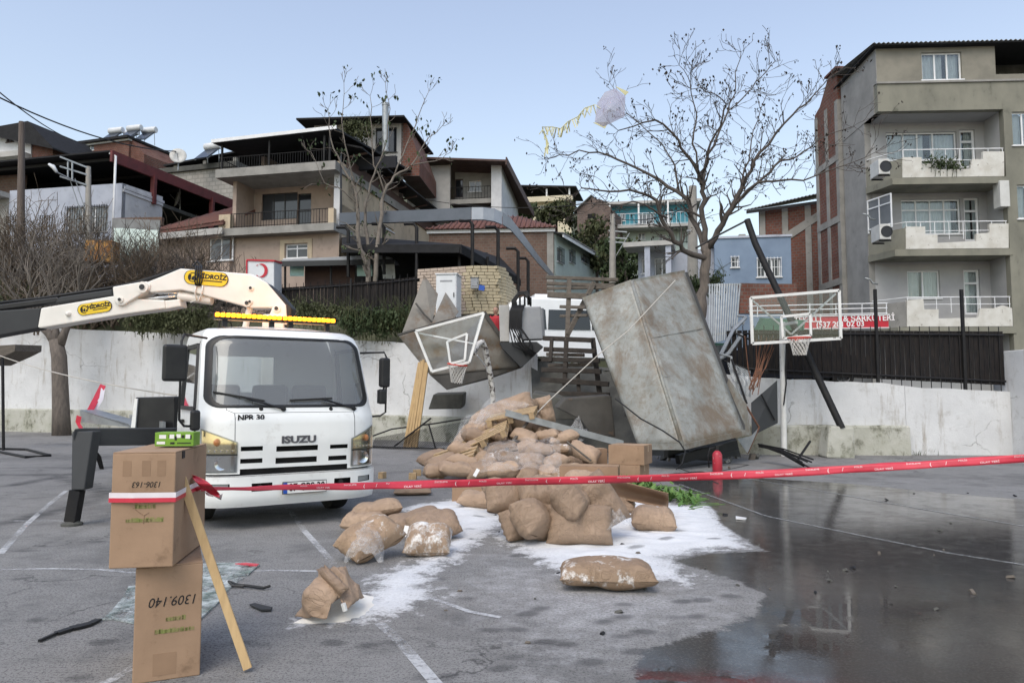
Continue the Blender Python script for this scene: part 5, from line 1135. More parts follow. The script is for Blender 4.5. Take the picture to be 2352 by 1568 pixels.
def leafquads(q, c, n, rad, size, rr, flat=.6):
    for _ in range(n):
        p = c+Vector((rr.gauss(0, rad), rr.gauss(0, rad), rr.gauss(0, rad*flat))); a = Vector((rr.gauss(0, 1), rr.gauss(0, 1), rr.gauss(0, 1))).normalized(); x, y, z = frame(a); s = size*rr.uniform(.6, 1.3)
        q.add([p-x*s*.35, p+y*s*.5, p+x*s*.35, p-y*s*.6], [(0, 1, 2, 3)])
def limb_tree(name, label, base, limbs, Y, jit, mt, tw, podm, rad0, seed, tdepth=2, tl=1.0, pods=3, psize=.08, tstep=2, up=.1, minr=.006, fork=(2, 3), thin=1.):
    """limbs: traced main limbs (pixel x, pixel y, depth offset, radius); twigs grow by themselves"""
    limbs = [[(x, y, dz, r*thin) for x, y, dz, r in L] for L in limbs]
    rr = random.Random(seed); t = thing(name, label, 'tree', base); tr = MB(); br = MB(); tips = []
    for li, L in enumerate(limbs):
        pts = [P(x, y, Y+dz) for x, y, dz, r in L]; rad = [r for *_, r in L]
        fine = [pts[0]]; fr = [rad[0]]
        for i in range(1, len(pts)):
            for s in (1, 2, 3):
                u = s/3; fine.append(pts[i-1].lerp(pts[i], u)+Vector((rr.gauss(0, jit), rr.gauss(0, jit), rr.gauss(0, jit)))*(u < 1)); fr.append(lerp(rad[i-1], rad[i], u))
        (tr if fr[0] > .14 else br).tube(fine, fr, 10 if fr[0] > .1 else 6, True)
        for i in range(3, len(fine)):
            if fr[i] < .12:
                d = (fine[i]-fine[i-1]).normalized(); x, y, z = frame(d)
                for k in range(tstep if i < len(fine)-1 else tstep+2):
                    a = rr.uniform(0, 6.28); nd = d*.7+(x*math.cos(a)+y*math.sin(a))*.9
                    grow(br, tips, fine[i], nd, max(minr, fr[i]*.45), tl*rr.uniform(.6, 1.2), tdepth, rr, up, .5, 4, 5, fork, minr)
    trunk = tr.build('trunk', mt, t, smooth=True); cr_ = br.build('crown', tw, t, smooth=True); cr_['kind'] = 'stuff'
    pq = MB()
    for c, d in tips:
        if rr.random() < .6: leafquads(pq, c, pods, psize*.6, psize, rr, 1)
    po = pq.build('seed_pods', podm, t); po['kind'] = 'stuff'
    return t, tips
Yt = 22.3
big = [[(1606, 760, 0, .33), (1612, 700, 0, .28), (1618, 640, 0, .25), (1622, 590, 0, .24), (1622, 560, 0, .2)],
 [(1622, 600, 0, .16), (1580, 580, -.3, .13), (1548, 555, -.6, .12), (1520, 505, -.8, .1), (1508, 460, -1, .08), (1470, 443, -1.2, .06), (1400, 440, -1.5, .045), (1335, 432, -1.7, .03)],
 [(1618, 580, 0, .15), (1600, 520, .3, .13), (1580, 460, .5, .11), (1535, 430, .7, .09), (1460, 385, 1., .065), (1400, 358, 1.2, .05), (1330, 345, 1.4, .035), (1260, 365, 1.5, .02)],
 [(1621, 570, 0, .16), (1613, 500, .1, .14), (1612, 440, 0, .12), (1605, 400, -.2, .09), (1572, 350, -.5, .07), (1548, 310, -.8, .055), (1505, 276, -1, .045), (1420, 300, -1.2, .025)],
 [(1612, 430, 0, .09), (1622, 370, .6, .08), (1645, 320, .9, .06), (1672, 255, 1.1, .045), (1690, 190, 1.2, .03), (1702, 120, 1.3, .018)],
 [(1610, 425, 0, .08), (1625, 350, -.6, .06), (1655, 290, -1, .045), (1668, 240, -1.3, .035), (1640, 215, -1.5, .025), (1590, 205, -1.6, .018)],
 [(1672, 255, 1.1, .035), (1720, 210, 1, .03), (1745, 180, 1, .022), (1780, 140, 1, .014)], [(1605, 400, -.2, .055), (1590, 330, -.4, .05), (1600, 260, -.5, .035), (1585, 190, -.6, .025), (1560, 150, -.7, .015)],
 [(1626, 570, 0, .16), (1660, 515, -.4, .14), (1690, 460, -.7, .12), (1712, 410, -.9, .09), (1745, 350, -1.1, .07), (1800, 285, -1.3, .05), (1850, 240, -1.4, .035), (1912, 172, -1.5, .016)],
 [(1690, 465, -.7, .09), (1740, 420, -.2, .07), (1780, 380, .2, .06), (1830, 360, .5, .045), (1880, 320, .7, .03), (1960, 290, .8, .016)],
 [(1680, 480, -.6, .08), (1740, 420, -1.3, .06), (1790, 415, -1.8, .05), (1870, 405, -2.1, .035), (1940, 380, -2.3, .022), (2010, 350, -2.4, .012)],
 [(1655, 530, -.3, .07), (1700, 440, .5, .06), (1720, 370, .9, .045), (1730, 300, 1.2, .03), (1760, 220, 1.4, .018)],
 [(1560, 440, .6, .06), (1550, 380, 1.2, .05), (1520, 330, 1.6, .035), (1440, 260, 2, .02), (1400, 190, 2.1, .012)], [(1530, 500, -.8, .05), (1480, 470, -1.6, .04), (1400, 470, -2, .03), (1320, 470, -2.2, .015)]]
limb_tree('bare_tree', 'large spreading bare tree with dark seed clusters above the trailer', P(1606, 760, Yt), big, Yt, .035, 'bark', 'twig', 'pod', .3, 11, 2, .58, 3, .085, 2, .05, .007, (1, 2), .6)
lt = [[(848, 700, 0, .16), (846, 640, 0, .15), (842, 600, 0, .14), (825, 560, -.1, .12), (822, 480, -.2, .1), (815, 430, -.3, .08), (785, 380, -.4, .055), (760, 320, -.5, .035), (752, 250, -.5, .015)],
 [(862, 700, 0, .15), (864, 600, 0, .13), (872, 520, .2, .12), (884, 440, .4, .09), (905, 405, .5, .07), (945, 380, .5, .05), (975, 330, .5, .03), (1015, 290, .4, .015)],
 [(884, 440, .4, .06), (858, 380, .3, .045), (855, 300, .2, .035), (850, 220, .2, .015)], [(846, 640, 0, .12), (843, 540, .2, .1), (838, 470, .3, .08), (860, 400, .3, .05), (880, 350, .2, .035), (896, 250, .2, .02), (885, 190, .2, .012)],
 [(905, 405, .5, .05), (935, 330, .9, .035), (960, 270, 1.1, .025), (985, 210, 1.2, .012)], [(815, 430, -.3, .05), (800, 360, -.8, .04), (785, 280, -1, .025), (790, 190, -1.1, .012)], [(822, 470, -.2, .045), (790, 440, -.6, .035), (745, 420, -.9, .02), (715, 350, -1, .01)], [(945, 380, .5, .04), (1000, 370, .6, .025), (1035, 350, .7, .012)]]
limb_tree('young_tree', 'pale stemmed young tree with sparse dark leaf tufts before the peach house', P(855, 700, 28.8), lt, 28.8, .03, 'pale_bark', 'pale_twig', 'leaf_dark', .15, 23, 1, .5, 4, .15, 1, .12, .009, (1, 2), .7)
# pollarded trunk in front of the long wall (its branches reach up behind the crane)
tr = MB(); Y = 27.5; base = P(142, 999, 28.8); base.z = 0; Y = base.y
pts = [base+Vector((0, 0, -.1)), P(140, 940, Y), P(138, 880, Y), P(136, 820, Y), P(128, 780, Y)]
t = thing('pollarded_tree', 'pollarded dark trunk tied with tape in front of the long white wall', 'tree', base)
tr.tube(pts, [.34, .3, .28, .27, .24], 12); tr.tube([P(130, 790, Y), P(112, 765, Y), P(85, 740, Y), P(60, 700, Y)], [.2, .16, .12, .08], 9); tr.tube([P(132, 800, Y), P(128, 760, Y), P(122, 720, Y)], [.2, .13, .08], 8); tr.tube([P(138, 790, Y), P(150, 760, Y), P(162, 735, Y), P(185, 690, Y)], [.19, .14, .11, .07], 9)
tr.build('trunk', 'bark', t, smooth=True); br = MB(); tips = []; rr = random.Random(5)
for p in (P(60, 700, Y), P(122, 720, Y), P(185, 690, Y), P(85, 740, Y), P(155, 750, Y)):
    for k in range(5): grow(br, tips, p, Vector((rr.gauss(0, .6), rr.gauss(0, .6), 1)), .045, 1.5, 3, rr, .1, .55, 4, 5, (2, 3), .009)
o = br.build('crown', 'pale_twig', t, smooth=True); o['kind'] = 'stuff'
# bare shrubs over the long wall
for k, (px, py, Y, s, lb) in enumerate(((20, 640, 33, 1.5, 'bare brown shrub around the foot of the wooden pole'), (110, 640, 32.5, 1.5, 'tangled bare shrub in front of the annex window'), (230, 640, 31.5, 1.2, 'bare shrub around the rusty bin'), (330, 640, 31, 1.35, 'bare shrub before the corrugated shed'), (430, 650, 30.5, 1.15, 'bare shrub before the tiled cottage'), (70, 560, 34.5, 1.6, 'tall bare shrub growing up beside the wooden pole'), (160, 690, 31.5, 1.0, 'low bare shrub on the edge of the long wall'), (500, 660, 29.5, .9, 'bare shrub beside the collection box'), (0, 600, 34, 2.0, 'tall bare shrub behind the wooden pole'), (130, 600, 33.5, 1.8, 'tall bare shrub before the pale blue house wall'), (285, 620, 31.8, 1.5, 'bare shrub growing up before the shed sheets'), (375, 640, 31, 1.5, 'bare shrub between the shed and the tiled cottage'))):
    rr = random.Random(40+k); b = P(px, py, Y); b.z = terrZ(b.x, b.y); q = MB(); tips = []; t = thing('bare_shrub', lb, 'shrub', b, group='bare shrubs above the long wall')
    for j in range(26): grow(q, tips, b+Vector((rr.gauss(0, .9), rr.gauss(0, .5), 0)), Vector((rr.gauss(0, .5), rr.gauss(0, .4), 1)), .032*s, 1.2*s, 3, rr, .05, .6, 4, 4, (2, 3), .010)
    o = q.build('branches', ('shrub_twig', 'twig')[k % 3 == 1], t, smooth=True); o['kind'] = 'stuff'
# evergreen crowns
def evergreen(name, label, px, py, Y, rx, rz, mt, n, seed, leaf=.28, base_z=None, clumps=16, cat='tree', group=None):
    rr = random.Random(seed); c = P(px, py, Y); bz = terrZ(c.x, c.y) if base_z is None else base_z
    t = thing(name, label, cat, (c.x, c.y, min(bz, c.z-rz)), group=group); q = MB(); tr = MB(); b = Vector((c.x, c.y, min(bz, c.z-rz*.8)-.1))
    tr.tube([b, c-Vector((0, 0, rz*.3)), c+Vector((0, 0, rz*.4))], [.14, .1, .04], 7)
    for k in range(clumps):
        a = rr.uniform(0, 6.28); e = rr.uniform(-1, 1); rad = rr.uniform(.35, 1)**.6
        cc = c+Vector((math.cos(a)*rx*rad*math.sqrt(1-e*e*.8), math.sin(a)*rx*rad*math.sqrt(1-e*e*.8), e*rz*rad)); tr.tube([c-Vector((0, 0, rz*.3)), cc], [.04, .015], 4, False)
        leafquads(q, cc, n//clumps, min(rx, rz)*.24, leaf, rr, .75)
    tr.build('trunk', 'bark', t); o = q.build('crown', mt, t); o['kind'] = 'stuff'; return t
evergreen('evergreen_tree', 'round dark evergreen beside the cream hill house', 1278, 497, 60, 1.8, 1.2, 'leaf_olive', 2600, 1, .3); evergreen('evergreen_tree', 'low dark evergreen below the cream hill house', 1208, 487, 62, 1.2, .6, 'leaf_dark', 1200, 2, .3)
evergreen('evergreen_tree', 'dark evergreen filling the slope below the ruined house', 1370, 565, 45, 2.0, 1.5, 'leaf_olive', 3000, 3, .26); evergreen('evergreen_tree', 'tall dark evergreen beside the slim concrete pole', 1438, 600, 40, 1.3, 1.2, 'leaf_dark', 2600, 4, .22); evergreen('evergreen_tree', 'dark evergreen behind the mint house roof', 1330, 590, 47, 1.6, 1.3, 'leaf_dark', 2400, 5, .24)
for k, (px, py, h_) in enumerate(((1168, 444, 1.2), (1177, 440, 1.6), (1188, 441, 1.6), (1197, 446, 1.1))): evergreen('pine_tree', 'small pine in the row on the hill crest', px, py, 104, .55, h_*.6, 'leaf_dark', 360, 60+k, .4, clumps=8, group='pines on the hill crest')
# hanging plants on penthouse and vegetation on wall tops
def bush(name, label, p0, p1, Y, n, hgt, mt, leaf, seed, droop=.0, cat='bush', group=None):
    rr = random.Random(seed); a = P(*p0, Y); b = P(*p1, Y); t = thing(name, label, cat, (a+b)/2-Vector((0, 0, hgt)), group=group); q = MB(); st = MB()
    for k in range(n//40):
        u = rr.random(); c = a.lerp(b, u)+Vector((0, rr.uniform(-.15, .5), rr.uniform(-1, 1)*hgt*(.5+.5*math.sin(u*9+seed)**2))); leafquads(q, c, 40, .13, leaf, rr, .9); st.tube([c-Vector((rr.gauss(0, .1), 0, .5)), c], [.012, .006], 3, False)
    for k in range(n//60):
        u = rr.random(); c = a.lerp(b, u)+Vector((0, rr.uniform(-.25, .1), -hgt*.6)); st.tube([c, c+Vector((rr.gauss(0, .1), rr.gauss(0, .05), hgt*1.6)), c+Vector((rr.gauss(0, .25), rr.gauss(0, .1), hgt*2.2+rr.uniform(0, .3)))], [.01, .008, .004], 3, False)
    o = q.build('foliage', mt, t); o['kind'] = 'stuff'; o = st.build('stems', 'leaf_olive', t); o['kind'] = 'stuff'
bush('wall_bush', 'dark green ivy bush spilling over the wall behind the light bar', (790, 740), (945, 735), 26.0, 4200, .42, 'leaf_dark', .11, 3); bush('wall_bush', 'green weeds spilling over the long wall below the crane boom', (300, 735), (480, 735), 28.3, 4200, .42, 'leaf_olive', .11, 6)
bush('wall_bush', 'green bush along the fence foot behind the crane arm', (640, 715), (800, 720), 27.0, 2400, .3, 'leaf_olive', .11, 9); bush('wall_bush', 'dry undergrowth at the top of the long wall by the pollarded tree', (0, 690), (280, 715), 31.5, 4200, .5, 'leaf_olive', .12, 12)
bush('hanging_plant', 'hanging plants under the rooftop room eaves', (790, 300), (850, 300), 41, 1400, .5, 'leaf_olive', .14, 15); bush('garden_shrub', 'dark shrub at the foot of the blue house', (1585, 660), (1660, 640), 24.5, 1000, .25, 'leaf_dark', .1, 18); bush('planter', 'plants trailing over the top balcony parapet', ca(670, 660), ca(890, 690), 28.9, 900, .13, 'leaf_dark', .09, 21)
# weeds along the foot of the walls
for k, (p0, p1, lb) in enumerate((((2060, 1044), (2330, 1038), 'grass tufts along the foot of the stained wall'), ((100, 990), (190, 990), 'grass tuft around the pollarded trunk'))):
    rr = random.Random(k); a, b = G(*p0), G(*p1); q = MB()
    for j in range(900):
        c = a.lerp(b, rr.random())+Vector((0, rr.gauss(-.05, .12), 0)); h_ = rr.uniform(.05, .2); dx = Vector((rr.gauss(0, .06), rr.gauss(0, .06), h_)); q.add([c, c+Vector((.015, 0, 0)), c+dx], [(0, 1, 2)])
    q.build('weeds', 'grass', kind='stuff', label=lb, cat='grass')
# kite caught in the tree
t = thing('kite', 'lilac paper kite with yellow tassels caught in the big tree', 'kite', P(1405, 290, 20.5)); Y = 20.5
hexa = [c5(560, 365), c5(620, 410), c5(615, 530), c5(490, 590), c5(440, 560), c5(455, 450), c5(500, 385)]
q = MB(); c0 = P(*c5(530, 480), Y-.12); pts = [P(*p, Y) for p in hexa]; q.add([c0]+pts, [(0, i+1, (i+1) % len(pts)+1) for i in range(len(pts))]); q.build('sail', 'kite_lilac', t, solid=.004)
for tri in (((560, 350), (640, 385), (620, 405)), ((430, 565), (520, 560), (500, 600))): q = MB(); q.prism([P(*c5(*p), Y) for p in tri], (0, .01, 0)); q.build('trim', 'kite_yellow', t)
q = MB(); rr = random.Random(2); tail = [c5(440, 460), c5(380, 480), c5(340, 530), c5(280, 560), c5(240, 600), c5(190, 590), c5(130, 590), c5(150, 650), c5(165, 690), c5(145, 720)]
for p, n_ in zip(tail, tail[1:]):
    for j in range(5):
        a = P(*p, Y).lerp(P(*n_, Y), j/5); d = Vector((rr.gauss(0, .06), rr.gauss(0, .08), -rr.uniform(.12, .3))); q.add([a, a+Vector((.035, 0, 0)), a+d+Vector((.03, .01, 0)), a+d], [(0, 1, 2, 3)])
q.tube([P(*p, Y) for p in tail], .012, 4); q.build('tail', 'kite_yellow', t)

# ================================================================== people up on the street
def person(label, base, face, top='cloth_dark', legs='cloth_blue', arm=0.3, s=1.):
    t = thing('person', label, 'person', base, face)
    V = Vector
    def part(name, mt, tubes, vox=.022):
        q = MB()
        for pts, rad in tubes: q.tube([V(p)*s for p in pts], [r*s for r in rad], 10)
        o = q.build(name, mt, t, world=False, smooth=True); md = o.modifiers.new('r', 'REMESH'); md.mode = 'VOXEL'; md.voxel_size = vox; md.use_smooth_shade = True; sm = o.modifiers.new('s', 'SMOOTH'); sm.iterations = 4; return o
    body = [([(0, .01, 1.38), (0, .0, 1.5), (0, -.02, 1.56)], [.06, .055, .06]), ([(0, -.01, 1.5), (0, -.02, 1.55), (0, -.025, 1.62), (0, -.02, 1.69), (0, -.01, 1.73)], [.045, .075, .092, .085, .04]), ([(0, -.10, 1.63), (0, -.13, 1.6)], [.02, .016])]
    for sgn in (-1, 1): body += [([(sgn*.27, -.05-arm*.3, .92), (sgn*.27, -.08-arm*.4, .86), (sgn*.27, -.1-arm*.4, .79)], [.035, .042, .03]), ([(sgn*.25, -.1-arm*.35, .86), (sgn*.24, -.13-arm*.4, .81)], [.014, .012])]
    part('body', 'skin', body)
    jk = [([(0, 0, .88), (0, 0, 1.0), (0, .0, 1.2), (0, .01, 1.36), (0, 0, 1.45)], [.165, .165, .18, .175, .09])]
    for sgn in (-1, 1): jk += [([(sgn*.14, 0, 1.4), (sgn*.2, 0, 1.36), (sgn*.25, .02, 1.14), (sgn*.27, -.05-arm*.25, .94)], [.08, .075, .06, .045])]
    part('jacket', top, jk); lg = [([(0, 0, .84), (0, 0, .98)], [.16, .16])]
    for sgn in (-1, 1): lg += [([(sgn*.09, 0, .9), (sgn*.1, -.01, .5), (sgn*.1, .01, .1)], [.095, .068, .05])]
    part('trousers', legs, lg); sh = []
    for sgn in (-1, 1): sh += [([(sgn*.1, .05, .05), (sgn*.11, -.05, .05), (sgn*.12, -.15, .04)], [.045, .048, .035])]
    part('shoes', 'truck_black', sh); part('hair', 'hair', [([(0, .02, 1.62), (0, .01, 1.7), (0, .0, 1.75)], [.09, .098, .05])], .018)
    return t
def onstreet(px, py, Y, dz=0): p = P(px, py, Y); p.z = terrZ(p.x, p.y)+.03+dz; return p
def stand(px, py, Y0, Y1):           # depth at which a person of 1.74 m standing on the street reaches that pixel
    best = min((Y0+(Y1-Y0)*k/60 for k in range(61)), key=lambda Y: abs(P(px, py, Y).z-1.74-terrZ(P(px, py, Y).x, Y)-.03))
    p = P(px, py, best); return Vector((p.x, best, terrZ(p.x, best)+.03))
person('person in dark jacket seen over the crane boom', stand(497, 604, 28.9, 34), R(10)); person('person in blue jacket beside the one seen over the boom', stand(474, 612, 28.9, 34), R(25), 'cloth_blue')
person('person standing behind shrubs by the wooden pole', stand(115, 604, 31.5, 36), R(5), 'cloth_dark'); person('person in dark clothes standing beside the rusty bin', stand(198, 610, 31.5, 36), R(-10), 'cloth_blue')
person('person in red jacket standing beside the fallen transformer', stand(1139, 725, 24.2, 27), R(-15), 'cloth_red', 'cloth_dark')
# ================================================================== basketball hoops
def hoop(name, label, corners, Yc, rimc, rimr, netl, pole_pts, pole_r, post_mt, inner, diag, tilt=None):
    """corners: board corners as points TL TR BR BL"""
    t = thing(name, label, 'basketball hoop', pole_pts[0]); TL, TR, BR, BL = corners
    q = MB()
    for a, b in ((TL, TR), (TR, BR), (BR, BL), (BL, TL)): q.beam(a, b, .07, .05, (TR-TL).cross(TL-BL))
    fr = q.build('board_frame', 'hoop_white', t)
    q = MB(); q.prism([TL, TR, BR, BL], (TR-TL).cross(TL-BL).normalized()*-.012); q.build('board', 'board_glass', fr)
    q = MB(); I = [lerp(lerp(TL, TR, u), lerp(BL, BR, u), v) for u, v in inner]
    for i in range(4): q.beam(I[i], I[(i+1) % 4], .06, .035, (TR-TL).cross(TL-BL))
    q.build('target_square', 'hoop_white', fr)
    for a, b in diag: q = MB(); q.beam(lerp(lerp(TL, TR, a[0]), lerp(BL, BR, a[0]), a[1])+Vector((0, .05, 0)), lerp(lerp(TL, TR, b[0]), lerp(BL, BR, b[0]), b[1])+Vector((0, .05, 0)), .04, .04); q.build('brace', 'hoop_white', fr)
    ax_ = (tilt or Vector((0, 0, 1))); x, y, z = frame(ax_)
    q = MB(); q.tube([rimc+(x*math.cos(2*math.pi*i/28)+y*math.sin(2*math.pi*i/28))*rimr for i in range(29)], .018, 8); q.box(rimc+Vector((0, rimr+.06, -.02)), (.14, .14, .05)); rm = q.build('rim', 'rim_red', t, smooth=True, ang=40)
    q = MB(); n = 14; k = 6
    for s in (1, -1):
        for i in range(n):
            pts = []
            for j in range(k+1):
                u = j/k; r_ = rimr*(1-.45*u**.7); a = 2*math.pi*(i+s*.5*j)/n; pts.append(rimc-ax_.lerp(Vector((0, 0, 1)), .6).normalized()*netl*u+(x*math.cos(a)+y*math.sin(a))*r_)
            q.tube(pts, .008, 3, False)
    o = q.build('net', 'net_cord', rm)
    q = MB(); q.tube(pole_pts, pole_r, 14); q.build('pole', post_mt, t, smooth=True, ang=50)
    return t
Yb = 18.6
C = [P(1724, 684, Yb), P(1927, 667, Yb), P(1931, 777, Yb), P(1728, 789, Yb)]
pb = G(1801, 1047)
sq = [((1793-1724)/205, .46), ((1860-1724)/205, .44), ((1860-1724)/205, .9), ((1795-1724)/205, .93)]
t = hoop('basketball_hoop', 'upright white basketball hoop with chipped pole and red rim', C, Yb, P(1836, 776, Yb-.4), .27, .42, [pb-Vector((0, 0, .05)), P(1799, 900, pb.y), P(1797, 800, pb.y), P(1797, 740, pb.y)], .075, 'hoop_white', sq, (((.02, .04), (.45, .85)), ((.97, .06), (.45, .85))))
q = MB(); q.beam(P(1797, 745, pb.y), P(1830, 740, Yb+.06), .07, .07); q.beam(P(1797, 790, pb.y), P(1830, 770, Yb+.06), .06, .06); q.build('arm', 'hoop_white', t)
q = MB(); q.tube([P(1806, 800, pb.y-.1), P(1804, 850, pb.y-.1), P(1806, 880, pb.y-.1), P(1800, 930, pb.y-.1)], .02, 6); q.build('cable', 'cable', t)
Yl = 20.8
C = [P(958, 762, Yl), P(1110, 717, Yl-.5), P(1083, 812, Yl-.55), P(990, 852, Yl-.1)]
C = [P(*c8(250, 378), Yl), P(*c8(650, 272), Yl-.4), P(*c8(565, 560), Yl-.5), P(*c8(345, 615), Yl-.1)]
pb = P(1133, 960, 21.6); pb.z = 0
t = hoop('basketball_hoop', 'bent tilted basketball hoop with rust-flaked pole before the torn steel sheet', C, Yl, P(*c8(495, 575), Yl-.45), .27, .5, [pb, P(*c8(705, 760), 21.6), P(*c8(690, 650), 21.55), P(*c8(672, 560), 21.5), P(*c8(655, 475), 21.4), P(*c8(640, 440), 21.3), P(*c8(615, 455), 21.2), P(*c8(585, 510), 20.9)], .085, 'hoop_rusty',
         [(.45, .42), (.8, .36), (.86, .93), (.5, .93)], (((.03, .06), (.98, .62)), ((.97, .05), (.98, .9))), Vector((.12, -.1, 1)).normalized())
q = MB(); q.tube([P(*c8(672, 600), 21.5), P(*c8(610, 520), 20.9)], .022, 6); q.build('brace', 'hoop_white', t)

# ================================================================== overturned trailer body, standing on end against the bank
t = thing('trailer_body', 'huge rust-stained grey steel trailer body standing tilted on the court', 'trailer', G(1560, 1050))
A1, A2, A3, A4, A5 = P(1340, 688, 18.6), P(1451, 647, 18.0), P(1568, 1026, 15.6), P(1518, 1048, 15.35), P(1432, 1009, 16.6)
A4 = P(1512, 1047, 15.9)
B1, B2 = P(1571, 625, 19.2), P(1709, 993, 17.0)
def panel(pts, name, mt, th=.05, n=14, m_=22, dent=.03, seed=0):
    """pts: four corners; a dented plate"""
    a, b, c, d = pts; q = MB(); nr = (b-a).cross(d-a).normalized()
    q.grid(lambda u, v: lerp(lerp(a, b, u), lerp(d, c, u), v)+nr*dent*noise.noise((u*2.5+seed, v*4, seed))*min(1, 8*u*(1-u)*v*(1-v)*4), linspace(0, 1, n), linspace(0, 1, m_))
    return q.build(name, mt, t, smooth=True, solid=th)
panel([A1, A2, A3, lerp(A4, A5, .55)], 'side_plate', 'trailer_steel', seed=1, dent=.06); panel([A2, B1, B2, A3], 'top_plate', 'trailer_steel', seed=4, dent=.06)
q = MB(); q.tube([A2, lerp(A2, A3, .5)+Vector((0, -.015, 0)), A3], .045, 8); q.build('folded_ridge', 'trailer_steel', t, smooth=True)
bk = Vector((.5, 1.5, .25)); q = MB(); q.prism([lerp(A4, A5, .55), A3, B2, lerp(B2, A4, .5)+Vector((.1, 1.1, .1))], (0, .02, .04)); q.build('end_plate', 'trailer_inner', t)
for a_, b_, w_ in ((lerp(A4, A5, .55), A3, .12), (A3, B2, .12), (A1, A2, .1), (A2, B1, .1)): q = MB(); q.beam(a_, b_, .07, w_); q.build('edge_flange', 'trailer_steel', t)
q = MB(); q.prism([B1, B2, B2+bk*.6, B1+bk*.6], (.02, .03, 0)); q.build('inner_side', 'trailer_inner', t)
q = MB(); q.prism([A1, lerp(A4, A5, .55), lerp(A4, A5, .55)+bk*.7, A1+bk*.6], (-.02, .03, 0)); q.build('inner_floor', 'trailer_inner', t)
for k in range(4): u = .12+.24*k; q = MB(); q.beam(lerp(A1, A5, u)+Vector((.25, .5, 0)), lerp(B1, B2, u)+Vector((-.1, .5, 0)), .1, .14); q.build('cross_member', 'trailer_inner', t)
for px, py, px2, py2, Y in ((1556, 1055, 1690, 1020, 16.7), (1530, 1040, 1650, 1050, 16.9)): q = MB(); q.beam(P(px, py, Y), P(px2, py2, Y+.6), .16, .2); q.build('chassis_rail', 'truck_black', t)
for (a, b, c, d), vs_ in (((A2, B1, B2, A3), (.38, .62)), ((A1, A2, A3, lerp(A4, A5, .55)), (.55,))):
    for v_ in vs_: q = MB(); p0, p1 = lerp(a, d, v_), lerp(b, c, v_); q.beam(p0+Vector((0, -.02, 0)), p1+Vector((0, -.02, 0)), .012, .02, (b-a).cross(d-a)); q.build('weld_seam', 'trailer_steel', t)
# torn steel sheet on the wall (left)
t = thing('torn_steel_sheet', 'torn folded grey steel sheet jutting over the wall behind the bent hoop', 'sheet metal', P(1040, 900, 22.6)); t0 = t
V_ = lambda x, y, Y: P(*c8(x, y), Y)
a, b, c, d = V_(145, 402, 21.9), V_(650, 268, 22.9), V_(872, 592, 23.2), V_(338, 640, 22.0)
panel([a, b, c, d], 'main_plate', 'sheet_brown', .03, seed=7, dent=.1)
q = MB(); q.prism([d, c, V_(690, 655, 23.0), V_(432, 722, 22.1)], (0, .03, -.01)); q.build('folded_flap', 'trailer_inner', t)
q = MB(); q.prism([V_(170, 385, 22.4), V_(300, 50, 23.4), V_(380, 160, 23.3), V_(345, 335, 22.7)], (0, .03, 0)); q.build('torn_tongue', 'sheet_brown', t)
q = MB(); q.prism([V_(340, 335, 22.7), V_(425, 150, 23.5), V_(502, 262, 23.2), V_(470, 312, 22.9)], (0, .03, 0)); q.build('torn_tongue', 'sheet_brown', t)
q = MB(); q.tube([V_(250, 215, 22.7), V_(300, 280, 22.6), V_(345, 325, 22.55)], .03, 6); q.tube([a, lerp(a, b, .5)+Vector((0, 0, .05)), b], .04, 6); q.build('bent_edge', 'trailer_inner', t)
q = MB(); q.beam(b, c, .1, .12); q.build('edge_beam', 'trailer_inner', t)
# transformer with pipes, fallen on the terrace edge
t = thing('transformer', 'grey electrical transformer with cooling pipes and black cables', 'transformer', P(1205, 790, 22.3)); Y = 22.2
q = MB(); q.prism([V_(738, 225, Y), V_(800, 225, Y), V_(800, 440, Y), V_(745, 440, Y)], (0, .6, 0)); q.build('tank', 'pale_concrete', t, bevel=.02)
q = MB()
for k in range(7): u = k/6; q.tube([V_(lerp(880, 985, u), 245, Y+.1), V_(lerp(878, 992, u), 420, Y+.1)], .09, 8)
q.build('radiator', 'grey_metal', t, smooth=True, ang=50); q = MB(); q.prism([V_(868, 235, Y), V_(985, 232, Y), V_(1000, 425, Y), V_(872, 430, Y)], (0, .55, 0)); q.build('radiator_tank', 'grey_metal', t, bevel=.03)
rr = random.Random(3)
for k in range(11): x = 800+k*7; q = MB(); q.tube([V_(x+20, 225, Y-.05), V_(x+4, 260, Y-.15), V_(x, 360, Y-.15), V_(x+8+rr.uniform(0, 60), 440+rr.uniform(0, 40), Y-.2), V_(900+rr.uniform(0, 60), 490+rr.uniform(0, 40), Y-.2)], .02, 5); q.build('cable', 'cable', t, smooth=True)
for k in range(4): q = MB(); q.tube([V_(820+k*8, 260, Y), V_(818+k*6, 200, Y), V_(845+k*6, 165-k*5, Y), V_(885+k*6, 158-k*4, Y), V_(910+k*3, 185, Y), V_(912+k*3, 225, Y)], .035, 6); q.build('hose', 'cable', t, smooth=True)
for px, h_ in ((862, 150), (890, 145), (925, 150)): q = MB(); q.tube([V_(px, 232, Y+.3), V_(px, h_+30, Y+.3)], .03, 6); q.build('insulator', 'ink', t)
q = MB(); q.prism([V_(740, 445, Y-.1), V_(960, 440, Y-.1), V_(1000, 470, Y-.1), V_(870, 590, Y-.1), V_(760, 480, Y-.1)], (0, .8, 0)); q.build('base_frame', 'dark_panel', t)
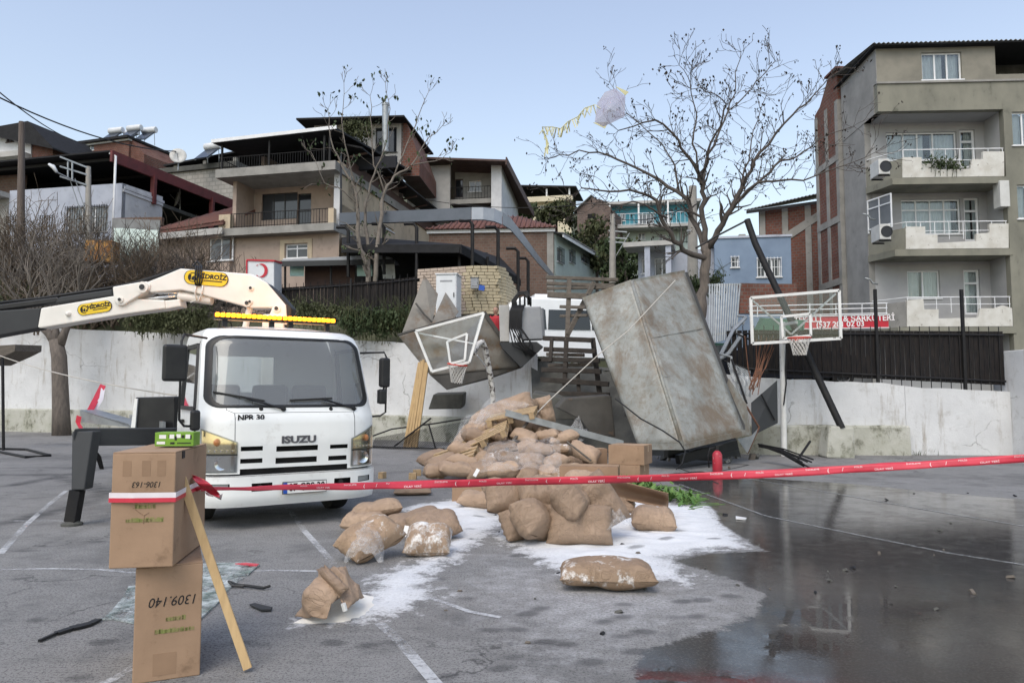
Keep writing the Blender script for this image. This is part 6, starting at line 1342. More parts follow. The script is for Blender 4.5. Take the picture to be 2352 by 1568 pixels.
# broken timber rack (load floor of the trailer)
t = thing('timber_rack', 'broken rack of dark horizontal timbers leaning between transformer and trailer body', 'timber rack', P(1300, 960, 20.5))
for k, (x0, y0, x1, y1, Y, w_, mt) in enumerate(((1015, 62, 1440, 78, 21.5, .1, 'old_timber'), (1020, 98, 1420, 112, 21.4, .1, 'old_timber'), (1020, 128, 1400, 122, 21.3, .08, 'old_timber'), (1030, 165, 1262, 175, 21.1, .16, 'old_timber'), (1100, 235, 1250, 240, 21, .09, 'old_timber'), (1100, 290, 1260, 285, 21, .08, 'old_timber'), (1000, 420, 1290, 432, 20.9, .13, 'char_timber'), (1005, 485, 1310, 497, 20.8, .13, 'char_timber'), (990, 545, 1330, 552, 20.7, .12, 'char_timber'), (990, 605, 1340, 615, 20.6, .13, 'char_timber'), (985, 662, 1385, 690, 20.5, .14, 'char_timber'), (1000, 742, 1390, 752, 20.3, .12, 'char_timber'), (1020, 515, 1240, 520, 21.4, .1, 'old_timber'), (1030, 580, 1290, 575, 21.4, .1, 'old_timber'))):
    q = MB(); q.beam(V_(x0, y0, Y+.3), V_(x1, y1, Y-.3), w_*1.1, w_); q.build('timber', mt, t, bevel=.012)
for a, b, w_ in (((1152, 78, 21.2), (1140, 430, 20.9), .13), ((1298, 92, 21.1), (1140, 402, 20.9), .14), ((1135, 430, 20.9), (1125, 700, 20.6), .12), ((1290, 420, 20.9), (1330, 740, 20.4), .12), ((1050, 420, 21), (1040, 560, 20.8), .1), ((1200, 600, 20.7), (1210, 760, 20.4), .1)):
    q = MB(); q.beam(V_(*a), V_(*b), w_, w_*.9); q.build('upright', 'old_timber' if a[1] < 100 else 'char_timber', t, bevel=.012)
# rubble in the gap
def chunk(name, label, poly, Y, dp, mt, cat='rubble', seed=0, group=None):
    rr = random.Random(seed); q = MB(); q.prism([P(*p, Y) for p in poly], (rr.uniform(-.1, .1), dp, rr.uniform(-.05, .1))); return q.build(name, mt, label=label, cat=cat, bevel=.03, group=group)
chunk('concrete_slab', 'dark concrete slab resting on the plinth behind the wrapped sacks', [c8(322, 838), c8(352, 750), c8(528, 745), c8(522, 815), c8(515, 835)], 23.8, .7, 'dark_concrete', 'slab')
chunk('broken_wall_block', 'broken dark wall block with plaster edge under the timber rack', [c8(930, 820), c8(935, 745), c8(1060, 760), c8(1230, 830), c8(1230, 900), c8(960, 900)], 19.6, .8, 'dark_concrete', seed=2)
chunk('broken_wall_block', 'large dark wall fragment leaning beside the trailer body', [c8(1080, 830), c8(1130, 775), c8(1400, 755), c8(1425, 1000), c8(1280, 985), c8(1220, 900)], 18.4, .5, 'trailer_inner', seed=3)
rr = random.Random(9)
for k in range(26):
    p = G(rr.uniform(1290, 1740), rr.uniform(1050, 1085)); s = rr.uniform(.04, .14); q = MB(); rot = Euler((rr.uniform(0, 3), rr.uniform(0, 3), rr.uniform(0, 3))).to_matrix(); q.box(p+Vector((0, rr.uniform(0, 1), s*.45)), (s*1.6, s, s*.8), rot, taper=.7)
    q.build('rubble', ('concrete', 'dark_concrete', 'old_timber')[k % 3], label='small broken rubble piece at the foot of the trailer body', cat='rubble', group='rubble under the trailer body')
# twisted sheets, frames and mesh to the right of the trailer
t = thing('twisted_frame', 'twisted dark steel frame and bent sheets beside the upright hoop', 'wreckage', G(1740, 1050)); Y = 18.6
R_ = lambda x, y, Y: P(*cr(x, y), Y)
q = MB(); q.prism([R_(215, 940, Y), R_(395, 785, Y+.3), R_(400, 1080, Y+.2), R_(220, 1170, Y-.2)], (.02, .05, 0)); q.build('dark_panel', 'dark_panel', t)
q = MB(); q.prism([R_(60, 770, 17.8), R_(185, 950, 17.9), R_(215, 1165, 17.9), R_(130, 1160, 17.6), R_(40, 830, 17.6)], (.06, .2, 0)); q.build('bent_sheet', 'trailer_steel', t)
q = MB(); q.prism([R_(120, 1190, 17.5), R_(215, 1170, 17.8), R_(270, 1110, 18), R_(190, 1290, 17.7)], (.02, .05, 0)); q.build('bent_sheet', 'galvanised', t)
for k, (pts, r_, mt) in enumerate((([(150, 470, 19.6), (60, 600, 19.3), (-10, 640, 19)], .05, 'galvanised'), ([(180, 350, 20), (90, 440, 19.7), (10, 600, 19.2)], .05, 'galvanised'), ([(95, 455, 19.2), (300, 545, 19)], .03, 'black_metal'), ([(80, 640, 18.7), (185, 945, 18)], .03, 'black_metal'), ([(0, 600, 19.2), (80, 625, 18.9), (75, 700, 18.8), (180, 930, 18.2)], .03, 'galvanised'), ([(0, 640, 19.2), (170, 700, 18.9), (330, 720, 18.8)], .02, 'black_metal'), ([(285, 880, 18.6), (380, 1060, 18.7)], .02, 'black_metal'), ([(120, 340, 20.2), (180, 345, 20), (160, 400, 19.9)], .03, 'galvanised'), ([(20, 780, 18), (180, 960, 18), (270, 1110, 18), (190, 1290, 17.8)], .025, 'rusty_rod'))):
    q = MB(); q.tube([R_(*p) for p in pts], r_, 6); q.build('bent_pipe', mt, t)
for k in range(14):
    a = rr.uniform(0, 1); x0 = lerp(125, 380, rr.random()); q = MB(); q.tube([R_(x0, lerp(470, 560, rr.random()), 19), R_(lerp(x0, 230, .5)+rr.uniform(-20, 20), 700, 18.8), R_(210+rr.uniform(-15, 60), 860+rr.uniform(-30, 30), 18.5)], .012, 4); q.build('rusty_rod', 'rusty_rod', t)
# loose wire mesh draped (chain link)
def wiremesh(name, label, a, b, c, d, nu, nv, r_, mt, cat='wire mesh'):
    q = MB()
    for i in range(nu+nv):
        for s in (0, 1):
            pts = []
            for j in range(nv+1):
                u = (i-nv+j) if s == 0 else (i-j); 
                if 0 <= u <= nu: pts.append(lerp(lerp(a, b, u/nu), lerp(d, c, u/nu), j/nv)+Vector((0, .05*noise.noise((u*.4, j*.4, 1)), 0)))
            if len(pts) > 1: q.tube(pts, r_, 3, False)
    return q.build(name, mt, label=label, cat=cat)
wiremesh('chain_link', 'torn chain-link mesh hanging beside the trailer body', R_(50, 660, 18.6), R_(210, 720, 18.8), R_(215, 900, 18.5), R_(110, 880, 18.2), 16, 14, .006, 'galvanised')
wiremesh('chain_link', 'collapsed chain-link fence lying behind the plank bundle', P(862, 1005, 22.6), P(1080, 965, 21), P(1075, 1020, 20.6), P(850, 1035, 22), 46, 12, .006, 'black_metal')
q = MB()
for pts in ([(850, 1003, 22.5), (900, 985, 22.4), (1000, 972, 21.8), (1085, 958, 21)], [(850, 1025, 22), (930, 1028, 21.5), (1020, 1030, 21)], [(905, 1025, 21.8), (990, 960, 21.6)], [(985, 975, 21.8), (1000, 1028, 21.2)]): q.tube([P(*p) for p in pts], .025, 6)
q.build('fence_frame', 'black_metal', label='bent dark pipes of the collapsed fence behind the plank bundle', cat='pipe frame')
for k in range(9):
    a = R_(270+rr.uniform(-10, 40), 1235+rr.uniform(-10, 15), 17.6); b = R_(520+rr.uniform(-60, 140), 1360+rr.uniform(-30, 35), 15.8+rr.uniform(-.3, .5)); b.z = max(.02, b.z); q = MB(); q.tube([a, a.lerp(b, .5)+Vector((0, 0, .05)), b], .018, 5)
    q.build('steel_rod', 'black_metal', label='thin dark steel rod fanned out on the ground beside the hoop pole', cat='rod', group='steel rods fanned out on the ground')
q = MB(); q.tube([R_(540, 1330, 18.2), R_(625, 1205, 18.4)], .03, 6); q.build('bent_rod', 'black_metal', label='short dark rod leaning against the mossy plinth', cat='rod')
q = MB(); q.tube([G(1650, 1110), G(1560, 1075), G(1640, 1062), G(1720, 1068), G(1640, 1085), G(1530, 1100)], .012, 5); q.build('loose_cable', 'cable', smooth=True, label='loose black cable curled on the ground under the trailer body', cat='cable')
# leaning black pole and concrete footing
q = MB(); q.tube([P(1716, 505, 20.6), P(1735, 560, 20.4), P(1934, 984, 18.8)], .09, 10); q.build('leaning_pole', 'black_metal', smooth=True, ang=50, label='long black steel pole leaning across the upright hoop', cat='pole')
q = MB(); q.tube([P(1716, 506, 20.6), P(1650, 540, 20.6), P(1598, 570, 20.6)], .03, 6); q.build('pole_stay', 'cable', label='thin dark bar from the leaning pole top to the tree', cat='bar')
b0 = G(1937, 1052); q = MB(); q.box((b0.x, b0.y+.35, .38), (.72, .6, .8), Matrix.Rotation(R(4), 3, 'Y'), taper=.86); q.build('concrete_footing', 'wall_plinth', bevel=.04, label='cracked concrete block under the leaning black pole', cat='concrete block')
# plank bundle
t = thing('plank_bundle', 'bundle of pale long planks leaning on the torn steel sheet', 'planks', G(942, 1030)); bb = G(942, 1030); tp_ = P(973, 832, 22.0)
for i in range(5):
    for j in range(2): o = Vector(((i-2)*.085, j*.1, 0)); q = MB(); q.beam(bb+o+Vector((0, 0, .02)), tp_+o*.75+Vector((0, 0, .04*((i*7+j*3) % 3))), .07, .08); q.build('plank', 'wood', t, bevel=.006)
# ropes
wire([V_(1775, 80, 18.0), V_(1500, 375, 16.6), V_(1320, 520, 16.2), V_(1040, 780, 15.6), V_(930, 890, 15.2)], .012, 'pale rope stretched from the trailer body to the sack pile', 'rope', 'rope', 'rope', None)
wire([V_(1415, 775, 16.9)-Vector((0, .25, 0)), V_(1560, 890, 16.1)-Vector((0, .25, 0)), V_(1690, 960, 15.8)-Vector((0, .2, 0)), V_(1800, 1030, 15.4), V_(1835, 1085, 15.3), V_(1815, 1160, 15.2), V_(1780, 1190, 15.2)], .016, 'thin dark cable hanging across the trailer body', 'cable', 'hanging_cable', 'cable', None)
# fire extinguisher
g = G(1648, 1084); t = thing('fire_extinguisher', 'red fire extinguisher standing on the wet ground', 'fire extinguisher', g); k = .10
g = Vector((g.x, g.y, 0)); hh = (P(1648, 1034, g.y).z)
q = MB(); q.lathe([(.001, 0), (k*.9, 0), (k, .03), (k, hh*.8), (k*.75, hh*.92), (k*.3, hh), (.001, hh)], 20, g, (0, 0, 1)); q.build('cylinder', 'extinguisher_red', t, smooth=True, ang=50)
q = MB(); q.tube([g+Vector((0, 0, hh)), g+Vector((0, 0, hh+.1))], .03, 8); q.beam(g+Vector((-.02, 0, hh+.08)), g+Vector((.12, 0, hh+.12)), .03, .02); q.build('valve', 'truck_black', t)
q = MB(); q.tube([g+Vector((-.02, 0, hh+.06)), g+Vector((-.14, 0, hh+.05)), g+Vector((-.19, 0, hh-.12)), g+Vector((-.17, 0, hh-.35))], .014, 6); q.build('hose', 'cable', t, smooth=True)
# ================================================================== crane truck
la, ra = P(455, 1165, 8.7), P(850, 1135, 9.85); la.z = ra.z = 0
mid = (la+ra)/2+Vector((.12, -.1, 0)); TR_ = math.atan2(ra.y-la.y, ra.x-la.x)
T = thing('crane_truck', 'white cab-over truck with folded loader crane and lit amber light bar', 'truck', mid, TR_)
HW = 1.09
F0 = [(.2, .10), (.6, .05), (1.0, .03), (1.30, .05), (1.40, .11), (2.24, .40), (2.36, .50), (2.42, .62)]
WW = [(.2, 1.07), (.6, HW), (1.35, HW), (2.2, 1.02), (2.36, .98), (2.42, .92)]
def cabpt(u, z, off=0.):
    y = pl(F0, z)+.26*max(0., abs(u)-.25)**4/.316+off
    return Vector((u*pl(WW, z), y, z))
def loc2u(h): return max(-1, min(1, h.x/pl(WW, h.z)))
def tpx(c, d=.05): h = hit(T, *c6(*c), d); return loc2u(h), h.z
# lower front with real grille slots
slots = []
for (x0, y0, x1, y1) in ((500, 948, 634, 970), (718, 945, 974, 967), (1050, 935, 1160, 955), (497, 1024, 632, 1046), (714, 1017, 968, 1040), (1040, 1005, 1154, 1027)):
    a, b = tpx((x0, y0)), tpx((x1, y1)); slots.append((a[0], b[1], b[0], a[1]))
zg = tpx((800, 1090))[1]; zgap = .655
us = sorted(set(linspace(-1, 1, 41)+[s[0] for s in slots]+[s[2] for s in slots])); zs = sorted(set(linspace(zgap, 1.40, 14)+[s[1] for s in slots]+[s[3] for s in slots]+linspace(1.40, 2.42, 36)))
WSC = (0., 1.875, .945, .435, .16)     # windscreen: centre, half sizes (u, z), corner radius
def in_ws(u, z, g=0.):
    dx = abs(u)*1.0-(WSC[2]-.16/1.0)-g*0; dz = abs(z-WSC[1])-(WSC[3]-.14)
    return (dx <= 0 or dz <= 0) and dx < .16-g and dz < .14-g or (dx > 0 and dz > 0 and math.hypot(dx/.16, dz/.14) < 1-g*5)
def skipf(u, z): return in_ws(u, z, .0) or any(s[0] < u < s[2] and s[1] < z < s[3] for s in slots) or (z < .715 and abs(u) < .61)
q = MB(); q.grid(lambda u, z: cabpt(u, z), us, zs, skip=skipf)
yb_ = 1.78
for sg in (-1, 1):                                   # sides with door window openings
    ysd = [0, .16, .3, .62, .8, 1.0, 1.15, 1.3]; zz = [zgap, .9, 1.2, 1.42, 1.5, 1.7, 1.9, 2.12, 2.2, 2.30, 2.36, 2.42]
    def sp(v, z, sg=sg): a = cabpt(sg, z); return Vector((a.x, lerp(a.y, yb_, v), z))
    vs_ = [0, .05, .12, .2, .35, .5, .65, .8, .9, 1]
    q.grid(sp, vs_, zz, skip=lambda v, z: .12 < v < .8 and 1.42 < z < 2.2, flip=(sg > 0))
q.grid(lambda u, v: Vector((u*.90, lerp(cabpt(u, 2.42).y, yb_, v), 2.42+.06*(1-u*u)*min(1, v*4)+.01)), linspace(-1, 1, 13), [0, .12, .3, .6, 1])
rw = (-.62, 1.62, .18, 2.12)
q.grid(lambda x, z: Vector((x*(1 if z < 1.4 else pl(WW, z)/HW), yb_, z)), [-HW, rw[0], rw[2], HW], [zgap, 1.2, rw[1], rw[3], 2.2, 2.42], skip=lambda x, z: rw[0] < x < rw[2] and rw[1] < z < rw[3])
cab = q.build('cab', 'truck_white', T, world=False, smooth=True, ang=32)
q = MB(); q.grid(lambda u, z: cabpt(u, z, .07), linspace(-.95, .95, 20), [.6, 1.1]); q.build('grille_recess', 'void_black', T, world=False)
# glass, seal
q = MB(); q.grid(lambda u, z: cabpt(u, z, .012), linspace(-.96, .96, 48), linspace(1.43, 2.32, 24), skip=lambda u, z: not in_ws(u, z, -.01)); q.build('windscreen', 'windscreen', T, world=False, smooth=True)
ring = []
for (cx, cz, a0) in ((WSC[2]-.16, WSC[1]+WSC[3]-.14, 0), (-WSC[2]+.16, WSC[1]+WSC[3]-.14, 90), (-WSC[2]+.16, WSC[1]-WSC[3]+.14, 180), (WSC[2]-.16, WSC[1]-WSC[3]+.14, 270)):
    for i in range(7): a = R(a0+90*i/6); ring.append((cx+.16*math.cos(a), cz+.14*math.sin(a)))
full = []
for i in range(len(ring)):
    a, b = ring[i], ring[(i+1) % len(ring)]; n = 10 if math.dist(a, b) > .3 else 1
    for k in range(n): full.append((lerp(a[0], b[0], k/n), lerp(a[1], b[1], k/n)))
q = MB(); nn = len(full)
for (u, z) in full:
    du, dz = u, z-WSC[1]; l = math.hypot(du, dz)
    for s_, o_ in ((1.022, -.004), (.992, -.014), (.945, .004)):
        q.v.append(cabpt(max(-1, min(1, u*s_)), WSC[1]+dz*s_, o_))
for i in range(nn):
    for k in range(2): a = i*3+k; b = ((i+1) % nn)*3+k; q.f.append([a, b, b+1, a+1]); q.mi.append(0)
q.build('windscreen_seal', 'truck_black', T, world=False, smooth=True)
for sg in (-1, 1):                                   # doors
    q = MB(); xo = sg*.004
    def sp(v, z, sg=sg): a = cabpt(sg, z); return Vector((a.x+xo, lerp(a.y, yb_, v), z))
    fr = [(.12, 1.42), (.8, 1.42), (.8, 2.2), (.12, 2.2)]
    for i in range(4): q.beam(sp(*fr[i]), sp(*fr[(i+1) % 4]), .05, .05)
    dr = q.build('door', 'truck_black', T, world=False)
    q = MB(); q.grid(sp, [.12, .8], [1.42, 2.2]); q.build('side_window', 'window_glass', dr, world=False)
    q = MB(); q.beam(sp(.62, 1.25)+Vector((sg*.02, 0, 0)), sp(.74, 1.25)+Vector((sg*.02, 0, 0)), .03, .04); q.build('handle', 'truck_black', dr, world=False)
    q = MB()
    for a, b in (((.82, .7), (.82, 2.25)), ((.05, .72), (.1, 2.25)), ((.05, .72), (.82, .7))): q.beam(sp(*a), sp(*b), .008, .012)
    q.build('door_seam', 'ink', dr, world=False)
# rear window, interior
q = MB(); q.bx(rw[0], rw[2], yb_-.01, yb_+.0, rw[1], rw[3]); q.build('rear_window', 'window_glass', T, world=False)
q = MB(); q.bx(-1.0, 1.0, .42, .75, .9, 1.36); q.bx(.1, .9, .4, .7, 1.34, 1.46); q.build('dashboard', 'interior_grey', T, world=False, bevel=.04)
for x in (-.6, .05, .6): q = MB(); q.bx(x-.24, x+.24, 1.0, 1.45, .95, 1.15); q.bx(x-.24, x+.24, 1.4, 1.55, 1.1, 1.72); q.build('seat', 'interior_grey', T, world=False, bevel=.05)
q = MB(); q.tube([Vector((.55, .82, 1.36))+Matrix.Rotation(R(-35), 3, 'X') @ Vector((math.cos(a)*.2, math.sin(a)*.2, 0)) for a in linspace(0, 6.2832, 25)], .018, 6); q.build('steering_wheel', 'truck_black', T, world=False)
q = MB(); q.bx(-1.0, 1.0, .5, yb_-.05, .68, .72); q.build('cab_floor', 'interior_grey', T, world=False); q = MB(); q.bx(-.86, .86, .75, yb_-.1, 2.36, 2.40); q.build('headliner', 'interior_grey', T, world=False)
# bonnet seams, washers, wipers
q = MB(); sm = [tpx(p) for p in ((470, 742), (1210, 735), (1200, 940))]; ul, ur, zsm, zlo = sm[0][0], sm[1][0], sm[0][1], sm[2][1]
def seam(pts, w_=.007):
    q = MB()
    for (a, b) in zip(pts, pts[1:]):
        for k in range(6): q.beam(cabpt(lerp(a[0], b[0], k/6), lerp(a[1], b[1], k/6), -.0005), cabpt(lerp(a[0], b[0], (k+1)/6), lerp(a[1], b[1], (k+1)/6), -.0005), w_, .004)
    return q.build('panel_seam', 'logo_grey', cab, world=False)
seam([(ul, .98), (ul, zsm), (0, zsm+.005), (ur, zsm), (ur, .98)]); seam([(ul, zsm), (ul-.08, zsm+.04), (ul-.08, 1.44)]); seam([(ur, zsm), (ur+.06, zsm+.04), (ur+.06, 1.44)])
for c in ((635, 715), (1068, 715)): u, z = tpx(c); q = MB(); q.lathe([(.001, .012), (.022, .012), (.026, 0)], 12, cabpt(u, z), (0, -1, 0)); q.build('washer_nozzle', 'truck_black', T, world=False)
for (piv, elb, b0, b1) in (((765, 715), (520, 645), (340, 610), (640, 665)), ((1205, 712), (1000, 655), (795, 660), (1055, 648))):
    A_, E_, B0, B1 = [tpx(p, .2 if i else .1) for i, p in enumerate((piv, elb, b0, b1))]
    q = MB(); q.lathe([(.001, .02), (.03, .02), (.03, 0)], 12, cabpt(*A_), (0, -1, 0)); q.tube([cabpt(*A_, -.03), cabpt(*E_, -.05)], .014, 6); w_ = q.build('wiper', 'truck_black', T, world=False)
    q = MB(); q.tube([cabpt(*B0, -.015), cabpt(lerp(B0[0], B1[0], .5), lerp(B0[1], B1[1], .5), -.022), cabpt(*B1, -.015)], .013, 6); q.build('blade', 'rubber', w_, world=False)
# headlights
for sg in (-1, 1):
    def lampgrid(u0, u1, zlo, zhi0, zhi1, off, n=10): 
        q = MB(); q.grid(lambda s, v: cabpt(sg*lerp(u0, u1, s), lerp(zlo(s) if callable(zlo) else zlo, lerp(zhi0, zhi1, s), v), off), linspace(0, 1, n), linspace(0, 1, 8)); return q
    hl = lampgrid(.64, .985, .672, 1.03, 1.19, -.006).build('headlight', 'galvanised', T, world=False, smooth=True)
    lampgrid(.66, .97, .69, .88, .885, -.018).build('reflector', 'chrome', hl, world=False, smooth=True); lampgrid(.66, .975, .90, 1.02, 1.165, -.016).build('turn_reflector', 'chrome', hl, world=False, smooth=True)
    lampgrid(.65, .98, .68, .885, .89, -.034).build('lens', 'lamp_lens', hl, world=False, smooth=True); lampgrid(.65, .98, .892, 1.03, 1.18, -.034).build('amber_lens', 'amber_lens', hl, world=False, smooth=True)
    q = MB(); c = cabpt(sg*.8, .785, -.02); q.lathe([(.001, -.02), (.03, -.02), (.075, .012), (.08, .012)], 18, c, (0, -1, 0)); q.build('bulb_bowl', 'chrome', hl, world=False, smooth=True)
    for k in range(5): c = cabpt(sg*(.69+.055*k), .93, -.022); q = MB(); q.box(c, (.03, .02, .02)); q.build('facet', 'chrome', hl, world=False)
    c = cabpt(sg*.84, 1.03, -.022); q = MB(); q.lathe([(.001, .02), (.03, .015), (.045, 0)], 14, c, (0, -1, 0)); q.build('turn_bulb', 'bulb_amber', hl, world=False, smooth=True)
    lampgrid(.645, .982, .875, .893, .898, -.03).build('lamp_divider', 'truck_black', hl, world=False, smooth=True)
# bumper
fog = [(-.90, .48, -.72, .55), (.72, .48, .90, .55), (-.50, .45, -.28, .545), (.42, .45, .62, .545)]
us2 = sorted(set(linspace(-1, 1, 33)+[f[0] for f in fog]+[f[2] for f in fog])); zs2 = sorted(set([.27, .30, .36, .42, .56, .6, .63]+[f[1] for f in fog]+[f[3] for f in fog]))
q = MB(); BP = lambda u, z, o=0.: cabpt(u, max(.6, z))*1+Vector((0, -.07+.05*max(0, .36-z)/.09-.0+o, z-max(.6, z)))
q.grid(lambda u, z: BP(u, z), us2, zs2, skip=lambda u, z: any(f[0] < u < f[2] and f[1] < z < f[3] for f in fog)); q.grid(lambda u, v: BP(u, .63)+Vector((0, .14*v, .004)), us2, [0, .5, 1]); q.grid(lambda u, v: BP(u, .27)+Vector((0, .2*v, .0)), us2, [0, 1], flip=True)
for sg in (-1, 1): q.grid(lambda v, z: BP(sg, z)+Vector((0, .55*v, 0)), [0, .5, 1], zs2, flip=sg > 0)
bm = q.build('bumper', 'truck_white', T, world=False, smooth=True, ang=35)
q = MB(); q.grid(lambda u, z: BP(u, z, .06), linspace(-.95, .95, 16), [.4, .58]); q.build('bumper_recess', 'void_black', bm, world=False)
for f in fog[:2]: q = MB(); q.grid(lambda u, z: BP(u, z, .02), linspace(f[0]+.01, f[2]-.01, 4), [f[1]+.006, f[3]-.006]); q.build('fog_lamp', 'galvanised', bm, world=False)
for f in fog[2:]: q = MB(); q.tube([BP(lerp(f[0], f[2], .4), .5, .05), BP(lerp(f[0], f[2], .4), .5, -.01)], .03, 10); q.build('tow_pin', 'truck_black', bm, world=False)
pl0, pl1 = tpx((697, 1160), -.07), tpx((990, 1232), -.07); x0, x1 = pl0[0]*HW, pl1[0]*HW; zc = .5; x0, x1 = -.20, .34
yp = -.05
q = MB(); q.bx(x0, x1, yp-.03, yp-.018, .40, .545); pt_ = q.build('number_plate', 'ink', T, world=False)
q = MB(); q.bx(x0+.008, x1-.008, yp-.034, yp-.0305, .408, .537); q.build('plate_face', 'plate_white', pt_, world=False); q = MB(); q.bx(x0+.008, x0+.055, yp-.037, yp-.0345, .408, .537); q.build('plate_band', 'plate_blue', pt_, world=False)
text(T, '07 GBS 30', .125, 'ink', basis(Vector(((x0+x1)/2+.025, yp-.036, .474)), (1, 0, 0), (0, 0, 1)), .001, world=False, bold=.003, sx=.82)
u, z = tpx((857, 903)); c = cabpt(u, z, -.006); text(T, 'ISUZU', .115, 'logo_grey', basis(c, (1, .0, 0), (0, -.05, 1)), .006, 'badge', sx=1.35, world=False, bold=.005)
u, z = tpx((565, 768)); c = cabpt(u, z, -.006); text(T, 'NPR 30', .085, 'ink', basis(c, (1, -.03, 0), (0, -.1, 1)), .003, 'badge', sx=1.15, world=False, bold=.003)
# mirrors
ml = hit(T, *c6(92, 430), .25); m2 = hit(T, *c6(215, 790), .3)
def mirror(name, c, d, arms, extra=()):
    q = MB(); q.box(c, d); m_ = q.build(name, 'truck_black', T, world=False, bevel=.03)
    q = MB(); q.box(c+Vector((0, d[1]/2+.004, 0)), (d[0]*.85, .006, d[2]*.9)); q.build('mirror_glass', 'chrome', m_, world=False)
    for pts in arms: q = MB(); q.tube(pts, .014, 8); q.build('arm', 'truck_black', m_, world=False, smooth=True)
c = hit(T, *c6(92, 430), .12); V = Vector
mirror('mirror', c, (.26, .10, .42), [[V((-1.0, .45, 2.27)), V((c.x+.1, .15, 2.28)), V((c.x+.06, .10, 2.2)), V((c.x+.06, .10, 1.3)), V((c.x+.12, .14, 1.23)), V((-1.06, .35, 1.21))]])
c2_ = hit(T, *c6(217, 785), .2); mirror('mirror', c2_, (.11, .08, .24), [[V((c2_.x, .2, 1.23)), V((c2_.x, .2, 1.1))]])
c = hit(T, *c6(1390, 490), .3); cl = hit(T, *c6(1375, 638), .3)
mirror('mirror', c, (.14, .10, .40), [[V((.98, .5, 2.15)), V((c.x, .32, 2.16)), V((c.x+.03, .3, 2.08)), V((c.x+.02, .3, 1.35)), V((c.x-.05, .32, 1.3)), V((1.05, .4, 1.29))]]); mirror('mirror', cl, (.12, .09, .2), [[V((cl.x+.03, .3, cl.z+.15)), V((cl.x, .3, cl.z))]])
# light bar
for k, (p0, p1) in enumerate((((335, 185), (750, 215)), ((755, 215), (1080, 237)))):
    a, b = hit(T, *c6(*p0), .95), hit(T, *c6(*p1), .95); a.z = b.z = 2.60 if k == 0 else 2.60
    lb = MB(); lb.beam(a-V((0, 0, .035)), b-V((0, 0, .035)), .13, .03); lb.beam(a+V((0, .02, .01)), b+V((0, .02, .01)), .05, .05); bar = lb.build('light_bar', 'truck_black', T, world=False)
    n = int((b-a).length/.062)
    for i in range(n): u = (i+.5)/n; p = a.lerp(b, u); q = MB(); q.box(p+V((0, 0, .012)), (.05, .11, .055), Matrix.Rotation(0, 3, 'Z')); q.build('lamp_cell', 'amber_lamp', bar, world=False, bevel=.012)
    for u in (.15, .85): p = a.lerp(b, u); q = MB(); q.bx(p.x-.03, p.x+.03, p.y-.03, p.y+.03, 2.46, 2.555); q.build('bar_foot', 'truck_black', bar, world=False)
for k, px_ in enumerate((450, 650, 850, 1000)):
    c = hit(T, *c6(px_, 205), .95); ll = bpy.data.lights.new('amber_glow', 'POINT'); ll.energy = 9; ll.color = (1, .42, .06); ll.shadow_soft_size = .08; lo_ = bpy.data.objects.new('amber_glow', ll); COL.objects.link(lo_); lo_.parent = T; lo_.location = (c.x, 1.06, 2.68)
# chassis, wheels, deck
WR_ = .40
for y, xs_ in ((1.15, (-.87, .87)), (5.0, (-.90, -.62, .62, .90))):
    for x in xs_: tyre_wheel(T, (x, y, WR_), (1 if x > 0 else -1, 0, 0), WR_, .24, mt='pale_concrete')
for sg in (-1, 1): q = MB(); q.bx(sg*.4-.04, sg*.4+.04, .2, 6.6, .55, .78); q.build('chassis_rail', 'truck_black', T, world=False)
q = MB(); q.bx(-1., 1., .3, .5, .3, .62); q.tube([(-.85, 1.15, .4), (.85, 1.15, .4)], .06, 8); q.build('front_axle', 'truck_black', T, world=False)
for sg in (-1, 1): q = MB(); q.lathe([(.46, -.14), (.50, -.14), (.50, .14), (.46, .14)], 24, (sg*.9, 1.15, .42), (1, 0, 0)); bm_ = [f for f in q.f]; q.f = [f for f in q.f if min(q.v[i].z for i in f) > .45]; q.mi = [0]*len(q.f); q.build('wheel_arch', 'truck_black', T, world=False)
q = MB(); q.bx(-1.05, 1.05, 3.1, 7.4, .95, 1.08); q.build('deck', 'galvanised', T, world=False)
for sg in (-1, 1): q = MB(); q.bx(sg*1.06-.02, sg*1.06+.02, 3.1, 7.4, .85, 1.18); q.build('deck_side', 'galvanised', T, world=False)
q = MB(); q.bx(-1.0, 1.0, 1.95, 2.9, .78, 1.0); q.build('crane_base', 'truck_black', T, world=False)
q = MB(); q.prism([P(305, 985, 11.6), P(400, 985, 11.4), P(400, 910, 11.4), P(310, 912, 11.6)], (.2, .5, 0)); q.build('tool_box', 'truck_black', T, bevel=.02); q = MB(); q.prism([P(300, 985, 11.55), P(310, 985, 11.55), P(316, 915, 11.55), P(309, 915, 11.55)], (.02, .5, 0)); q.build('tool_box_end', 'truck_white', T)
q = MB(); q.prism([P(*c7(585, 1150), 12.2), P(*c7(600, 1240), 12.2), P(*c7(970, 1280), 11.7), P(*c7(940, 1250), 11.7)], (.1, .35, 0)); q.build('side_ramp', 'galvanised', T)
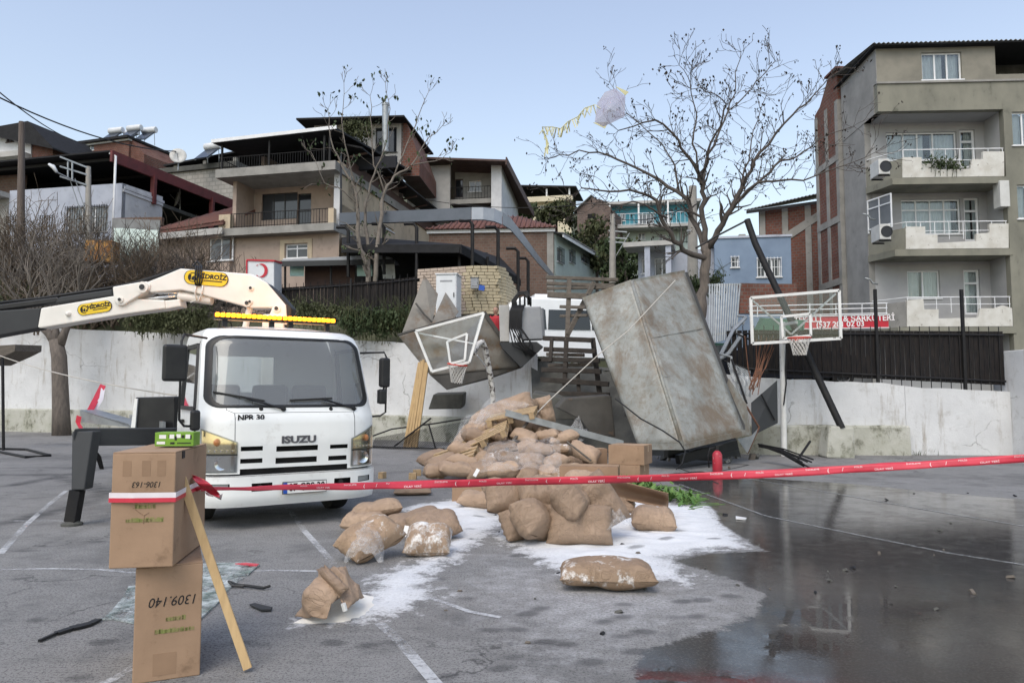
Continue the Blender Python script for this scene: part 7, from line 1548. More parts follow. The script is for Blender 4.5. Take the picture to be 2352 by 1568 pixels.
# outrigger
ft = G(165, 1206); q = MB(); q.tube([ft, ft+V((0, 0, .03)), ft+V((0, 0, .06))], [.12, .12, .05], 14); q.build('outrigger_foot', 'dark_concrete', T)
q = MB(); q.beam(ft+V((0, 0, .05)), P(178, 1125, ft.y), .13, .13); og = q.build('outrigger_jack', 'black_metal', T)
q = MB(); q.prism([P(163, 1125, ft.y-.08), P(193, 1125, ft.y-.08), P(213, 990, ft.y+.12), P(165, 990, ft.y+.12)], (0, .2, 0)); q.build('outrigger_leg', 'dark_panel', T, bevel=.015)
q = MB(); q.prism([P(167, 1000, ft.y+.08), P(170, 984, ft.y+.08), P(400, 983, 10.5), P(400, 1022, 10.5), P(170, 1024, ft.y+.08)], (0, .22, 0)); q.build('outrigger_beam', 'dark_panel', T, bevel=.015)
for k in range(3): q = MB(); q.tube([P(*c7(600+k*12, 1425), ft.y+.3), P(*c7(660+k*14, 1425+k*4), ft.y+.35), P(*c7(710+k*12, 1490), ft.y+.5), P(*c7(740+k*8, 1580), ft.y+.7)], .014, 6); q.build('hose', 'cable', T, smooth=True)
# crane
Yk = 11.4
def K(x, y, Y=Yk): return P(*c7(x, y), Y)
def kp(name, poly, mt, dp=.26, Y=Yk, bevel=.02, par=None): q = MB(); q.prism([K(x, y, Y) for x, y in poly], (0, dp, 0)); return q.build(name, mt, par or T, bevel=bevel)
main = kp('crane_boom', [(1325, 110), (1840, 150), (1880, 165), (1960, 215), (2100, 380), (2110, 525), (1950, 520), (1998, 400), (1850, 402), (1780, 385), (1430, 290), (1330, 268), (1110, 287), (1040, 255), (1000, 240), (1180, 170)], 'crane_white', .30)
kp('crane_back_plate', [(1960, 215), (2060, 300), (2145, 400), (2120, 540), (2080, 540), (2095, 400)], 'truck_black', .26, Yk+.02)
br_ = kp('crane_link', [(825, 245), (1020, 210), (1080, 205), (1105, 230), (1100, 262), (905, 382), (868, 385), (835, 350)], 'crane_white', .36, Yk-.03)
kp('crane_outer_boom', [(300, 400), (830, 312), (900, 330), (1210, 342), (1215, 405), (890, 450), (300, 548), (275, 545)], 'crane_white', .28, Yk+.02)
kp('crane_lower_link', [(890, 395), (1210, 345), (1320, 335), (1330, 390), (1290, 395), (1200, 412), (895, 452)], 'crane_white', .24, Yk+.04)
kp('crane_extension', [(-90, 425), (300, 398), (278, 552), (-90, 620)], 'dark_panel', .24, Yk+.05)
kp('crane_extension_ram', [(-90, 385), (420, 318), (440, 345), (400, 365), (-90, 428)], 'truck_black', .16, Yk+.1); kp('crane_ram_cover', [(410, 340), (440, 318), (822, 262), (822, 308), (400, 368)], 'dark_panel', .16, Yk+.1)
q = MB(); q.tube([K(905, 355, Yk+.12), K(1325, 308, Yk+.12)], .028, 12); q.build('ram_rod', 'chrome', T, smooth=True); q = MB(); q.tube([K(1318, 312, Yk+.12), K(1560, 345, Yk+.12)], .075, 14); q.build('ram_barrel', 'crane_white', T, smooth=True, ang=50)
q = MB(); q.tube([K(1010, 285, Yk+.1), K(1330, 292, Yk+.1)], .02, 8); q.build('ram_rod', 'chrome', T, smooth=True)
for (x, y, r_, Y) in ((1050, 248, .085, Yk-.03), (885, 340, .05, Yk-.03), (1845, 255, .045, Yk), (1818, 365, .06, Yk), (2035, 405, .06, Yk), (1840, 355, .04, Yk)):
    c = K(x, y, Y); q = MB(); q.lathe([(.001, .03), (r_*.6, .03), (r_*.65, .02), (r_, .02), (r_, 0)], 18, c, (0, -1, 0)); p_ = q.build('pivot_pin', 'crane_white', T, smooth=True, ang=35)
    q = MB(); q.lathe([(.001, .036), (r_*.5, .036), (r_*.5, .03)], 14, c, (0, -1, 0)); q.build('pin_core', 'dark_panel', p_)
c = K(505, 445, Yk+.02); q = MB(); q.lathe([(.001, .05), (.03, .05), (.045, 0)], 12, c, (0, -1, 0)); q.build('grease_boss', 'crane_white', T, smooth=True)
for k in range(4): q = MB(); q.tube([K(1440+k*14, 90, Yk+.1), K(1438+k*14, 120, Yk-.03), K(1430+k*18, 200, Yk-.03), K(1440+k*10, 240, Yk-.02)], .012, 5); q.build('hose', 'cable', T, smooth=True)
for k in range(2): q = MB(); q.tube([K(1440+k*50, 235, Yk-.02), K(1432+k*52, 290, Yk-.02), K(1445+k*20, 345, Yk+.05), K(1400+k*30, 360, Yk+.08)], .012, 5); q.build('hydraulic_line', 'crane_white', T, smooth=True)
q = MB(); q.tube([K(1420, 95, Yk+.2), K(1450, 60, Yk+.2), K(1480, 95, Yk+.2)], .02, 6); q.build('hose_guide', 'truck_black', T)
q = MB(); q.tube([K(-90, 372, Yk+.2), K(300, 330, Yk+.2), K(800, 255, Yk+.2), K(1000, 215, Yk+.2), K(1350, 105, Yk+.2)], .025, 6); q.build('hose_run', 'cable', T, smooth=True)
cb_ = K(2030, 500, Yk+.15); q = MB(); bz = hit(T, *c7(2030, 500), 0); q.beam(Vector((cb_.x, cb_.y, .95)), Vector((cb_.x, cb_.y, cb_.z+.1)), .34, .34); q.build('crane_column', 'crane_white', T, bevel=.03)
q = MB(); q.tube([K(1800, 560, Yk+.1), K(1835, 400, Yk+.1)], .05, 10); q.build('lift_ram', 'crane_white', T, smooth=True, ang=50)
# stickers
def sticker(cx, cy, hw, hh, ang, sz, Y):
    c = K(cx, cy, Y-.012); sc = 11.4/FOC*.3125; x = Vector((math.cos(R(ang)), 0, math.sin(R(ang)))); y = Vector((-math.sin(R(ang)), 0, math.cos(R(ang)))); H, W_ = hh*sc, hw*sc; pts = []
    for s, a0 in ((1, -90), (-1, 90)):
        for i in range(13): a = R(a0+180*i/12); pts.append(c+x*(s*(W_-H))+(x*math.cos(a)+y*math.sin(a))*H)
    q = MB(); q.prism([p+Vector((0, -.0005, 0)) for p in pts], (0, .008, 0)); st = q.build('sticker', 'ink', T)
    q = MB(); q.prism([c+(p-c)*.965+Vector((0, -.003, 0)) for p in pts], (0, .002, 0)); q.build('sticker_face', 'sticker_yellow', st)
    text(T, 'HİDROİZ', sz, 'ink', basis(c+x*W_*.26+y*H*.22+Vector((0, -.005, 0)), x, y), .001, 'sticker_lettering', bold=.004, sx=1.05)
    q = MB(); q.add([c+x*(W_*-.1)+y*(H*-.42)+Vector((0, -.005, 0)), c+x*(W_*.74)+y*(H*-.42)+Vector((0, -.005, 0)), c+x*(W_*.74)+y*(H*-.26)+Vector((0, -.005, 0)), c+x*(W_*-.1)+y*(H*-.26)+Vector((0, -.005, 0))], [(0, 1, 2, 3)]); q.build('sticker_line', 'ink', st)
    q = MB(); o = c-x*W_*.6+Vector((0, -.005, 0))
    for k in range(3): p = o+x*(k-1)*H*.42; q.add([p-x*H*.15-y*H*.4, p+x*H*.2-y*H*.4, p+x*H*.2+y*H*(.45-.2*k), p-x*H*.15+y*H*(.2-.2*k)], [(0, 1, 2, 3)])
    q.tube([o+(x*math.cos(a)+y*math.sin(a))*H*.62 for a in linspace(.5, 5.2, 20)], .006, 4); q.build('sticker_logo', 'ink', st)
sticker(1515, 183, 165, 53, -5, .098, Yk); sticker(695, 400, 128, 42, 9, .077, Yk+.02)
# ================================================================== sacks
def sack_mesh(seed, L=.68, W=.44, H=.235, wr=.022, name='sack'):
    us_ = [math.sin(R(90)*x)*.35+x*.65 for x in linspace(-1, 1, 33)]; vs_ = [math.sin(R(90)*x)*.35+x*.65 for x in linspace(-1, 1, 23)]; q = MB(); rr = random.Random(seed); s0 = seed*3.7; skew = rr.uniform(-.04, .04); fold = rr.uniform(-.6, .6)
    def pt(u, v, top):
        tu = max(0., 1-abs(u)**4)**.5; tv = max(0., 1-abs(v)**3)**.5; th = tu*tv
        x = u*L/2*(1+.04*abs(v)**3*abs(u)**3); y = v*W/2*(1-.07*abs(u)**3)+skew*u
        z = H*(.62 if top else -.38)*th
        n1 = noise.noise((u*1.5+s0, v*1.2, s0+(5 if top else 0))); n2 = noise.noise((u*3.5+s0, v*2.6, s0*2)); n3 = abs(noise.noise((u*2.2+v*1.3+s0, v*2.-u*1.2, s0)))
        e = abs(u)**6                                  # pleats where the ends are gathered
        z += th*(n1*.026+n2*.006)-.014*math.exp(-n3*18)*th*(1 if top else -.4)+.010*e*math.sin(v*14+s0)*th**.5*2
        if top: z -= .018*th*math.exp(-((u-fold)*7)**2)
        return Vector((x+n2*.008, y+n1*.012, z))
    nu = len(us_)
    for top in (1, 0): q.grid(lambda u, v: pt(u, v, top), us_, vs_, flip=not top)
    me = bpy.data.meshes.new(name); me.from_pydata([tuple(p) for p in q.v], [], q.f); bm = bmesh.new(); bm.from_mesh(me); bmesh.ops.remove_doubles(bm, verts=bm.verts, dist=.002); bm.to_mesh(me); bm.free()
    me.polygons.foreach_set('use_smooth', [True]*len(me.polygons)); return me
SM = {}
def sack(c, rot, label, group, mt='kraft', var=0, scale=(1, 1, 1), drop=False):
    key = (var, mt)
    if key not in SM: SM[key] = sack_mesh(11+var*7); SM[key].materials.append(MT[mt])
    o = bpy.data.objects.new('flour_sack', SM[key]); COL.objects.link(o); o.location = c; o.rotation_euler = [R(a) for a in rot]; o.scale = scale
    bpy.context.view_layer.update() if False else None
    Mx = Matrix.LocRotScale(Vector(c), o.rotation_euler, Vector(scale)); lo = min((Mx @ v.co).z for v in SM[key].vertices)
    if lo < .004 or drop: o.location.z += .002-lo
    MATW[o] = Mx; return tag(o, label, 'sack', group)
GC = 'sacks in the cluster on the spilled powder'
for k, (px, py, Y, rot, lb, mt, sc) in enumerate((
 (1331, 1216, 8.05, (72, 0, -4), 'wide creased sack at the front of the sack cluster', 'kraft', (1, 1, 1.1)), (1222, 1200, 8.1, (48, 10, 62), 'plump sack standing on end beside the wide front sack', 'kraft', (.75, .95, 1.5)),
 (1172, 1146, 8.5, (62, 10, 30), 'sack leaning at the edge of the cluster beside the thin plastic strip', 'kraft', (.9, .9, 1.2)), (1246, 1134, 8.35, (28, 0, 12), 'sack with white label lying on top of the cluster', 'kraft', (.78, .95, 1.3)),
 (1306, 1158, 8.1, (40, 5, 80), 'plump sack wedged above the wide front sack', 'kraft', (.75, .9, 1.5)), (1378, 1150, 8.3, (78, 62, -6), 'upright sack leaning beside the clear plastic bag', 'kraft', (.9, .95, 1.2)),
 (1336, 1112, 8.95, (20, 0, -8), 'small flat sack behind the top of the cluster', 'kraft', (.65, .9, 1)), (1200, 1168, 8.35, (55, 0, 40), 'sack half hidden behind the plump one standing on end', 'kraft', (.8, .8, 1.2)),
 (1500, 1170, 8.85, (4, 3, -8), 'lone sack lying beside the spilled greens', 'kraft', (.74, .95, 1.15)), (1265, 1180, 8.75, (30, 0, 20), 'sack buried inside the cluster', 'kraft', (.9, .9, 1)), (1330, 1178, 8.8, (30, 0, -20), 'sack buried under the upright one', 'kraft', (.9, .9, 1)), (1285, 1125, 9.2, (20, 10, 60), 'sack behind the labelled top sack', 'kraft', (.9, .9, 1)),
 (1105, 1130, 10.6, (8, 4, -8), 'flattened sack lying behind the cluster', 'kraft', (.9, .9, .9)), (1150, 1134, 10.0, (30, 20, 40), 'sack slumped between the flattened one and the cluster', 'kraft', (.8, .8, 1.2)), (948, 1128, 12.0, (3, 0, 6), 'thin sack lying alone beside the truck bumper', 'kraft', (.85, .9, .6)),
 (1400, 1130, 10.2, (5, 0, -10), 'sack lying beside the brown sheet of card', 'kraft', (1, .9, .8)))): sack(P(px, py, Y), rot, lb, GC, mt, k % 7, sc, k in (0, 1, 7, 8, 9, 10, 12, 14, 15))
GL = 'sacks strewn beside the truck'
for k, (px, py, Y, rot, lb, mt, sc) in enumerate((
 (838, 1210, 8.75, (3, 0, -8), 'rounded sack lying under another beside the truck wheel', 'kraft', (.72, .9, 1.05)), (866, 1173, 8.95, (-8, -7, 10), 'flat-topped sack lying across the rounded one', 'kraft', (.86, .9, .9)),
 (948, 1207, 8.75, (12, -8, 24), 'slack long sack folded beside the stacked pair', 'kraft', (1.05, .8, .85)), (996, 1216, 8.4, (25, -6, 18), 'tilted sack with torn white mouth beside the long one', 'kraft', (.82, .95, .95)),
 (984, 1268, 7.55, (28, 0, -2), 'sack dusted white along its front edge', 'kraft_floured', (.66, .85, 1.1)), (850, 1272, 7.35, (22, -20, 48), 'sack wrapped in white film near the torn one', 'kraft_dusty', (.85, .85, 1.2)),
 (1394, 1340, 6.3, (2, 0, -3), 'sack with powder-dusted top lying alone on the dusty asphalt', 'kraft_dusty', (1.12, .95, 1.0)))): sack(P(px, py, Y), rot, lb, GL, mt, (k+3) % 7, sc, k != 1)
# the heap
GH = 'sacks heaped in the big pile'; rr = random.Random(21)
env = [(985, 1075), (1040, 1030), (1080, 985), (1120, 950), (1180, 925), (1220, 928), (1255, 945), (1300, 985), (1350, 1018), (1400, 1065)]
k = 0; py = 935
while py < 1106:
    px = 1000+rr.uniform(0, 20)
    while px < 1385:
        if py > pl(env, px)+4 and not (px > 1300 and py > 1050):
            Y = lerp(16.3, 12.7, (py-920)/186)+rr.uniform(-.12, .12)
            sack(P(px+rr.uniform(-8, 8), py+rr.uniform(-6, 6), Y), (rr.uniform(-25, 35), rr.uniform(-20, 20), rr.choice((0, 0, 90, 30, -30))+rr.uniform(-22, 22)), 'brown paper sack heaped in the big pile below the trailer body', GH, 'kraft' if rr.random() < .85 else 'kraft_dusty', k % 7, (rr.uniform(.72, .9), rr.uniform(.75, .95), rr.uniform(.9, 1.25))); k += 1
        px += rr.uniform(40, 58)
    py += 25
for px in linspace(1080, 1310, 6):
    for Y in (14.6, 15.6):
        zz = max(.1, (P(1180, 940, 16).z-.45)*math.exp(-((px-1195)/110)**2)*min(1, (Y-12.8)/3.)); p = P(px, 1000, Y); sack(Vector((p.x, Y, zz)), (rr.uniform(-15, 15), rr.uniform(-15, 15), rr.uniform(0, 180)), 'sack buried in the body of the big pile', 'sacks buried in the big pile', 'kraft', rr.randint(0, 6), (1, 1, 1.6))
sack(P(996, 1052, 15.2), (10, -15, 35), 'sack slumped at the foot of the pallets', GH, 'kraft', 2, (.9, .9, 1.1)); sack(P(1252, 943, 16.3), (75, 75, 0), 'sack standing upright on the crest of the pile', GH, 'kraft', 4, (.9, .85, 1.3)); sack(P(1180, 936, 15.8), (55, -15, 5), 'large sack under plastic film at the top of the pile', GH, 'kraft', 5, (1.25, 1.1, 1.7)); sack(P(1120, 962, 15.7), (40, -35, 15), 'sack under film on the slope of the pile above the pallets', GH, 'kraft', 1, (1.05, 1, 1.5)); sack(P(1080, 1002, 15.4), (40, -50, 15), 'sack under film at the lower edge of the wrapped load', GH, 'kraft', 3, (1, 1, 1.4))
# torn sack and its powder
t = thing('torn_sack', 'torn open sack crumpled over the powder it spilled', 'sack', G(740, 1415))
def sheet(name, corners, fold, seed, n=26, m_=20, bulge=.0):
    a, b, c, d = corners; q = MB(); nr = (b-a).cross(d-a).normalized(); nr = nr if nr.y < 0 else -nr
    def f(u, v):
        p = lerp(lerp(a, b, u), lerp(d, c, u), v); k = 1-2*abs(noise.noise((u*2.2+seed, v*1.6+u, seed))); k2 = noise.noise((u*6, v*4, seed+2))
        p = p+nr*(bulge*math.sin(u*3.14)*math.sin(v*3.14)+fold*(k-.5)+fold*.4*k2); p.z = max(.006, p.z); return p
    q.grid(f, linspace(0, 1, n), linspace(0, 1, m_)); return q.build(name, 'kraft', t, smooth=True, solid=.005)
Pa, Pb, Pc, Pd, Pe, Pf = G(682, 1420)+Vector((0, 0, .01)), P(742, 1304, 5.55), P(792, 1302, 5.65), P(838, 1366, 5.6), P(795, 1402, 5.25), P(745, 1418, 5.22)
sheet('paper_front', (Pa, Pb, P(795, 1345, 5.4), Pf), .035, 1, bulge=.12); sheet('paper_side', (P(742, 1306, 5.55), Pc, Pd, Pe), .03, 4, bulge=.05); sheet('paper_back', (G(690, 1415)+Vector((0, .12, .01)), Pb, Pc, P(830, 1372, 5.85)), .03, 7, bulge=-.08)
sheet('rolled_mouth', (P(728, 1308, 5.5), P(748, 1298, 5.5), P(802, 1350, 5.32), P(778, 1372, 5.3)), .02, 9, 20, 8, bulge=.05)
q = MB(); q.tube([P(788, 1385, 5.2), P(793, 1402, 5.2)], .018, 8); q.build('torn_edge', 'plate_white', t)
def mound(label, pts, h, mt, seed=0, cat='powder heap'):
    ps = [G(*p) for p in pts]; c = sum(ps, Vector())/len(ps); n = 48; q = MB(); ring = []
    for i in range(n):
        u = i/n*len(ps); k = int(u); f = u-k; ring.append(ps[k % len(ps)].lerp(ps[(k+1) % len(ps)], f))
    m_ = 12
    q.v.append(c+Vector((0, 0, h)))
    for j in range(1, m_+1):
        r_ = j/m_
        for i in range(n): p = c.lerp(ring[i], r_); p.z = .002+h*(1-r_)**1.1*(1+.25*noise.noise((p.x*7, p.y*7, seed)))+.008*noise.noise((p.x*30, p.y*30, seed))*(r_ < 1); p.z = max(.001, p.z); q.v.append(p)
    for i in range(n):
        q.f.append([0, 1+i, 1+(i+1) % n]); q.mi.append(0)
        for j in range(m_-1): a = 1+j*n+i; b = 1+j*n+(i+1) % n; q.f.append([a, a+n, b+n, b]); q.mi.append(0)
    o = q.build('powder_heap', mt, smooth=True, label=label, cat=cat, kind='stuff'); return o
mound('heap of cream white powder pouring from the torn sack', [(672, 1431), (720, 1432), (800, 1428), (850, 1415), (872, 1390), (860, 1370), (820, 1362), (790, 1375), (740, 1400), (690, 1422)], .085, 'powder_cream', 1)
# stretch film over the load, clear bag
def filmsheet(name, label, a, b, c, d, mt, bulge=.12, seed=0, n=30, m_=24):
    q = MB(); nr = (b-a).cross(d-a).normalized(); nr = nr if nr.y < 0 else -nr
    q.grid(lambda u, v: lerp(lerp(a, b, u), lerp(d, c, u), v)+nr*(bulge*4*u*(1-u)*(.4+v*(1-v)*2.4)+.06*noise.noise((u*4+seed, v*5, seed))+.025*noise.noise((u*14, v*5+seed, 1)))+Vector((0, 0, .05*noise.noise((u*5, v*5, seed+3)))), linspace(0, 1, n), linspace(0, 1, m_))
    return q.build(name, mt, smooth=True, label=label, cat='plastic film')
filmsheet('stretch_film', 'torn stretch film over the top of the sack pile', P(1048, 1045, 14.7), P(1132, 966, 15.0), P(1218, 930, 15.5), P(1120, 918, 15.9), 'stretch_film', .22, 1); filmsheet('stretch_film', 'stretch film streaming down the left flank of the pile', P(1028, 1062, 14.6), P(1090, 1000, 14.9), P(1140, 945, 15.3), P(1060, 958, 15.6), 'stretch_film', .15, 4)
filmsheet('stretch_film', 'stretch film wrapped round the lower sack layers of the pile', P(1088, 1084, 12.9), P(1292, 1086, 12.7), P(1285, 1010, 14.0), P(1118, 1016, 14.1), 'stretch_film', .15, 7); filmsheet('loose_film', 'scrap of clear film on the right shoulder of the pile', P(1310, 1035, 14.7), P(1358, 1000, 15.0), P(1348, 985, 15.3), P(1318, 998, 15.2), 'loose_film', .1, 9, 14, 12)
filmsheet('loose_film', 'pale plastic scrap sticking up beside the dark wall fragment', P(1305, 990, 17.4), P(1342, 988, 17.4), P(1330, 955, 17.5), P(1322, 962, 17.5), 'loose_film', .06, 12, 12, 10)
filmsheet('plastic_bag', 'clear plastic bag slumped beside the upright sack', P(1390, 1225, 7.9), P(1447, 1206, 8.05), P(1420, 1160, 8.4), P(1385, 1175, 8.4), 'loose_film', .12, 14, 18, 16); filmsheet('white_film', 'white film folded round the sack near the torn one', P(790, 1290, 7.0), P(880, 1290, 7.0), P(885, 1235, 7.4), P(800, 1250, 7.3), 'loose_film', .22, 17, 18, 16)
for px, py, Y, w_, rz_ in ((1211, 1137, 8.35, .05, 20), (1338, 1117, 8.6, .04, 15), (932, 1219, 8.3, .05, 10), (1094, 1085, 12.7, .06, 30), (1175, 1183, 8.2, .05, -20)):
    q = MB(); q.box(P(px, py, Y), (w_, .006, w_*2.4), Euler((R(-25), R(rz_), 0)).to_matrix()); q.build('paper_label', 'plate_white', label='white paper strip stuck on a brown sack', cat='paper label', group='white paper strips on the sacks')
# pallets
def pallet(label, o, px_, py_):
    o = Vector(o); x = (Vector(px_)-o); y = Vector(py_)-o; L, D = .95, .78; x = x.normalized(); y = (y-x*y.dot(x)).normalized(); z = x.cross(y)
    if z.z < 0: z = -z
    Mx = Matrix((x, y, z)).transposed(); t = thing('pallet', label, 'pallet', o, group='wooden pallets in the pile', rot=Mx.to_euler())
    for k in range(5): q = MB(); q.bx(-.02, L+.02, k*D/4.2, k*D/4.2+.09, .10, .122); q.build('deck_board', 'fresh_wood', t, world=False, bevel=.003)
    for i in range(3):
        q = MB(); q.bx(i*(L-.1)/2, i*(L-.1)/2+.1, 0, D+.08, .08, .099); q.build('stringer', 'fresh_wood', t, world=False); q = MB(); q.bx(i*(L-.1)/2, i*(L-.1)/2+.1, 0, D+.08, -.02, -.001); q.build('bottom_board', 'fresh_wood', t, world=False)
        for j in range(3): q = MB(); q.bx(i*(L-.1)/2, i*(L-.1)/2+.1, j*(D-.05)/2, j*(D-.05)/2+.12, 0, .079); q.build('block', 'fresh_wood', t, world=False, bevel=.004)
pA_, pB_, pC_ = P(*cs(215, 715), 13.7), P(*cs(490, 560), 14.0), P(*cs(700, 320), 14.7)
pallet('tilted pale pallet at the foot of the pile', pA_, P(*cs(560, 605), 13.5), pA_+Vector((.25, .8, .30))); pallet('tilted pale pallet above the lowest one in the pile', pB_, P(*cs(830, 400), 13.9), pB_+Vector((.2, .8, .22))); pallet('pale pallet under the wrapped sacks near the top of the pile', pC_, P(*cs(1000, 262), 14.6), pC_+Vector((.1, .8, .1)))
for k, (px, py) in enumerate(((948, 1100), (958, 1092), (1010, 1098), (878, 1098))): g = G(px, py); q = MB(); q.box(g+Vector((0, 0, .06)), (.14, .1, .12), Matrix.Rotation(.4*k, 3, 'Z')); q.build('wood_block', 'fresh_wood', label='loose pale pallet block on the ground beside the pile', cat='wood block', group='loose pallet blocks', bevel=.005)
for k, (a, b, lb) in enumerate((((905, 1115, 12.6), (1005, 1103, 13.0), 'thin board lying on the ground before the pallets'), ((1110, 1072, 13.3), (1270, 1060, 13.6), 'thin lath strapped across the lower sacks'), ((1115, 1085, 13.1), (1260, 1072, 13.3), 'thin lath below the strapped one'), ((1140, 1060, 13.5), (1215, 965, 14.9), 'dark lath leaning along the pallets'))): q = MB(); q.beam(P(*a), P(*b), .06, .02); q.build('lath', 'fresh_wood' if k < 3 else 'old_timber', label=lb, cat='lath')
q = MB(); a, b = P(1161, 941, 14.6), P(1430, 1012, 15.0); q.beam(a, b, .12, .02); q.beam(a+Vector((0, -.05, -.06)), b+Vector((0, -.05, -.06)), .02, .11); q.build('steel_angle', 'galvanised', label='long grey steel angle lying across the sack pile', cat='steel beam')
q = MB(); q.tube([P(*cs(1340, 440), 14.0), P(*cs(1530, 590), 13.4)], .018, 6); q.build('thin_rod', 'old_timber', label='thin rod stuck in the pile beside the cartons', cat='rod')
# ================================================================== cartons
def carton(name, label, base, rz, L, D, H, mt='cardboard', tape=True, group=None, tilt=(0, 0), open_=False):
    t = thing(name, label, 'carton', base, rot=(R(tilt[0]), R(tilt[1]), rz), group=group)
    q = MB(); q.bx(0, L, 0, D, 0, H-.004); b = q.build('body', mt, t, world=False, bevel=.006)
    for k in (0, 1): q = MB(); q.bx(.002, L-.002, .002+k*(D/2+.001), D/2-.001+k*(D/2-.001), H-.003, H+.003); q.build('top_flap', mt, t, world=False)
    if tape: q = MB(); q.bx(-.0015, L+.0015, D/2-.025, D/2+.025, H+.0035, H+.005); q.bx(L+.0005, L+.002, D/2-.025, D/2+.025, H-.12, H+.004); q.build('packing_tape', 'carton_tape', t, world=False)
    return t
cA, cB = G(303, 1572), G(459, 1553); lr = math.atan2(cB.y-cA.y, cB.x-cA.x); lw = (cB-cA).length; lh = P(303, 1304, cA.y).z; lowc = carton('tall_carton', 'tall brown carton standing on the asphalt under another carton', cA, lr+R(4), lw, .62, lh, tape=False)
def marks(t, L, H, txt, tz, tx, prints, sz):
    text(t, txt, sz, 'ink', basis((tx, -.0015, tz), (-1, 0, 0), (0, 0, -1)), .0005, 'handwriting', world=False, sx=.9)
    for (cx, cz, w_, n) in prints:
        rr = random.Random(int(cx*99+cz*55)); q = MB()
        for r_ in range(2):
            x = cx-w_/2
            while x < cx+w_/2: d = rr.uniform(.006, .02); q.bx(x, x+d, -.0016, -.0006, cz-.012+r_*.0, cz+rr.uniform(.004, .014)); x += d+rr.uniform(.003, .008)
        q.build('faded_print', 'green_print', t, world=False)
marks(lowc, .365, .642, '1309.140', .435, .20, ((.21, .335, .10, 1), (.20, .27, .19, 1)), .075)
q = MB(); q.bx(.10, .22, -.0012, -.0004, .03, .15); q.build('tape_patch', 'cardboard_dark', lowc, world=False)
uA, uB = G(249, 1306, lh+.012), G(395, 1302, lh+.012); uw = (uB-uA).length; uh = P(252, 1040, uA.y).z-lh-.012; upc = carton('wide_carton', 'battered brown carton on top of the tall one, red tape round it', uA, math.atan2(uB.y-uA.y, uB.x-uA.x)+R(2), uw, .70, uh, tape=False)
marks(upc, .335, .632, '1306-163', .455, .185, ((.175, .335, .10, 1), (.175, .26, .19, 1)), .045)
for x in (.055, .155, .235): q = MB(); q.bx(x, x+.045, -.0012, -.0004, .50, .585); q.build('tape_patch', 'cardboard_dark', upc, world=False)
q = MB(); q.tube([(.115, -.001, .33), (.15, -.001, .30), (.175, -.001, .285), (.172, -.001, .24)], .0022, 4); q.tube([(.175, -.001, .285), (.2, -.001, .3)], .002, 4); q.build('crease', 'cardboard_dark', upc, world=False)
q = MB(); q.bx(.33, .3365, .12, .17, .585, .625); q.build('torn_corner', 'ink', upc, world=False)
gb = MATW[upc] @ Vector((.12, .33, .642)); t = thing('green_box', 'small green product box with white panels on the battered carton', 'box', gb, R(5))
q = MB(); q.bx(0, .225, 0, .12, 0, .082); q.build('body', 'green_carton', t, world=False, bevel=.002)
for i, (x0_, x1_, z0_, z1_, mt) in enumerate(((.025, .065, .045, .068, 'plate_white'), (.012, .06, .012, .028, 'plate_white'), (.085, .112, .045, .07, 'plate_white'), (.125, .15, .05, .072, 'plate_white'), (.178, .205, .045, .07, 'plate_white'), (.155, .172, .048, .066, 'ink'), (.115, .128, .035, .06, 'ink'), (.09, .115, .012, .024, 'ink'), (.13, .21, .014, .022, 'leaf_dark'), (.08, .085, .05, .07, 'ink'), (.205, .213, .04, .066, 'ink'))): q = MB(); q.bx(x0_, x1_, -.0014, -.0004, z0_, z1_); q.build('printed_panel', mt, t, world=False)
b3 = G(1290, 1104); carton('long_carton', 'long brown carton lying at the right foot of the pile', (P(1285, 1100, 12.7).x, 12.7, .02), R(-12), .98, .5, .36, 'cardboard_dark'); b1 = P(1392, 1092, 13.7); carton('carton', 'brown carton under another beside the trailer body', (b1.x, 13.6, .0), R(-28), .62, .55, .33); carton('carton', 'brown carton with pale tape stacked on another beside the trailer body', (b1.x+.03, 13.58, .335), R(-25), .66, .56, .34)
q = MB(); q.bx(0, .62, -.003, -.0005, .12, .2)
carton('carton', 'small dark carton squeezed between pile and stacked cartons', (P(1352, 1070, 14.2).x, 14.2, .25), R(20), .4, .3, .3, 'cardboard_dark'); carton('carton', 'low open carton under the barrier tape before the pile', (P(1038, 1138, 11.2).x, 11.2, 0), R(-5), .5, .3, .22)
# brown card trough and greens
q = MB(); q.grid(lambda u, v: P(lerp(1400, 1535, u), lerp(1120, 1150, u)+lerp(-12, 10, v)*(1-.5*u), 10.3-1.0*u+.4*math.sin(v*3))+Vector((0, 0, .06*math.cos(v*3.1))), linspace(0, 1, 20), linspace(0, 1, 10)); q.build('card_sheet', 'cardboard_dark', smooth=True, solid=.01, label='curled dark brown card sheet beside the greens', cat='cardboard')
rr = random.Random(8); q = MB()
for k in range(330):
    u = rr.random(); c = G(lerp(1440, 1590, u)+rr.gauss(0, 8), lerp(1118, 1158, u)+rr.gauss(0, 7)); c.z = rr.uniform(.02, .16)*(1-.5*u); x, y, z = frame(Vector((rr.gauss(0, 1), rr.gauss(0, 1), 1.5))); s = rr.uniform(.04, .12)
    q.add([c-x*s*.4, c-y*s*.7, c+x*s*.4, c+y*s], [(0, 1, 2, 3)])
for k in range(60): u = rr.random(); c = G(lerp(1480, 1590, u), lerp(1122, 1160, u)+rr.gauss(0, 6)); c.z = .02; d = Vector((rr.gauss(.25, .1), rr.gauss(0, .1), rr.uniform(0, .05))); q.tube([c, c+d], .006, 4)
q.build('spilled_greens', 'leaf_bright', kind='stuff', label='scattered green vegetable leaves beside the lone sack', cat='vegetables')
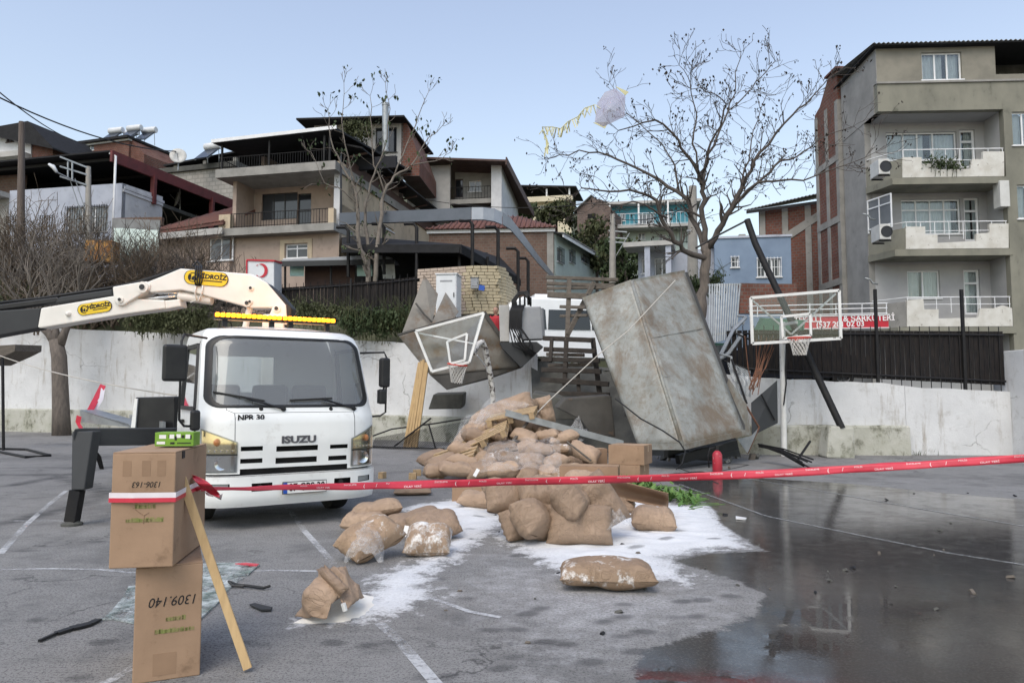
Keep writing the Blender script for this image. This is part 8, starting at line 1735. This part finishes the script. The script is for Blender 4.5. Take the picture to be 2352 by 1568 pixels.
# shattered windscreen, black strips
m = NT('crazed_glass'); v = m.coord(); vo = m.n('TexVoronoi'); vo.inputs['Scale'].default_value = 60; m.l(v, vo.inputs['Vector'])
m.set(**{'Base Color': m.mix(m.ramp(m.noise(v, 5, 6, .6), .4, .62), m.mix(vo.outputs['Distance'], (.72, .75, .76), (.50, .56, .56)), (.16, .22, .20)), 'Roughness': .3}); m.bump(vo.outputs['Distance'], .5, .01)
tt = m.n('BsdfTransparent'); xx_ = m.n('MixShader'); m.l(m.ramp(m.math('ADD', m.math('MULTIPLY', m.noise(v, 3.5, 8, .7), .8), m.math('MULTIPLY', m.noise(v, 40, 4, .7), .35)), .48, .64), xx_.inputs[0]); m.l(tt.outputs[0], xx_.inputs[1]); m.l(m.b.outputs[0], xx_.inputs[2]); m.l(xx_.outputs[0], m.out.inputs[0])
q = MB(); sub = []
pg = [G(*p) for p in PG]; 
for i in range(len(pg)): sub += [pg[i].lerp(pg[(i+1) % len(pg)], f) for f in (0, .33, .66)]
q.prism([p+Vector((random.uniform(-.02, .02), random.uniform(-.02, .02), .004)) for p in sub], (0, 0, .012)); q.build('shattered_windscreen', 'crazed_glass', label='shattered windscreen sheet lying on the asphalt behind the cartons', cat='glass')
q = MB(); pts = [(90, 1476), (130, 1458), (165, 1447), (205, 1437), (226, 1427)]
for a, b, w_ in zip(pts, pts[1:], (.02, .05, .07, .05)): q.beam(G(*a)+Vector((0, 0, .015)), G(*b)+Vector((0, 0, .015)), w_, .015)
q.build('rubber_strip', 'truck_black', label='black rubber strip lying before the cartons', cat='strip')
q = MB(); q.tube([G(525, 1340)+Vector((0, 0, .02)), G(545, 1348)+Vector((0, 0, .02)), G(570, 1350)+Vector((0, 0, .02)), G(605, 1355)+Vector((0, 0, .02)), G(621, 1353)+Vector((0, 0, .03))], .012, 6); q.tube([G(525, 1340)+Vector((0, 0, .02)), G(533, 1350)+Vector((0, 0, .02)), G(560, 1351)+Vector((0, 0, .02))], .01, 6); q.build('broken_bracket', 'truck_black', label='thin black broken bracket on the asphalt beyond the plank', cat='bracket')
q = MB(); q.prism([G(573, 1390, .01), G(585, 1387, .01), G(626, 1397, .01), G(622, 1402, .01), G(600, 1402, .01)], (0, 0, .012)); q.build('dark_chip', 'dark_panel', label='flat dark chip on the asphalt beside the plank', cat='chip'); q = MB(); q.prism([G(540, 1296, .01), G(565, 1294, .01), G(595, 1297, .01), G(590, 1301, .01)], (0, 0, .012)); q.build('red_scrap', 'tape_red', label='red scrap at the edge of the shattered windscreen', cat='scrap')
# leaning plank
f_ = G(569, 1543); tp_ = P(417, 1095, 4.42); q = MB(); q.beam(f_+Vector((0, 0, .02)), tp_, .048, .026, Vector((.3, -1, 0))); q.build('leaning_plank', 'wood', bevel=.002, label='pale narrow plank leaning against the stacked cartons', cat='plank')
# ================================================================== barrier tape
t = thing('barrier_tape', 'red barrier tape with white print stretched across the whole yard', 'barrier tape', P(1300, 1104, 6.6))
tp = [(462, 1123, 4.62, .022), (520, 1122, 4.9, .02), (620, 1120, 5.3, .035), (760, 1117, 5.8, .05), (900, 1114, 6.2, .062), (1176, 1106, 6.6, .07), (1500, 1098, 6.7, .07), (1800, 1086, 6.6, .07), (2100, 1068, 6.4, .066), (2352, 1052, 6.2, .066), (2760, 1020, 5.8, .066)]
TP = [P(a, b, c) for a, b, c, d in tp]; acc2 = [0]
for i in range(1, len(TP)): acc2.append(acc2[-1]+(TP[i]-TP[i-1]).length)
def tapept(s, h):
    k = 0
    while k < len(TP)-2 and s > acc2[k+1]: k += 1
    f = (s-acc2[k])/(acc2[k+1]-acc2[k]); f = f*1.; p = TP[k].lerp(TP[k+1], f); w_ = lerp(tp[k][3], tp[k+1][3], f); tw = .35*math.sin(s*1.3)+.15*math.sin(s*4)
    return p+Vector((0, math.sin(tw), math.cos(tw)))*h*w_/2+Vector((0, .004*math.sin(s*9+h), .006*noise.noise((s*3, h, 0))))
q = MB(); q.grid(lambda s, h: tapept(s, h), linspace(0, acc2[-1], 170), [-1, -.4, .3, 1]); rib = q.build('ribbon', 'tape_red', t, smooth=True, solid=.0012)
s = 1.0
while s < acc2[-1]-1.2:
    for word, dx, sz, h0 in (('POLİS', 0, .020, .42), ('OLAY YERİ', .16, .024, -.38), ('İNCELEME', .42, .020, .42), ('(', .60, .042, 0), ('/', .72, .042, 0)):
        mm = text(None, word, sz, None, Matrix(), .0, align='LEFT')
        if isinstance(mm, MB):
            for i, p in enumerate(mm.v): mm.v[i] = tapept(s+dx+p.x*1.25, h0+p.y/.035)+Vector((0, -.002, 0))
            mm.build('print', 'tape_print', rib)
    s += .82
# wrap round the carton and knot
def cart(x, y, z): return MATW[upc] @ Vector((x, y, z))
for z0_, z1_, mt, o_ in ((.385, .415, 'tape_white', .004), (.362, .386, 'tape_red', .005)):
    q = MB(); path_ = [(-.004, .70), (-.004, -.004), (.12, -.004-o_*3), (.339, -.004), (.339, .25), (.36, .40)]; n = len(path_)
    for (x, y) in path_: wob = .01*math.sin(x*30+y*9); q.v += [cart(x-o_*(x < 0), y-o_*(y < .1), z0_+wob), cart(x-o_*(x < 0), y-o_*(y < .1), z1_+wob)]
    for i in range(n-1): q.f.append([2*i, 2*i+2, 2*i+3, 2*i+1]); q.mi.append(0)
    q.build('wrap', mt, t, solid=.001)
k0 = P(478, 1120, 4.6); rr = random.Random(4); q = MB()
q.grid(lambda u, v: P(lerp(442, 505, u), lerp(1094, 1138, u)+lerp(-9, 9, v)*(.4+math.sin(u*3.1)), 4.55+.05*math.sin(u*7+v*4)), linspace(0, 1, 16), linspace(0, 1, 6)); q.build('knot_tail', 'tape_red', t, smooth=True, solid=.001)
q = MB(); q.grid(lambda u, v: P(lerp(470, 508, u)+4*v, lerp(1128, 1148, u)-24*u*u*v+8*v, 4.6-.04*v), linspace(0, 1, 12), linspace(0, 1, 4)); q.build('knot_tail', 'tape_white', t, smooth=True, solid=.001); q = MB(); q.tube([P(452, 1124, 4.58), P(466, 1118, 4.56), P(478, 1126, 4.58)], .012, 6); q.build('knot', 'tape_red', t, smooth=True)
# tape bits at the pollarded tree, thin wire
Yp = G(142, 988).y
def ribbon(pts, w_, mt, lb):
    q = MB(); n = len(pts)
    for i, p in enumerate(pts): q.v += [p+Vector((-w_/2, 0, w_*.2)), p+Vector((w_/2, .02, -w_*.2))]
    for i in range(n-1): q.f.append([2*i, 2*i+1, 2*i+3, 2*i+2]); q.mi.append(0)
    q.build('tape_ribbon', mt, solid=.003, label=lb, cat='tape', group='loose barrier tape by the crane truck')
ribbon([P(122, 905, Yp-.4), P(128, 940, Yp-.6), P(140, 970, Yp-1.2), P(160, 992, Yp-2)], .12, 'tape_red', 'red and white tape trailing down from the pollarded trunk')
q = MB(); q.lathe([(.315, 0), (.315, .06)], 20, P(137, 902, Yp), (0, 0, 1)); q.build('tape_band', 'tape_white', label='white tape band tied round the pollarded trunk', cat='tape', solid=.004)
ribbon([P(236, 884, 13.0), P(222, 912, 12.8), P(205, 945, 12.5)], .09, 'tape_red', 'red tape tied up above the truck deck'); ribbon([P(237, 886, 13.0), P(232, 915, 12.8), P(214, 945, 12.6)], .06, 'tape_white', 'pale tape hanging beside the red one above the truck deck'); ribbon([P(181, 955, 12.1), P(178, 970, 12.1), P(186, 985, 12.0)], .07, 'tape_red', 'short red tape end hanging on the truck ramp')
wire(sag(P(-5, 815, 20), P(405, 908, 11.6), .1), .012, 'thin wire running from the metal stand to the truck cab', 'rope', 'thin_wire', 'wire', None)
# metal stand on the far left
g = G(10, 1034); t = thing('metal_stand', 'tall black metal stand with a tray beside the long wall', 'stand', g); Y = g.y
q = MB(); q.tube([P(8, 1034, Y), P(6, 820, Y)], .04, 8); q.build('post', 'black_metal', t); q = MB(); q.prism([P(-40, 840, Y), P(-30, 795, Y), P(35, 791, Y), P(34, 806, Y), P(10, 818, Y)], (0, 1.2, .05)); q.build('tray', 'old_timber', t)
q = MB(); q.tube([G(-20, 1032)+Vector((0, 0, .03)), G(60, 1034)+Vector((0, 0, .03)), G(115, 1048)+Vector((0, 0, .03)), G(60, 1052)+Vector((0, 0, .03)), G(-20, 1036)+Vector((0, 0, .03))], .035, 6); q.build('base_frame', 'black_metal', t)
# small litter
rr = random.Random(77)
for k in range(46):
    px, py = ((rr.uniform(1560, 2340), rr.uniform(1105, 1400)) if k < 26 else (rr.uniform(860, 1500), rr.uniform(1110, 1480))); g = G(px, py); s = rr.uniform(.012, .04); rot = Euler((rr.uniform(0, .5), rr.uniform(0, .5), rr.uniform(0, 6))).to_matrix(); q = MB(); q.box(g+Vector((0, 0, s*.3)), (s*rr.uniform(1, 2.2), s, s*.6), rot, taper=.7)
    q.build('litter', ('dark_concrete', 'ink', 'dark_concrete', 'old_timber')[k % 4 if k < 26 else (0, 1, 3)[k % 3]], label='tiny bit of litter on the wet ground beside the tape' if k < 26 else 'tiny dark bit of litter on the powdered asphalt', cat='litter', group='litter on the court')
g = G(1843, 1098); q = MB(); q.prism([G(1690, 1186, .006), G(1715, 1190, .006), G(1712, 1194, .006), G(1690, 1192, .006)], (0, 0, .01)); q.build('paper_scrap', 'plate_white', label='white paper scrap at the edge of the puddle', cat='scrap')
